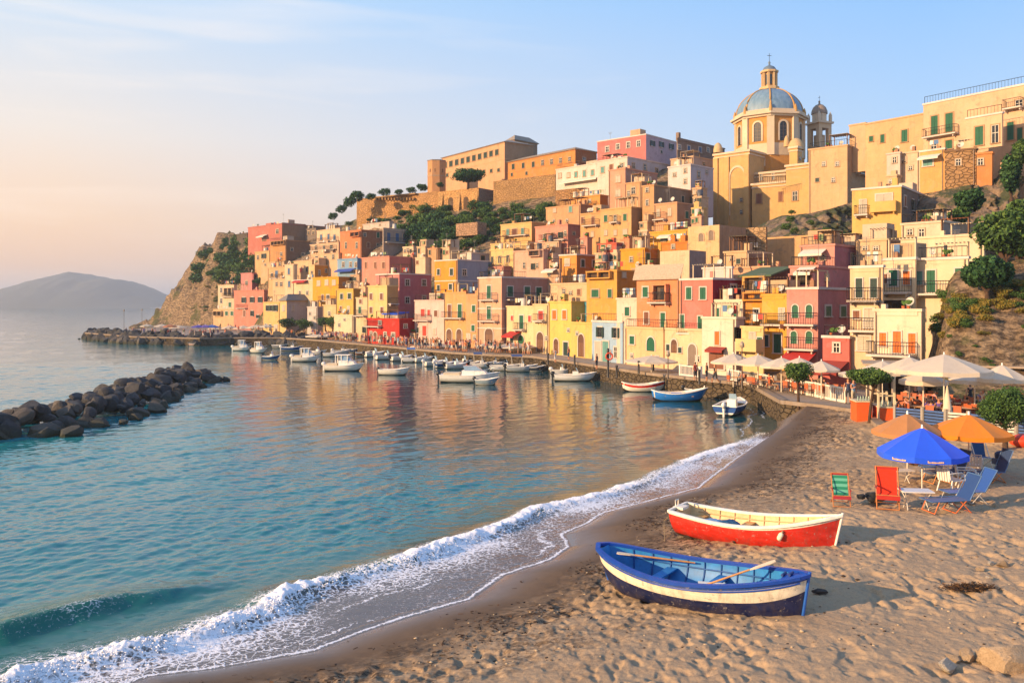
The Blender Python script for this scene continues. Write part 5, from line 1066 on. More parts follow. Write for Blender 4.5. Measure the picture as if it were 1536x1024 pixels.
# ================= church =================
def church():
    Yd = 156.; c = W(1154, 226, Yd); root = empty('church', (c.x, c.y, 0), 0, 'ochre domed church crowning the hill with a blue grey ribbed dome', 'church')
    o0 = Vector((c.x, c.y, 0)); yel, shd = '#e8bd74', '#d3a865'; m1 = plaster(yel, .45); wt = plaster('#efdcb6', .3); acc = plaster('#e2a44e', .35)
    def rz(row, Y): return CH-(row-HZ)*Y/FO
    def block(x0, xc, x1, yt, yb, Y, a=44, ws=None, nm='wall', mat=m1, cap=True, wins=''):
        H = House(xc, Y, rad(a), yb); H.xc = xc; wf = H.t(x0, H.dF); w_ = ws or H.t(x1, H.dS); zt = rz(yt, Y)-H.zb
        M = Matrix.Translation(Vector((H.C.x, H.C.y, H.zb))-o0) @ Matrix.Rotation(-rad(a), 4, 'Z')
        b = MB(); b.box(-wf, 0, 0, w_, -6, zt, 0, M); p = b.build(nm, mat, root)
        if cap: b = MB(); b.box(-wf-.2, .2, -.2, w_+.2, zt, zt+.35, 0, M); b.box(-wf-.12, .12, -.12, w_+.12, zt-.5, zt-.3, 0, M) ; b.build('cornice', wt, root)
        f = empty('facade', (0, 0, 0)); f.parent = root; f.matrix_local = M
        for tok in wins.split(';'):
            if not tok: continue
            v = [float(q) for q in tok[1:].split(',')]; side = v[0] > xc; s, zc, Yp = H.hit(v[0], v[1], side); d = H.dS if side else H.dF
            wd = min(2.6, abs(H.t(v[0]+v[2]/2, d)-H.t(v[0]-v[2]/2, d))); ht = v[3]*Yp/FO
            q = opening(f, tok[0], side, s, zc-ht/2, wd, ht, yel)
        for q in list(bpy.data.objects):
            if q.parent is f: q.parent = root; q.matrix_local = M
        bpy.data.objects.remove(f); return H, M, wf, w_, zt
    H, M, wf, w_, zt = block(1071, 1124, 1214, 227, 330, 147, 44, wins='w1160,250,9,16;w1112,300,4,6;w1112,318,4,6;k1090,318,4,6')
    # blind arch and pilasters on the west gable
    b = MB()
    for s in (-wf+.4, -wf*.62, -.45): b.box(s-.45, s+.45, -.28, 0, -5, zt-.5, 0, M)
    b.build('pilaster', m1, root)
    b = MB(); s0 = -wf*.33; R0 = wf*.20; n_ = 14
    for i in range(n_):
        t0, t1 = math.pi*i/n_, math.pi*(i+1)/n_
        q = [(s0+R_*math.cos(t), -y_, zt-3.4-R0*.6+R_*math.sin(t)*1.25) for R_, t, y_ in ((R0, t0, .14), (R0+.3, t0, .14), (R0+.3, t1, .14), (R0, t1, .14), (R0, t0, 0), (R0+.3, t0, 0), (R0+.3, t1, 0), (R0, t1, 0))]
        b.add([M @ Vector(p) for p in q], [(0,1,2,3),(1,5,6,2),(0,3,7,4)])
    for s in (-1, 1): x = s0+s*(R0+.15); b.box(x-.15, x+.15, -.14, 0, 1, zt-3.4-R0*.6, 0, M)
    b.build('blind_arch', wt, root)
    # big thermal arch over the window on the south wall
    b = MB(); sy, zc, _ = H.hit(1160, 244, True); R0 = 3.1
    for i in range(16):
        t0, t1 = math.pi*i/16, math.pi*(i+1)/16
        q = [(y_, sy+R_*math.cos(t), zc-1+R_*math.sin(t)) for R_, t, y_ in ((R0, t0, .16), (R0+.35, t0, .16), (R0+.35, t1, .16), (R0, t1, .16), (R0, t0, 0), (R0+.35, t0, 0), (R0+.35, t1, 0), (R0, t1, 0))]
        b.add([M @ Vector(p) for p in q], [(3,2,1,0),(2,6,5,1),(4,7,3,0)])
    b.build('arch_moulding', wt, root)
    block(1128, 1180, 1190, 274, 322, 143, 38, ws=5, nm='lower_wing', wins='b1138.6,298,8,14;b1171,295,6,14')
    block(1131, 1178, 1184, 258, 276, 145, 38, ws=2.5, nm='terrace_pavilion', mat=plaster('#b59a70', .6), cap=True, wins='w1142,266,5,10;w1160,265,5,10')
    block(1179, 1214, 1240, 247, 317, 140, 42, nm='east_wing', wins='w1192.6,294,8,14;w1227.5,266,7,11;w1227,294,7,13')
    block(1184, 1196, 1203, 222, 250, 146, 44, nm='corner_turret', wins='w1200,238,3,5')
    b = MB()
    for px, row, Y, r_, hh in ((1194, 222, 148, 1.35, 1.7), (1077, 226, 152, .8, 1.4), (1180, 217, 149, .5, 1.6)):
        p = W(px, row, Y)-o0; b.lathe([(r_, -.4), (r_, .1), (r_*.92, hh*.35), (r_*.7, hh*.7), (r_*.35, hh*.92), (0, hh)], 14, p)
    b.build('small_cupola', plaster('#e6c58a', .4), root)
    b = MB(); p = W(1131, 274, 141)-o0; q = W(1178, 274, 139.5)-o0
    for i in range(15):
        t = i/14; v = p.lerp(q, t); b.tube([v, v+Vector((0, 0, 1))], .03, 4)
    b.tube([p+Vector((0,0,1)), q+Vector((0,0,1))], .045, 4); b.build('terrace_railing', ironm(), root)
    # drum
    zb, zc = rz(232, Yd), rz(184, Yd); Rd = 5.55; yaw = rad(8+22.5-90); yaw = rad(8)
    def fa(i): return rad(-90)+yaw+rad(45)*i
    def poly(r): return [(r/math.cos(rad(22.5))*math.cos(fa(i)+rad(22.5)), r/math.cos(rad(22.5))*math.sin(fa(i)+rad(22.5))) for i in range(8)]
    b = MB(); b.prism(poly(Rd), zb-6, zc); b.build('drum', acc, root)
    b = MB()
    for i in range(8):
        an = fa(i)+rad(22.5); rr_ = Rd/math.cos(rad(22.5)); Mx = Matrix.Rotation(an, 4, 'Z'); b.box(rr_-.75, rr_+.12, -.62, .62, zb-1, zc, 0, Mx)
        b.box(Rd*.9, Rd+.06, -2.3, 2.3, zb-1, zb+1.1, 0, Matrix.Rotation(fa(i), 4, 'Z'))
    b.build('drum_pilaster', wt, root)
    b = MB(); b.prism(poly(Rd+.35), zc, zc+.35); b.prism(poly(Rd+.75), zc+.35, zc+.7); b.prism(poly(Rd+.2), zc+.7, zc+1.3); b.build('cornice', wt, root)
    for i in range(-2, 3):
        Mx = Matrix.Rotation(fa(i)+rad(90), 4, 'Z') @ Matrix.Translation((0, -Rd, zb+1.5))
        hh = zc-zb-2.4; fr = MB(); o = arcpts(1.9, hh+.3); n2 = arcpts(1.35, hh); n = len(o)
        V = [Mx @ Vector((x, -.16, z)) for x, z in o]+[Mx @ Vector((x, -.16, z)) for x, z in n2]+[Mx @ Vector((x, 0, z)) for x, z in o]+[Mx @ Vector((x, 0, z)) for x, z in n2]
        fs = []
        for k in range(1, n): j = (k+1) % n; fs += [(k, j, n+j, n+k), (k, 2*n+k, 2*n+j, j), (n+k, n+j, 3*n+j, 3*n+k)]
        fr.add(V, fs); f = fr.build('window_frame', wt, root)
        pn = MB(); pn.add([Mx @ Vector((x, -.02, z)) for x, z in n2], [tuple(range(n))]); pn.build('pane', glassdark('#2a2522'), f)
        bb = MB(); bb.box(-.03, .03, -.07, -.03, 0, hh, 0, Mx)
        for q in range(1, 5): bb.box(-.66, .66, -.07, -.03, hh*q/5.5, hh*q/5.5+.05, 0, Mx)
        bb.build('glazing_bars', paint('#5a4636'), f)
    # dome, octagonal with ribs
    z0 = zc+1.3; Hd = rz(134.5, Yd)-z0; prof = [(math.cos(t), math.sin(t)) for t in [math.pi/2*i/12 for i in range(12)]]+[(.13, 1.0)]
    b = MB(); sub = 4; V = []; fs = []
    ring = []
    P8 = poly(1.0)
    for i in range(8):
        a_, c_ = P8[i-1], P8[i]
        for k in range(sub): ring.append((a_[0]+(c_[0]-a_[0])*k/sub, a_[1]+(c_[1]-a_[1])*k/sub))
    ring = [(x*(1-.35)+.35*x/math.hypot(x, y)*1.04, y*(1-.35)+.35*y/math.hypot(x, y)*1.04) for x, y in ring]
    n = len(ring)
    for r_, h_ in prof:
        for x, y in ring: V.append((x*r_*5.4, y*r_*5.4, z0+h_*Hd))
    for i in range(len(prof)-1):
        for k in range(n): fs.append((i*n+k, i*n+(k+1) % n, (i+1)*n+(k+1) % n, (i+1)*n+k))
    b.add(V, fs, 0, True)
    nd = N('dome_tiles'); v = nd.co('Object'); st = nd.noise(nd.co('Object', (1.5, 1.5, .22)), 1.2, 5, .7)
    cc = nd.mix(nd.ramp(st, [(.35, 0.0), (.65, 1.0)]), (.10, .19, .28), (.19, .29, .38)); cc = nd.mix(nd.ramp(nd.noise(v, 2.5, 6, .75), [(.55, 0.0), (.7, .7)]), cc, (.28, .28, .25)); nd.set(color=cc, rough=.55); nd.bump(nd.noise(v, 5, 4), .4, .05)
    b.build('dome', nd.m, root)
    b = MB()
    for i in range(8):
        an = fa(i)+rad(22.5); pts = [(math.cos(an)*(r_*5.72+.02), math.sin(an)*(r_*5.72+.02), z0+h_*Hd+.02) for r_, h_ in prof]
        b.tube(pts, [.19-.008*q for q in range(len(pts))], 6)
        p = (math.cos(an)*6.0, math.sin(an)*6.0, z0-.6); b.lathe([(.30, 0), (.30, .8), (.2, 1.1), (.2, 1.2), (0, 1.6)], 8, p)
    b.build('rib', plaster('#d9aa5e', .4), root)
    for i in range(8):
        for f_ in (-.25, .25): pass
    # lantern
    zl = z0+Hd-.15; r_ = 1.35; hl = rz(110, Yd)-zl
    b = MB(); b.prism(octo(1.75), zl, zl+.5); b.prism(octo(.95), zl+.5, zl+hl); 
    for x, y in octo(1.22): b.box(x-.17, x+.17, y-.17, y+.17, zl+.5, zl+hl)
    b.prism(octo(1.6), zl+hl, zl+hl+.35); b.build('lantern', plaster('#ecc98c', .3), root)
    b = MB()
    for i in range(8):
        an = rad(45*i); Mx = Matrix.Rotation(an, 4, 'Z'); b.box(.87, .93, -.22, .22, zl+.9, zl+hl-.4, 0, Mx)
    b.build('lantern_window', glassdark('#3a3f44'), root)
    b = MB(); zq = zl+hl+.35; b.lathe([(1.2, 0), (1.15, .35), (.9, .7), (.5, .92), (.2, 1.0), (.14, 1.35), (.24, 1.5), (.1, 1.75), (.05, 1.95), (0, 2.0)], 16, (0, 0, zq)); b.build('lantern_cap', paint('#5f6f7d', .5), root)
    b = MB(); b.tube([(0, 0, zq+1.9), (0, 0, zq+3.2)], .045, 5); b.tube([(-.38, 0, zq+2.8), (.38, 0, zq+2.8)], .045, 5); b.build('cross', ironm(), root)
church()
def bell_tower():
    Y = 160; p = W(1229, 226, Y); root = empty('bell_tower', (p.x, p.y, p.z), -rad(66), 'small bell tower with a grey cupola right of the big church dome', 'bell tower')
    h1 = (226-187)*Y/FO; s = 1.5; m = plaster('#e8cda2', .4); wt = plaster('#efdcb8', .3); b = MB(); b.box(-s, s, -s, s, -6, h1-4.2); b.box(-s, s, -s, s, h1-.9, h1)
    for x in (-1, 1):
        for y in (-1, 1): b.box(x*s-(.75 if x > 0 else 0), x*s+(.75 if x < 0 else 0), y*s-(.75 if y > 0 else 0), y*s+(.75 if y < 0 else 0), h1-4.2, h1-.9)
    b.box(-.7, .7, -.7, .7, h1-4.2, h1-2.0); b.build('wall', m, root)
    b = MB(); b.box(-s-.3, s+.3, -s-.3, s+.3, h1, h1+.35); b.build('cornice', wt, root)
    b = MB(); b.lathe([(.16, 1.0), (.5, .9), (.62, .2), (.8, 0)], 12, (0, 0, h1-2.3)); b.build('bell', paint('#3a3026', .4, metal=.7), root)
    b = MB(); b.prism(octo(1.35), h1+.35, h1+1.9)
    for x in (-1, 1):
        for y in (-1, 1): b.lathe([(.3, 0), (.3, 1.2), (.12, 1.6), (0, 1.9)], 8, (x*1.35, y*1.35, h1+.35))
    b.build('attic', wt, root); b = MB(); b.lathe([(1.45, 0), (1.42, .5), (1.15, 1.2), (.7, 1.65), (.2, 1.85), (.15, 2.2), (.2, 2.35), (0, 2.6)], 16, (0, 0, h1+1.9)); b.build('cupola', paint('#8a7866', .7, .2), root)
    b = MB(); b.tube([(0,0,h1+4.4),(0,0,h1+5.3)], .04, 4); b.tube([(-.25,0,h1+5),(.25,0,h1+5)], .04, 4); b.build('cross', ironm(), root)
bell_tower()
# natural rock under the church
def crag(name, pts, Y, dep, seed, label, c1=(.075, .055, .04), c2=(.27, .19, .12)):
    xs = [p[0] for p in pts]; top = ipl([(p[0], p[1]) for p in pts]); bot = ipl([(p[0], p[2]) for p in pts]); us = np.linspace(xs[0], xs[-1], 90); vs = np.linspace(0, 1, 50)
    U, V = np.meshgrid(us, vs); row = bot(U)*(1-V)+top(U)*V; Yy = Y+dep*V**1.2; X = (U-CX)*Yy/FO; Z = CH-(row-HZ)*Yy/FO
    e = np.sin(np.pi*np.clip((U-xs[0])/(xs[-1]-xs[0]), 0, 1))**.35
    q = (np.abs(fbm(X*.5+seed+Z*.15, Z*.35-X*.1, 6, seed)-.5)*8+np.abs(fbm(X*1.4, Z*1.2, 5, seed+1)-.5)*3.4)
    Yy = Yy-q*e+(1-e)*dep*1.2; n = N('crag_rock'); v = n.co('Object'); f = n.noise(v, .8, 8, .75, .5)
    c = n.mix(n.ramp(f, [(.38, 0.0), (.62, 1.0)]), c1, c2); c = n.mix(n.ramp(n.noise(v, .35, 5, .7), [(.47, 0.0), (.54, .9)]), c, (.035, .05, .015)); n.set(color=c, rough=.95); n.bump(f, 1, .4)
    o = gridmesh(name, X, Yy, Z, n.m); return tag(o, label, 'crag')
crag('crag', [(1146,340,364),(1158,330,362),(1176,322,360),(1195,322,360),(1215,320,360),(1236,316,362),(1262,308,366),(1290,300,370),(1330,300,376)], 112, 8, 3, 'craggy brown rock face carrying the church above the peach wall')
crag('crag', [(1376,305,350),(1400,288,350),(1430,282,346),(1465,280,340),(1492,266,335),(1512,228,332),(1536,216,330),(1570,210,330)], 88, 8, 9, 'craggy rock slope under the biggest palazzo at the right', (.10, .07, .045), (.30, .20, .12))

# ================= vegetation =================
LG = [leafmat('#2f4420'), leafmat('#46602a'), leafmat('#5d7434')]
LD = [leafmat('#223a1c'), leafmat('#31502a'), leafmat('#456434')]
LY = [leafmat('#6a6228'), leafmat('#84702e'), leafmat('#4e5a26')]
def leaves(blobs, n, size, seed, gap=.42, flat=.0):
    r = np.random.RandomState(seed); tot = sum(b[3]*b[4]*b[5] for b in blobs)**1.0; P = []; Nn = []
    for (cx_, cy_, cz_, rx, ry, rz_) in blobs:
        k = int(n*(rx*ry*rz_)/tot)+6; d = r.normal(size=(k, 3)); d /= np.linalg.norm(d, axis=1)[:, None]
        rad_ = (1-.45*r.rand(k)**1.6)[:, None]; q = d*rad_; P.append(q*[rx, ry, rz_]+[cx_, cy_, cz_]); Nn.append(d)
    P = np.concatenate(P); D = np.concatenate(Nn)
    g = fbm(P[:, 0]/size*.22+seed, P[:, 1]/size*.22+P[:, 2]/size*.25, 3, seed); keep = g > gap*.9; P = P[keep]; D = D[keep]
    k = len(P); nn_ = D+r.normal(size=(k, 3))*.75; nn_ /= np.linalg.norm(nn_, axis=1)[:, None]
    a = np.cross(nn_, r.normal(size=(k, 3))); a /= np.linalg.norm(a, axis=1)[:, None]; b = np.cross(nn_, a)
    s = (size*r.uniform(.6, 1.3, size=k))[:, None]; V = np.stack([P-a*s, P-b*s*.6, P+a*s, P+b*s*.6], 1)
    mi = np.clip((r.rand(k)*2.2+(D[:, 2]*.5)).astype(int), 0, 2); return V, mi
def tree(name, loc, blobs, n, size, seed, mats, trunk=None, label=None, cat='tree', group=None):
    root = empty(name, loc, 0, label, cat, group); V, mi = leaves(blobs, n, size, seed); cr_ = quads('crown' if trunk else 'foliage', V, mats, mi, root)
    if trunk:
        b = MB(); h, r0 = trunk; rr = random.Random(seed); lean = (rr.uniform(-.1, .1)*h, rr.uniform(-.1, .1)*h)
        b.tube([(0, 0, -.3), (lean[0]*.3, lean[1]*.5, h*.4), (lean[0], lean[1], h)], [r0, r0*.8, r0*.6], 9)
        for bl in blobs[:7]:
            c = Vector(bl[:3]); s = Vector((lean[0], lean[1], h*rr.uniform(.75, 1))); b.tube([s, s.lerp(c, .5)+Vector((0, 0, -.1*h)), c], [r0*.5, r0*.35, r0*.12], 6)
        b.build('trunk', paint('#4a3627', .95, .35, bump=.9, scale=4), root)
    return root
def rblobs(rx, ry, rz_, cz_, k, seed, q=.55):
    r = random.Random(seed); out = [(0, 0, cz_, rx*.7, ry*.7, rz_*.75)]
    for i in range(k):
        t = 2*math.pi*(i+.5*r.random())/k; ph = r.uniform(-.4, .9)
        out.append((rx*.55*math.cos(t)*math.cos(ph), ry*.55*math.sin(t)*math.cos(ph), cz_+rz_*.55*math.sin(ph), rx*q*r.uniform(.7, 1), ry*q*r.uniform(.7, 1), rz_*q*r.uniform(.7, 1)))
    return out
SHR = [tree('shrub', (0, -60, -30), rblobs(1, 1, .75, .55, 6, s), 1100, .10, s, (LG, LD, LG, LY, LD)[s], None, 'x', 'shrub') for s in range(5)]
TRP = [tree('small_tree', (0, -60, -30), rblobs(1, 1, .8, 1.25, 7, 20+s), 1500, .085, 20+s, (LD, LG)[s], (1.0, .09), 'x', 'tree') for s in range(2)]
SUBT = [o for o in bpy.data.objects if o.parent in SHR or o.parent in TRP]
used = set()
def place(proto, loc, sc_, rz_, label, group):
    o = proto
    if proto.name in used: o = copy_tree(proto, loc, rz_, sc_, None, SUBT)
    else: used.add(proto.name); o.location = loc; o.rotation_euler.z = rz_; o.scale = sc_ if isinstance(sc_, tuple) else (sc_,)*3
    o['label'] = label; o['group'] = group; return o
def scatter(n, region, rsz, protos, label, group, sq=.75, f=fT, lift=0):
    k = 0; tries = 0
    while k < n and tries < n*30:
        tries += 1; px = R.uniform(region[0], region[2]); py = R.uniform(region[1], region[3])
        if len(region) > 4 and not region[4](px, py): continue
        g = G(px, py, f)
        if g.y < 45: continue
        s = R.uniform(*rsz)*g.y/FO; place(R.choice(protos), (g.x, g.y, g.z+lift-.15*s), (s*R.uniform(.9, 1.4), s, s*sq*R.uniform(.8, 1.3)), R.uniform(0, 6), label, group); k += 1
scatter(92, (592, 314, 838, 384, lambda x, y: y > 345-(x-592)*.03-26 and y < (372-(x-592)*.10 if x > 700 else 384)), (7, 15), [SHR[0], SHR[1], SHR[2], SHR[4]], 'green bush on the slope below the stone rampart', 'bushes on the slope below the rampart', 1.0)
scatter(22, (640, 352, 745, 384), (6, 11), [SHR[0], SHR[2], SHR[4]], 'green bush above the orange and white house', 'bushes above the orange and white house', 1.0)
scatter(14, (618, 340, 670, 366), (12, 19), [SHR[1], SHR[4]], 'dark green tree beside the grey beige palazzo', 'dark trees beside the grey beige palazzo', 1.25)
scatter(18, (500, 312, 620, 338), (5, 10), [SHR[0], SHR[2], SHR[4]], 'low bush at the foot of the long rampart', 'bushes at the foot of the rampart', .8)
scatter(55, (292, 366, 392, 428, lambda x, y: (y-362) > (320-x)*.8 and (y < 448-(x-300)*.25)), (8, 19), [SHR[0], SHR[1], SHR[4]], 'dark green bush on the upper left headland cliff', 'bushes on the headland cliff', .9)
scatter(16, (285, 425, 335, 470), (4, 9), [SHR[2], SHR[3]], 'dry olive bush low on the left headland cliff', 'dry bushes low on the headland cliff', .6)
for (x, y, s) in ((524,311,11),(535,303,12),(512,320,9),(499,330,8)):
    g = W(x, y, 214); place(SHR[4], g, (s*.165*1.1, s*.165, s*.165*1.2), x, 'dark bushy tree at the seaward end of the rampart', 'trees at the seaward end of the rampart')
for i, (x, y, s) in enumerate(((556,299,10),(578,293,12),(598,291,8),(617,289,10),(634,286,11))):
    g = W(x, y+1, 210); place((SHR[4], SHR[1])[i % 2], g, (s*.15, s*.15, s*.14), x, 'small round tree standing on top of the long rampart', 'trees on top of the rampart')
g = W(702, 282, 200)
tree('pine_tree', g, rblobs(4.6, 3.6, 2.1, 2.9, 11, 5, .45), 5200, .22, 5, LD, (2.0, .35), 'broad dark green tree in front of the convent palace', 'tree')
g = W(660, 281, 204); place(SHR[1], g, (1.1,)*3, 1, 'tiny round tree at the foot of the round tower', 'trees on top of the rampart')
scatter(12, (828, 285, 905, 305), (5, 8), [SHR[0], SHR[2]], 'bush on the bank under the white terrace row', 'bushes under the white terrace row', .8)
for (x, y, s, Y) in ((1180,345,9,110),(1186,333,8,111),(1192,350,8,109.5),(1188,322,6,112),(1216,338,7,111),(1222,352,7,110),(1240,350,8,110),(1262,356,8,109),(1278,358,8,108),(1290,357,7,107)):
    place(SHR[(x//2) % 3], W(x, y, Y), (s*Y/FO, s*Y/FO, s*Y/FO), x, 'bush clinging to the church rock', 'bushes on the church rock')
# ---- right hand side ----
def rtree(nm, px, py, Y, rx, rz_, n, size, seed, mats, label, trunk=None, cat='tree'):
    p = W(px, py, Y); k = Y/FO; return tree(nm, p, rblobs(rx*k, rx*k*.9, rz_*k, rz_*k*.9+(trunk[0] if trunk else 0), 10, seed, .5), n, size, seed, mats, trunk, label, cat)
rtree('tree', 1510, 412, 66, 52, 44, 9000, .17, 31, LG, 'big leafy tree overhanging the cream walls at the right edge', (1.2, .25))
rtree('tree', 1481, 450, 61, 40, 32, 7000, .15, 32, LD, 'dark glossy round tree in front of the cream row', (.6, .2))
rtree('tree', 1530, 420, 72, 40, 40, 4500, .19, 33, LD, 'dark tree behind the big leafy tree at the right edge', (1.5, .25))
rtree('bush', 1455, 322, 84, 24, 22, 3500, .2, 34, LD, 'large dark bush on the slope under the rough stone house', None, 'bush')
rtree('bush', 1440, 336, 83, 18, 14, 1800, .2, 36, LG, 'smaller green bush left of the large dark bush', None, 'bush')
rtree('cypress_tree', 1517, 300, 82, 17, 38, 3500, .2, 35, LD, 'tall dark cypress like tree under the right end of the palazzo', (.3, .2))
rtree('bush', 1535, 250, 80, 16, 26, 1800, .2, 38, LG, 'green bush hanging at the right edge below the palazzo', None, 'bush')
rtree('bush', 1530, 330, 80, 22, 18, 1800, .2, 39, LG, 'green bush at the right edge between cypress and big tree', None, 'bush')
rg = lambda x, y: terr(x, y, True)
scatter(44, (1388, 448, 1480, 512, lambda x, y: y < 522-(x-1388)*.45), (8, 17), [SHR[3], SHR[3], SHR[0], SHR[2]], 'olive and rust coloured shrub on the slope beside the cream block', 'shrubs on the slope beside the cream block', .85, rg)
scatter(22, (1478, 425, 1540, 470), (7, 14), [SHR[3], SHR[2], SHR[3]], 'dry ochre shrub on the bank below the big trees', 'dry shrubs on the bank below the trees', .7, rg)
scatter(10, (1400, 490, 1540, 560), (4, 8), [SHR[3], SHR[2]], 'small dry tuft on the bare rock slope', 'tufts on the rock slope', .7, rg)
# quay trees
for i, (x, y, s) in enumerate(((431,500,13),(456,500,12),(488,498,13),(499,497,12))):
    Y = float(Yq(x))-3; place(TRP[i % 2], W(x, y, Y), (s*Y/FO*1.25, s*Y/FO*1.1, s*Y/FO*.95), x, 'green tree with a spreading crown on the left end of the quay', 'trees on the left end of the quay')
# ================= boats =================
def worn(hexc):
    k = ('worn', hexc)
    if k in _mc: return _mc[k]
    n = N('worn_paint_'+hexc); c = srgb(hexc); v = n.co('Object'); g_ = sum(c)/3
    f = n.noise(n.co('Object', (.7, 1, 2.2)), 3.2, 7, .75, .4); a = n.mix(n.ramp(f, [(.35, 0.0), (.65, 1.0)]), tuple(x*.78 for x in c), tuple(min(1, x*1.08+.01) for x in c))
    ch = n.ramp(n.noise(v, 7.5, 9, .8, .6), [(.595, 0.0), (.62, 1.0)]); a = n.mix(n.math('MULTIPLY', ch, .8), a, (.20, .16, .12) if g_ > .3 else (.30, .27, .24))
    gr = n.ramp(n.noise(n.co('Object', (3, 3, .5)), 1.6, 6, .7), [(.48, 0.0), (.75, 1.0)]); a = n.mix(n.math('MULTIPLY', gr, .6), a, (.09, .065, .045))
    sp = n.n('ShaderNodeSeparateXYZ'); n.l(n.co('Object'), sp.inputs[0]); sd_ = n.mr(n.math('ADD', sp.outputs[2], n.math('MULTIPLY', n.noise(v, 6, 5), .25)), .32, .10); a = n.mix(n.math('MULTIPLY', sd_, .55), a, (.24, .16, .10))
    wv = n.n('ShaderNodeTexWave'); wv.bands_direction = 'Z'; wv.wave_profile = 'SAW'; wv.inputs['Scale'].default_value = 2.4; n.l(v, wv.inputs[0])
    n.set(color=a, rough=n.mr(f, .3, .7, .38, .62)); n.bump(n.math('ADD', n.math('MULTIPLY', wv.outputs[1], .5), n.math('MULTIPLY', ch, -.3)), .35, .02); _mc[k] = n.m; return n.m
def hull(root, L, B, H, bow=.35, stern=.12, tw=.75, rake=.35, open_=True, bands=((.0,'#16306b'),(1.0,'#16306b')), inner='#2a6fb0', gun='#1d4fa5', th=.045, floor=.22, deck=None, n=22, m=12, rough=.35, srake=.06, dbl=False, gr=.03, keelmat=None):
    T = [i/n for i in range(n+1)]; Vv = [j/m for j in range(m+1)]
    def bt(t):
        if dbl: return B/2*max(0.0, math.sin(math.pi*min(max(t, 0), 1)))**.62 if t > .5 else B/2*(tw*(1-min(1, t/.5))**1.0*.0+max(0.0, math.sin(math.pi*t))**.50)
        if t < .5: return B/2*(tw+(1-tw)*math.sin(t/.5*math.pi/2))
        return B/2*max(0, 1-((t-.5)/.5)**2.4)
    zs = lambda t: H*(1+bow*max(0, (t-.35)/.65)**2+stern*max(0, (.4-t)/.4)**2)
    zk = lambda t: H*.42*max(0, (t-.80)/.20)**2.2+(H*.36*max(0, (.2-t)/.2)**2 if dbl else H*.10*max(0, (.25-t)/.25)**2)
    def P(t, v, off=0):
        b = max(0, bt(t)-off); q = (1-(1-v)**2.1)**.62 if v < 1 else 1; z = zk(t)+(zs(t)-zk(t))*v
        x = -L/2+L*t+rake*(v-.6)*max(0, (t-.7)/.3)**2-srake*(v-.5)*max(0, (.3-t)/.3)**2*(2.5 if dbl else 1)
        return x, b*q, z
    mats = [(worn if open_ and L > 4.5 and n > 30 else lambda c_: paint(c_, rough, .10, scale=3, bump=.08))(c) for _, c in bands]+[paint(inner, .5, .22, scale=5, bump=.15)]
    mb = MB()
    def bi(v):
        for i, (lim, _) in enumerate(bands):
            if v <= lim: return i
        return len(bands)-1
    for sgn in (1, -1):
        V = []; fs = []
        for t in T:
            for v in Vv: x, y, z = P(t, v); V.append((x, y*sgn, z))
        o = len(mb.v); mb.v += V
        for i in range(n):
            for j in range(m):
                a = o+i*(m+1)+j; f = [a, a+m+1, a+m+2, a+1]
                mb.f.append(f if sgn < 0 else f[::-1]); mb.m.append(bi((j+.5)/m)); mb.sm.append(True)
        if not dbl:
            o2 = len(mb.v); mb.v += [V[j] for j in range(m+1)]+[(V[j][0], 0, V[j][2]) for j in range(m+1)]
            for j in range(m): f = [o2+j, o2+j+1, o2+m+1+j+1, o2+m+1+j]; mb.f.append(f if sgn < 0 else f[::-1]); mb.m.append(bi((j+.5)/m)); mb.sm.append(False)
    if open_:
        T2 = [.03+.94*i/n for i in range(n+1)]
        for sgn in (1, -1):
            V = []
            for t in T2:
                fl = zk(t)+floor*H
                for v in Vv:
                    vv = .30+.70*v; x, y, z = P(t, vv, th); V.append((x, y*sgn, max(z, fl)+.0))
                
            o = len(mb.v); mb.v += V
            for i in range(n):
                for j in range(m):
                    a = o+i*(m+1)+j; f = [a, a+1, a+m+2, a+m+1]; mb.f.append(f if sgn < 0 else f[::-1]); mb.m.append(len(mats)-1); mb.sm.append(True)
            fo = len(mb.v); 
            for i, t in enumerate(T2): mb.v.append(V[i*(m+1)]); mb.v.append((V[i*(m+1)][0], 0, V[i*(m+1)][2]))
            for i in range(n): a = fo+2*i; f = [a, a+1, a+3, a+2]; mb.f.append(f[::-1] if sgn < 0 else f); mb.m.append(len(mats)-1); mb.sm.append(False)
            for e_ in (0, n):
                a = o+e_*(m+1); vs = [mb.v[a+j] for j in range(m+1)]; q = len(mb.v); mb.v += vs+[(p[0], 0, p[2]) for p in vs]
                for j in range(m): f = [q+j, q+m+1+j, q+m+2+j, q+j+1]; f = f if (sgn < 0) == (e_ == 0) else f[::-1]; mb.f.append(f); mb.m.append(len(mats)-1); mb.sm.append(False)
            rim = len(mb.v)
            for i in range(n+1): mb.v.append(P(T2[i], 1)[0:1]+(P(T2[i], 1)[1]*sgn, P(T2[i], 1)[2]+.001)); x, y, z = P(T2[i], 1, th); mb.v.append((x, y*sgn, z+.001))
            for i in range(n): a = rim+2*i; f = [a, a+1, a+3, a+2]; mb.f.append(f if sgn < 0 else f[::-1]); mb.m.append(len(mats)-1); mb.sm.append(False)
    h = mb.build('hull', mats, root)
    g = MB()
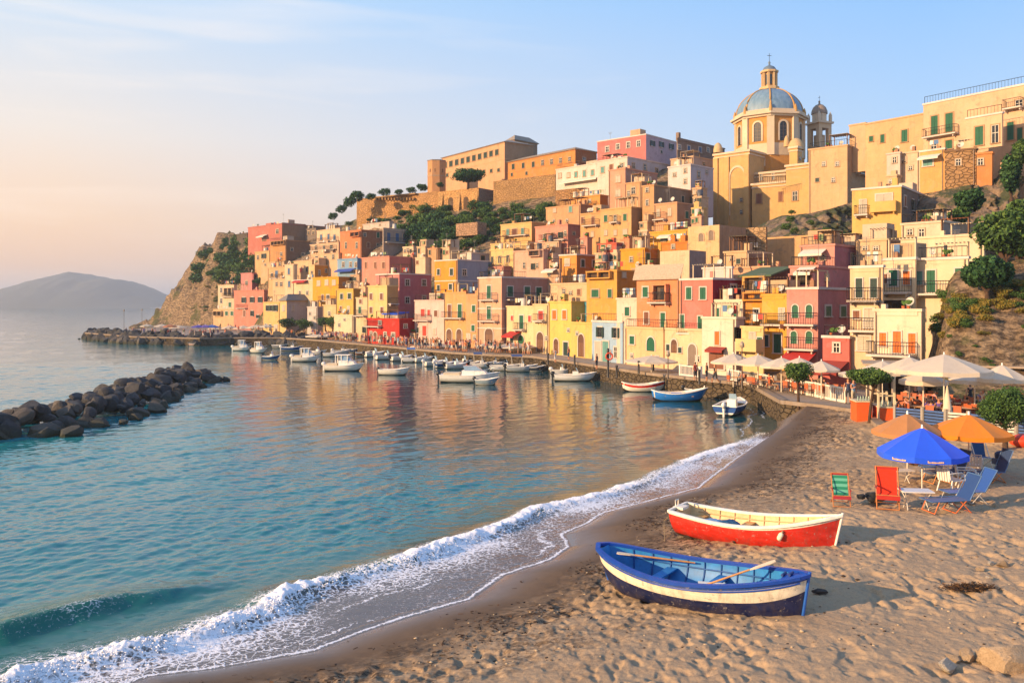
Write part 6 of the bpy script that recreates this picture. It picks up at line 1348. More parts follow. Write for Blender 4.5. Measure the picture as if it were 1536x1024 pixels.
    for sgn in (1, -1):
        pts = []
        for i in range(n+1): x, y, z = P(T[i], 1); pts.append((x, y*sgn, z))
        for k in range(n):
            a, b = Vector(pts[k]), Vector(pts[k+1]); wd = gr*1.7
            d = (b-a).normalized(); s_ = Vector((-d.y, d.x, 0)).normalized()*wd; u_ = Vector((0, 0, gr)); e_ = d*.004
            q = [a-s_-u_-e_, b-s_-u_+e_, b+s_-u_+e_, a+s_-u_-e_, a-s_+u_-e_, b-s_+u_+e_, b+s_+u_+e_, a+s_+u_-e_]
            g.add(q, [(3,2,1,0),(4,5,6,7),(0,1,5,4),(1,2,6,5),(2,3,7,6),(3,0,4,7)])
    if not dbl: y = P(0, 1)[1]; x, z = P(0, 1)[0], P(0, 1)[2]; g.box(x-.03, x+.05, -y, y, z-gr, z+gr)
    g.build('gunwale', paint(gun, .4, .15, scale=4), root)
    if deck is not None:
        d = MB(); mat = paint(deck, .45, .06)
        t0, t1 = (deck_rng if (deck_rng := getattr(hull, 'rng', None)) else (0.0, 1.0)); k = 14; V = []
        for i in range(k+1): t = t0+(t1-t0)*i/k; x, y, z = P(t, .985); V += [(x, y, z), (x, 0, z+.04), (x, -y, z)]
        fs = []
        for i in range(k): a = 3*i; fs += [(a, a+1, a+4, a+3), (a+1, a+2, a+5, a+4)]
        d.add(V, [f[::-1] for f in fs]); d.build('deck', mat, root)
    return P, zs
def outboard(root, x, z, c='#23262a', s=1.0):
    b = MB(); b.blob((x-.22*s, 0, z+.32*s), (.26*s, .17*s, .24*s), 0, 10, 6); b.box(x-.30*s, x-.14*s, -.06*s, .06*s, z-.75*s, z+.2*s); b.box(x-.18*s, x+.04, -.11*s, .11*s, z-.1, z+.12*s); b.build('outboard_motor', paint(c, .3), root)
def small_boat(px, py, lpx, kind, label, yaw=0, hullc='#e9e2d4', deckc='#efe8da', canopy=None, name='motorboat', cat='boat', group='boats moored in the harbour', band=None, B=None):
    p = WG(px, py, 0); L = lpx*p.y/FO/max(.35, abs(math.cos(rad(yaw)))); L = min(L, 11); B = B or (1.0+L*.22); H = .42+L*.055
    root = empty(name, (p.x, p.y, -.18), rad(yaw), label, cat, group)
    bands = ((.30, '#2c2f33'), (.36, '#e8e0d0'), (1.0, hullc)) if not band else ((.28, '#2a2320'), (.72, hullc), (1.0, band))
    hull.rng = (.0, 1.0) if kind in ('cabin', 'cruiser') else (.62, 1.0)
    P, zs = hull(root, L, B, H+.18, .35 if kind != 'wood' else .55, .05 if kind != 'wood' else .3, .85, .5, kind not in ('cabin', 'cruiser'), bands, inner='#cfc6b6' if hullc != '#2f7fc4' else '#d9d2c4', gun=deckc if kind != 'wood' else '#efe6d6', deck=deckc, n=14, m=7, dbl=(kind == 'wood'), gr=.03)
    z0 = H+.18; wt = paint(deckc, .35); gl = glassdark('#20303c'); gls = paint('#8fa9bb', .2)
    rr = random.Random(int(px*3+py))
    if kind in ('cabin', 'cruiser'):
        k = 1.0 if kind == 'cabin' else .8; x0, x1 = (-.12*L, .26*L); hw_ = B*.34; hh = 1.15*k
        c = MB(); c.add([(x0,-hw_,z0),(x1+.10*L,-hw_*.8,z0),(x1+.10*L,hw_*.8,z0),(x0,hw_,z0),(x0,-hw_*.9,z0+hh*.55),(x1,-hw_*.75,z0+hh*.5),(x1,hw_*.75,z0+hh*.5),(x0,hw_*.9,z0+hh*.55)], [(4,5,6,7),(0,1,5,4),(1,2,6,5),(2,3,7,6),(3,0,4,7)]); c.build('cabin', wt, root)
        g = MB(); g.add([(x0+.05*L,-hw_*.88,z0+hh*.55),(x1-.02*L,-hw_*.74,z0+hh*.5),(x1-.02*L,hw_*.74,z0+hh*.5),(x0+.05*L,hw_*.88,z0+hh*.55),(x0+.02*L,-hw_*.8,z0+hh*1.05),(x1-.14*L,-hw_*.66,z0+hh*1.05),(x1-.14*L,hw_*.66,z0+hh*1.05),(x0+.02*L,hw_*.8,z0+hh*1.05)], [(4,5,6,7),(0,1,5,4),(1,2,6,5),(2,3,7,6),(3,0,4,7)]); g.build('windshield', gls, root)
        if kind == 'cabin':
            r = MB(); r.box(x0-.10*L, x1-.08*L, -hw_*.95, hw_*.95, z0+hh*1.08, z0+hh*1.08+.09)
            for x in (x0-.08*L, x0+.08*L, x1-.14*L):
                for y in (-1, 1): r.box(x-.04, x+.04, y*hw_*.85-.04, y*hw_*.85+.04, z0, z0+hh*1.08)
            r.build('hardtop', wt, root)
        s = MB(); s.box(-L*.44, -L*.16, -hw_, hw_, z0-.02, z0+.28); s.build('seat', paint('#c9b79a', .7), root)
        rl = MB(); k_ = 8; pts = []
        for sgn in (1, -1):
            pts = [Vector((P(.6+.4*i/k_, 1)[0], P(.6+.4*i/k_, 1)[1]*sgn*.93, P(.6+.4*i/k_, 1)[2]+.45)) for i in range(k_+1)]; rl.tube(pts, .02, 4)
            for q in pts[::2]: rl.tube([q, q-Vector((0, 0, .45))], .016, 4)
        rl.build('bow_rail', paint('#c9c4ba', .3, metal=.6), root)
        outboard(root, -L/2, z0*.8, '#d8d4cc' if rr.random() < .5 else '#2a2c30', 1.1)
    elif kind == 'open':
        c = MB(); c.box(-.05*L, .09*L, -.32, .32, z0*.35, z0+.35); c.build('console', wt, root)
        g = MB(); g.add([(.09*L,-.3,z0+.34),(.09*L,.3,z0+.34),(.04*L,.26,z0+.75),(.04*L,-.26,z0+.75),(.07*L,-.3,z0+.34),(.07*L,.3,z0+.34),(.02*L,.26,z0+.75),(.02*L,-.26,z0+.75)], [(0,1,2,3),(7,6,5,4),(0,3,7,4),(1,5,6,2),(2,6,7,3)]); g.build('windshield', gls, root)
        s = MB(); s.box(-.36*L, -.22*L, -B*.36, B*.36, z0*.4, z0*.85); s.build('seat', paint('#b9a88c', .7), root)
        outboard(root, -L/2, z0*.8, rr.choice(['#22252a', '#dcd8d0', '#22252a']), 1.0)
    elif kind in ('dinghy', 'wood'):
        for x in (-.25, .02, .24):
            s = MB(); y = P(.5+x, .8)[1]; s.box(x*L-.12, x*L+.12, -y+.03, y-.03, z0*.72, z0*.78); s.build('thwart', paint('#a98a62', .7), root)
        if kind == 'wood':
            s = MB(); s.tube([(L*.46, 0, z0*1.1), (L*.49, 0, z0*1.1+.55)], .05, 6); s.build('stem_post', paint('#efe6d6', .5), root)
            s = MB(); s.box(-.14*L, .06*L, -.3, .3, z0*.4, z0*1.0); s.build('engine_box', paint(hullc, .5), root)
        elif rr.random() < .7: outboard(root, -L/2, z0*.8, '#2a2c30', .8)
    if canopy:
        c = MB(); xx = (-.34*L, .02*L); h = z0+1.35
        c.add([(xx[0],-B*.42,h-.1),(xx[1],-B*.42,h-.1),(xx[1],0,h+.12),(xx[0],0,h+.12),(xx[1],B*.42,h-.1),(xx[0],B*.42,h-.1),(xx[0],-B*.42,h-.13),(xx[1],-B*.42,h-.13),(xx[1],0,h+.09),(xx[0],0,h+.09),(xx[1],B*.42,h-.13),(xx[0],B*.42,h-.13)], [(0,1,2,3),(3,2,4,5),(9,8,7,6),(11,10,8,9)]); cc = c.build('canopy', cloth(canopy), root)
        c = MB()
        for x in xx:
            for y in (-1, 1): c.tube([(x, y*B*.42, h-.1), (x*.9, y*B*.40, z0*.9)], .02, 4)
        c.build('canopy_poles', paint('#bdb7ac', .4), cc)
    return root
BT = [
(292,519,15,'dinghy','tiny open boat with a pinkish hull beside the far jetty',8,'#d8a68c'),
(363,526,24,'cabin','small white cabin boat moored farthest left in the harbour',6,'#efe6d4'),
(388,529,22,'cabin','small white hardtop boat second from the left in the harbour',-5,'#e9e0cc'),
(407,540,24,'open','dark blue hulled little boat with white seats at the left of the harbour',-4,'#1d4a78'),
(420,522,22,'dinghy','low grey rowing boat lying along the left quay',0,'#8d8f92'),
(438,526,30,'open','long low blue boat lying along the left quay',4,'#22508a'),
(459,542,38,'cabin','boxy white cabin boat moored left of the larger hardtop cruiser',4,'#f0e9da'),
(476,532,26,'open','white open boat behind the boxy cabin boat',-8,'#e6dfd0'),
(497,535,24,'open','white open boat with an orange seat in front of the quay crowd',12,'#ece4d4'),
(516,556,56,'cabin','larger white hardtop cruiser afloat alone in the left of the harbour',-2,'#efe7d6'),
(513,531,24,'open','grey white boat moored below the cream restaurant parasols',14,'#cfc8bc'),
(530,529,22,'dinghy','dark hulled boat moored below the cream restaurant parasols',-10,'#2d4468'),
(591,562,44,'dinghy','slim white rowing dinghy anchored off the red house',-3,'#efe8d8'),
(562,535,26,'open','white speedboat leftmost of the row moored below the red house',35,'#ebe6dc'),
(580,539,30,'open','white speedboat second in the row moored below the red house',30,'#efeae0'),
(602,541,28,'open','white speedboat third in the row moored below the red house',32,'#e4dfd6'),
(622,543,34,'open','white open boat with a bright blue canopy below the pale pink house',8,'#dfe0e0','#2a6fb6'),
(545,534,22,'dinghy','brown wooden rowing boat moored near the narrow cream house',20,'#8a6244'),
(652,549,28,'open','white boat with dark hull bottom left of the big white motor cruiser',28,'#ddd8cc'),
(668,551,28,'open','navy blue speedboat left of the big white motor cruiser',25,'#24446e'),
(684,553,30,'open','grey white speedboat just behind the big white motor cruiser',22,'#c9c9c8'),
(704,573,86,'cruiser','big white motor cruiser in the middle of the harbour',-3,'#f0ebe0'),
(730,577,32,'dinghy','small grey tender with a white float beside the big motor cruiser',-6,'#8fa0a8'),
(722,552,34,'open','white speedboat with a dark blue canopy behind the big motor cruiser',6,'#e6e0d4','#22508a'),
(758,556,46,'open','long grey white boat moored at the quay right of the big cruiser',0,'#c2c6c8'),
(782,557,44,'open','long grey boat with a blue cover lying at the quay',3,'#aab2b8','#274c86'),
(862,571,60,'open','white open motorboat with blue trim in front of the yellow houses',-2,'#f0ede6'),
(905,568,26,'dinghy','small dark grey inflatable dinghy beneath the light blue house',4,'#474c54'),
(571,533,22,'open','white speedboat with a raised motor behind the row below the red house',40,'#e2ddd2'),
(611,536,24,'dinghy','pale grey skiff behind the bright blue canopy boat',24,'#b4b6b4'),
(636,543,26,'open','white speedboat just right of the bright blue canopy boat',26,'#ece6da'),
(646,541,22,'dinghy','dark blue skiff below the corner of the pale pink house',18,'#223d66'),
(696,548,26,'open','white open boat nearest the crowd behind the big cruiser',20,'#e8e2d6'),
(711,549,24,'dinghy','red hulled skiff tied up behind the big cruiser',12,'#a83a2c'),
(742,551,28,'open','cream open boat tied to the quay by the cream parasol',8,'#e6dcc4'),
(803,557,26,'dinghy','small dark boat at the quay steps left of the yellow houses',-4,'#3c4450'),
(842,562,26,'open','small white boat tied close to the quay wall by the yellow houses',6,'#e4e0d8'),
(875,560,24,'dinghy','blue covered dinghy behind the white boat with blue trim',-3,'#2f62ac'),
(1098,619,42,'open','white and blue motorboat with a big white outboard nearest the beach',62,'#27508e'),
]
for b_ in BT:
    small_boat(b_[0], b_[1], b_[2], b_[3], b_[4], b_[5], b_[6], canopy=b_[7] if len(b_) > 7 else None)
small_boat(966, 587, 64, 'wood', 'red wooden fishing boat with white stripes moored by the quay wall', -3, '#e6ddcc', name='fishing_boat', band='#c4281e', B=1.7)
small_boat(1018, 601, 78, 'wood', 'bright blue wooden fishing boat with a white rim moored by the quay wall', -5, '#2a73c0', name='fishing_boat', band='#2a73c0', B=1.8)
small_boat(1050, 592, 44, 'dinghy', 'little grey blue skiff between the blue fishing boat and the quay', -8, '#6d8797', name='rowing_boat')

# ---------------- the two boats on the sand ----------------
def beach_boat(pl, pr, zoff, label, spec):
    a, b = G(*pl), G(*pr); c = (a+b)/2; yaw = math.atan2(b.y-a.y, b.x-a.x); L = spec['L']
    c = c+Vector(spec.get('shift', (0, 0, 0)))
    root = empty('rowing_boat', (c.x, c.y, min(a.z, b.z)+zoff), yaw, label, 'rowing boat', None); root.rotation_euler.x = spec.get('roll', 0)
    hull.rng = spec.get('deckr', (.86, 1.0))
    P, zs = hull(root, L, spec['B'], spec['H'], spec['bow'], spec['stern'], spec.get('tw', .7), spec['rake'], True, spec['bands'], spec['inner'], spec['gun'], .05, .16, spec['deck'], 40, 20, .38, spec.get('sr', .06), spec['dbl'], spec['gr'])
    rb = paint(spec['rib'], .5, .2)
    for i in range(spec['nr']):
        t = .12+.76*i/(spec['nr']-1); m = MB()
        for sgn in (1, -1):
            pts = []
            for j in range(7):
                v = .34+.62*j/6; x, y, z = P(t, v, .065); pts.append((x, y*sgn, max(z, P(t, 0)[2]+.16*spec['H'])+.0))
            m.tube(pts, .022, 5)
        m.build('rib', rb, root)
    for t in spec['thw']:
        x, y, z = P(t, .70, .05); m = MB(); m.box(x-.13, x+.13, -y, y, z-.02, z+.02); m.build('thwart', paint(spec['thc'], .55, .2, scale=7), root)
    m = MB()
    for sgn in (1, -1):
        pts = [Vector((P(t, .80, .06)[0], P(t, .80, .06)[1]*sgn, P(t, .80, .06)[2])) for t in [.08+.84*i/24 for i in range(25)]]; m.tube(pts, .022, 5)
    m.build('inner_stringer', rb, root)
    if 'rub' in spec:
        m = MB()
        for sgn in (1, -1):
            pts = [Vector((P(t, spec['rub'])[0], P(t, spec['rub'])[1]*sgn*1.01, P(t, spec['rub'])[2])) for t in [.02+.96*i/30 for i in range(31)]]; m.tube(pts, .020, 6)
        m.build('rubbing_strake', paint(spec['gun'], .4), root)
    m = MB(); pts = [Vector((P(1, v)[0]+.01, 0, P(1, v)[2])) for v in [i/8 for i in range(9)]]; pts.append(pts[-1]+Vector((.02, 0, .07))); m.tube(pts, .035, 8); m.build('stem', paint(spec['stem'], .4), root)
    if spec['dbl']: m = MB(); pts = [Vector((P(0, v)[0]-.01, 0, P(0, v)[2])) for v in [i/8 for i in range(9)]]; m.tube(pts, .035, 8); m.build('stern_post', paint(spec['stem'], .4), root)
    m = MB(); pts = [Vector((P(t, 0)[0], 0, P(t, 0)[2]-.03)) for t in [.04+.86*i/20 for i in range(21)]]
    for a_, b_ in zip(pts[:-1], pts[1:]): m.tube([a_, b_], .035, 4)
    m.build('keel', paint('#221c1a', .7), root)
    return root, P, c, yaw
bb, Pb, cb, yb_ = beach_boat((918, 884), (1192, 918), -.10, 'blue wooden rowing boat with a broad cream stripe and oars, pulled up on the sand', dict(L=5.15, B=1.95, H=.98, bow=.46, stern=.24, rake=.16, sr=.12, dbl=True, deckr=(.90, 1.0),
    bands=((.14, '#0a0c16'), (.64, '#061748'), (.88, '#ddd1b8'), (1.0, '#0f4390')), inner='#1d74b0', gun='#0a3f9a', deck='#0a3f9a', rib='#12508e', nr=10, thw=(.3, .56, .76), thc='#2b74b4', stem='#1f58ad', gr=.035, rub=.88, roll=rad(1.5), shift=(0.0, -.05, 0)))
m = MB()
for i, t in enumerate((.90, .93)): x, y, z = Pb(t, 1); m.tube([(x, -.12, z+.05), (x, .12, z+.05)], .03, 6)
m.build('mooring_cleat', paint('#16356f', .5), bb)
rb_, Pr, cr2, yr_ = beach_boat((1020, 802), (1256, 817), -.08, 'red wooden rowing boat with a white gunwale and pale inside, pulled up on the sand', dict(L=4.9, B=1.85, H=.86, bow=.62, stern=.12, rake=.22, sr=.10, dbl=False, tw=.72, deckr=(.92, 1.0),
    bands=((.22, '#4a2412'), (.90, '#c8240f'), (1.0, '#e6dac6')), inner='#d9b684', gun='#efe6d4', deck='#e0a94e', rib='#c9a374', nr=9, thw=(.12, .42, .70), thc='#c9975a', stem='#efe6d4', gr=.034, roll=rad(0)))
m = MB(); x, y, z = Pr(.0, 1); m.box(x-.06, x+.28, -.22, .22, z-.04, z+.04); m.tube([(x-.02, -.1, z+.02), (x-.02, -.1, z+.22), (x-.02, .1, z+.22), (x-.02, .1, z+.02)], .022, 6); m.build('motor_bracket', paint('#e6dccb', .4), rb_)
def boatpt(root, v): 
    return Matrix.Translation(root.location) @ Matrix.Rotation(root.rotation_euler.z, 4, 'Z') @ Matrix.Rotation(root.rotation_euler.x, 4, 'X') @ Vector(v)
def oar(a, b, bl, label):
    """a = handle end, b = blade tip, world"""
    root = empty('oar', a, 0, label, 'oar'); d = (b-a); L = d.length; u = d.normalized(); s = u.cross(Vector((0, 0, 1))).normalized(); n_ = s.cross(u)
    m = MB(); m.tube([(0, 0, 0), u*.12, u*.14, u*(L-bl)], [.018, .018, .025, .024], 8); m.build('shaft', paint('#c08b52', .5, .2, scale=9), root)
    m = MB(); w_ = .085; q = [(-.018, 0), (-w_*.8, .25), (-w_, .85), (-w_*.8, 1), (w_*.8, 1), (w_, .85), (w_*.8, .25), (.018, 0)]
    v = [u*(L-bl+bl*t)+s*x+n_*.010 for x, t in q]+[u*(L-bl+bl*t)+s*x-n_*.010 for x, t in q]; k = len(q)
    m.add(v, [tuple(range(k)), tuple(reversed(range(k, 2*k)))]+[(i, k+i, k+(i+1) % k, (i+1) % k) for i in range(k)]); m.build('blade', paint('#d9c3a0' , .5, .15), root); return root
def bp(root, P, t, v, y, dz=0): x, yy, z = P(t, v); return boatpt(root, (x, y*yy, z+dz))
oar(bp(bb, Pb, .52, .74, -.55), bp(bb, Pb, .83, 1, .78, .22), .62, 'oar with its pale blade raised over the far side of the blue boat')
oar(bp(bb, Pb, .42, .96, .80), bp(bb, Pb, .10, .96, -.2, .05), .45, 'oar lying along the stern half inside the blue boat')
m = MB(); p0, p1, p2 = bp(bb, Pb, .62, .70, .25), bp(bb, Pb, .50, .72, .05), bp(bb, Pb, .56, .70, -.6)
m.add([p0+Vector((0,0,.03)), p1+Vector((0,0,.03)), p2+Vector((0,0,.03)), p0+Vector((0,0,.055)), p1+Vector((0,0,.055)), p2+Vector((0,0,.055))], [(2,1,0),(3,4,5),(0,1,4,3),(1,2,5,4),(2,0,3,5)]); tag(m.build('paddle_board', paint('#d8d0c2', .5)), 'pale triangular board lying on the middle seat of the blue boat', 'board')
# net bundle and blue canvas in the red boat
p = bp(rb_, Pr, .33, .62, .1); m = MB(); m.blob((0, 0, .08), (.36, .24, .16), 0, 14, 8, 4, .12); o = m.build('net_bundle', paint('#1f4e74', .9, .5, bump=1.0, scale=14), None, p); tag(o, 'dark blue heap of fishing net inside the red boat', 'net')
p = bp(rb_, Pr, .22, .62, .0); m = MB(); m.blob((0, 0, .07), (.40, .30, .12), 0, 14, 8, 9, .08); o = m.build('folded_tarpaulin', paint('#6d92b4', .7, .2, bump=.6), None, p); tag(o, 'pale blue folded tarpaulin inside the stern of the red boat', 'tarpaulin')
def fender(p, label, ang=0, l=.30, r=.085, c='#e2cfae', up=False):
    root = empty('fender', p, ang, label, 'fender'); m = MB(); prof = [(0, 0), (r*.7, .02), (r, .07), (r, l-.07), (r*.7, l-.02), (0, l)]; V = MB(); V.lathe(prof, 14)
    M = Matrix.Rotation(rad(90), 4, 'Y') if not up else Matrix.Rotation(rad(up), 4, 'Y'); V.v = [tuple(M @ Vector(v)) for v in V.v]; V.build('float', paint(c, .5, .15), root)
    m.tube([M @ Vector((0, 0, l)), M @ Vector((0, 0, l+.04)), M @ Vector((0, 0, l+.05))], [.03, .03, .01], 8); m.build('eye', paint('#8a7a60', .6), root); return root
g = G(1029, 903); fender(g+Vector((0, 0, .085)), 'small cream fender lying on the sand beside the blue boat', rad(-18))
q = bp(rb_, Pr, .70, .62, -1.08); fender(q+Vector((0, -.03, 0)), 'small cream fender hanging on the side of the red boat', rad(-25), .26, .07, '#e6d6b8', 25)
# ropes
m = MB(); a_ = bp(rb_, Pr, .0, 1, .5); m.tube([a_, G(996, 790)+Vector((0,0,.2)), G(997, 812)+Vector((0,0,.01))], .012, 6); tag(m.build('mooring_rope', paint('#8d7a58', .9)), 'thin rope running from the stern of the red boat to the sand', 'rope')
for i, (px, py, s) in enumerate(((1035,806,.13),(1104,812,.14),(1000,897,.13),(1228,889,.13))):
    g = G(px, py); m = rock_mesh(60+i, 'wooden_chock' if False else 'stone', 2, rockmat((.05, .035, .03), (.12, .08, .06))) if i == 0 else m
    o = link('stone', m, None, (g.x, g.y, g.z+s*.3)); o.scale = (s*1.5, s, s*.8); o.rotation_euler.z = i
    tag(o, ['dark stone under the stern of the red boat', 'dark stone under the middle of the red boat', 'dark stone under the keel of the blue boat', 'dark pointed stone on the sand right of the blue boat'][i], 'stone')
# ================= people =================
POSE = {
 'stand': [((0,0,.92),.13,'p',-1),((0,.0,1.10),.125,'s',0),((0,.0,1.32),.15,'s',1),((0,0,1.46),.06,'k',2),((0,.01,1.55),.075,'k',3),((0,.0,1.66),.10,'h',4),
   ((.10,0,.86),.095,'p',0),((.11,.02,.48),.06,'p',6),((.12,-.01,.10),.042,'k',7),((.13,.13,.04),.035,'f',8),((-.10,0,.86),.095,'p',0),((-.12,-.01,.48),.06,'p',10),((-.13,-.03,.10),.042,'k',11),((-.14,.10,.04),.035,'f',12),
   ((.19,0,1.38),.06,'s',2),((.24,-.02,1.12),.045,'k',14),((.25,.06,.88),.032,'k',15),((.25,.09,.79),.034,'k',16),((-.19,0,1.38),.06,'s',2),((-.24,-.03,1.12),.045,'k',18),((-.24,.04,.88),.032,'k',19),((-.24,.07,.79),.034,'k',20)],
 'walk': [((0,0,.90),.13,'p',-1),((0,.02,1.10),.125,'s',0),((0,.04,1.31),.15,'s',1),((0,.05,1.45),.06,'k',2),((0,.07,1.54),.075,'k',3),((0,.06,1.65),.10,'h',4),
   ((.10,0,.84),.095,'p',0),((.11,.20,.50),.06,'p',6),((.12,.26,.10),.042,'k',7),((.13,.40,.06),.035,'f',8),((-.10,0,.84),.095,'p',0),((-.11,-.06,.46),.06,'p',10),((-.12,-.34,.16),.042,'k',11),((-.12,-.24,.05),.035,'f',12),
   ((.19,.04,1.37),.06,'s',2),((.24,-.12,1.13),.045,'k',14),((.24,-.14,.90),.032,'k',15),((.24,-.12,.81),.034,'k',16),((-.19,.04,1.37),.06,'s',2),((-.23,.12,1.12),.045,'k',18),((-.22,.30,.96),.032,'k',19),((-.21,.37,.92),.034,'k',20)],
 'sit': [((0,0,.48),.14,'p',-1),((0,-.02,.66),.13,'s',0),((0,.0,.88),.15,'s',1),((0,.02,1.02),.06,'k',2),((0,.05,1.11),.075,'k',3),((0,.04,1.22),.10,'h',4),
   ((.11,.06,.47),.095,'p',0),((.13,.42,.48),.065,'p',6),((.13,.44,.10),.042,'k',7),((.13,.56,.04),.035,'f',8),((-.11,.06,.47),.095,'p',0),((-.13,.42,.48),.065,'p',10),((-.14,.40,.10),.042,'k',11),((-.14,.52,.04),.035,'f',12),
   ((.19,.0,.94),.06,'s',2),((.25,.06,.70),.045,'k',14),((.16,.30,.70),.032,'k',15),((.12,.38,.72),.034,'k',16),((-.19,.0,.94),.06,'s',2),((-.25,.08,.70),.045,'k',18),((-.14,.30,.74),.032,'k',19),((-.08,.36,.78),.034,'k',20)],
}
POSE['talk'] = [list(v) for v in POSE['stand']]
for i, p in ((15, (.27,.06,1.12)), (16, (.20,.28,1.20)), (17, (.17,.35,1.25))): POSE['talk'][i][0] = p
def person_mesh(pose):
    J = POSE[pose]; me = bpy.data.meshes.new('body'); me.from_pydata([j[0] for j in J], [(j[3], i) for i, j in enumerate(J) if j[3] >= 0], [])
    o = bpy.data.objects.new('tmp', me); col.objects.link(o); o.modifiers.new('skin', 'SKIN'); sv = me.skin_vertices[0].data
    for i, j in enumerate(J): sv[i].radius = (j[1], j[1]*(.72 if j[2] == 's' or i == 0 else 1)); sv[i].use_root = (i == 0)
    s = o.modifiers.new('sub', 'SUBSURF'); s.levels = 1; s.render_levels = 1
    dg = bpy.context.evaluated_depsgraph_get(); m2 = bpy.data.meshes.new_from_object(o.evaluated_get(dg)); bpy.data.objects.remove(o)
    # nose, ears
    segs = [(Vector(j[0]), Vector(J[j[3]][0]) if j[3] >= 0 else Vector(j[0]), j[2]) for j in J]; idx = {'k': 0, 's': 1, 'p': 2, 'h': 3, 'f': 4}
    sh = [paint('#b77f5c', .6)]*1+[cloth('#ffffff', 0)]+[cloth('#334455', 0)]+[paint('#2a1c12', .8)]+[paint('#2c2622', .6)]
    for m in sh: m2.materials.append(m)
    hd = Vector(J[4][0])
    for p in m2.polygons:
        c = p.center; best = 9; k = 'k'
        for a, b, t in segs:
            ab = b-a; u = 0 if ab.length == 0 else max(0, min(1, (c-a).dot(ab)/ab.length_squared)); d = (a+ab*u-c).length
            if d < best: best = d; k = t
        if (c-hd).length < .17 and c.z > hd.z-.06: k = 'h' if (c.z > hd.z+.10 or c.y < hd.y-.01) else 'k'
        if k == 'p' and c.z < .18: k = 'k'
        p.material_index = idx[k]; p.use_smooth = True
    m2.name = 'person_'+pose; return m2
PM = {k: person_mesh(k) for k in POSE}
SHIRTS = [('white','#e6dfd2'),('red','#b3352c'),('dark blue','#263655'),('pink','#d08a86'),('pale blue','#8fb0c8'),('black','#221f1f'),('orange','#cf7030'),('beige','#b89a74'),('green','#4c6b46'),('purple','#5c4a9a')]
PANTS = [('dark','#2a2c33'),('pale','#b7a88f'),('blue','#38506f'),('white','#d8d0c2')]
PS = {}
def person(pose, x, y, z, rz, si, pi, label, group, sc_=1.0):
    o = PS.get((pose, si, pi))
    if o is None:
        o = link('person', PM[pose]); PS[(pose, si, pi)] = o
        for slot, mt in ((1, cloth(SHIRTS[si][1], .05)), (2, cloth(PANTS[pi][1], .02))): o.material_slots[slot].link = 'OBJECT'; o.material_slots[slot].material = mt
    else: o = o.copy(); col.objects.link(o)
    o.name = 'person'; o.location = (x, y, z); o.rotation_euler.z = rz; o.scale = (sc_,)*3; tag(o, label, 'person', group); return o
def crowd(n, f, where, group, poses=('stand','talk','walk')):
    for i in range(n):
        px, Y, z = f(); si = R.randrange(10); pi = R.randrange(4); ps = R.choice(poses)
        person(ps, (px-CX)*Y/FO, Y, z, R.uniform(0, 6.3), si, pi, 'person in %s top and %s trousers %s' % (SHIRTS[si][0], PANTS[pi][0], where) , group, R.uniform(.93, 1.06))
frontY = lambda px: float(np.interp(px, [p[0] for p in Fr], [WG(*p).y for p in Fr]))
def band(x0, x1, a, b):
    def f():
        px = R.uniform(x0, x1); y0, y1 = frontY(px)+1.2, float(Yq(px))-1.2; t = R.uniform(a, b); return px, y0+(y1-y0)*t, 1.53
    return f
crowd(105, band(548, 700, .05, .75), 'in the packed crowd below the red house', 'crowd below the red house')
crowd(50, band(470, 545, .1, .75), 'in the crowd by the cream restaurant parasols', 'crowd by the cream parasols')
crowd(46, band(690, 800, .1, .8), 'on the quay below the salmon palazzo', 'people below the salmon palazzo')
crowd(26, band(300, 470, .3, .85), 'on the left end of the quay', 'people on the left end of the quay')
crowd(34, (lambda: (lambda px: (px, frontY(px)+R.uniform(1.5, 12), 1.53))(R.uniform(180, 345))), 'on the far jetty', 'people on the far jetty')
for px, py, si, pi, lb in ((917,543,5,0,'person in black standing outside the yellow doorway'),(853,541,1,2,'person in red by the yellow house'),(833,545,0,3,'person in white by the yellow house door'),(895,555,2,0,'person in dark blue walking past the light blue house')):
    g = WG(px, py, 1.53); person('stand', g.x, g.y, 1.53, 1, si, pi, lb, 'people on the quay below the yellow houses')

# ================= parasols =================
def canopy_mesh(n, R_, h, val, sag=.06, square=False):
    mb = MB(); ap = (0, 0, h); k = 5; V = []; fs = []; rings = []
    def edge(i, t):
        a0 = 2*math.pi*(i+(.5 if square else 0))/n; a1 = 2*math.pi*(i+1+(.5 if square else 0))/n
        return ((1-t)*math.cos(a0)+t*math.cos(a1))*R_, ((1-t)*math.sin(a0)+t*math.sin(a1))*R_
    for i in range(n):
        base = len(V); m_ = 4
        for r in range(k+1):
            s = r/k
            for t in range(m_+1):
                x, y = edge(i, t/m_); q = math.sin(math.pi*t/m_); V.append((x*s, y*s, h*(1-s**1.12)-sag*q*s*(.4+.6*s)))
        for r in range(k):
            for t in range(m_): a = base+r*(m_+1)+t; fs.append((a, a+m_+1, a+m_+2, a+1))
        if val:
            b2 = len(V)
            for t in range(m_+1):
                x, y = edge(i, t/m_); q = math.sin(math.pi*t/m_); V.append((x, y, -sag*q)); V.append((x*1.005, y*1.005, -val-sag*q*.6+.03*math.sin(math.pi*t/m_*2)*0))
            for t in range(m_): a = b2+2*t; fs.append((a, a+1, a+3, a+2))
    mb.add(V, fs, 0, False); return mb
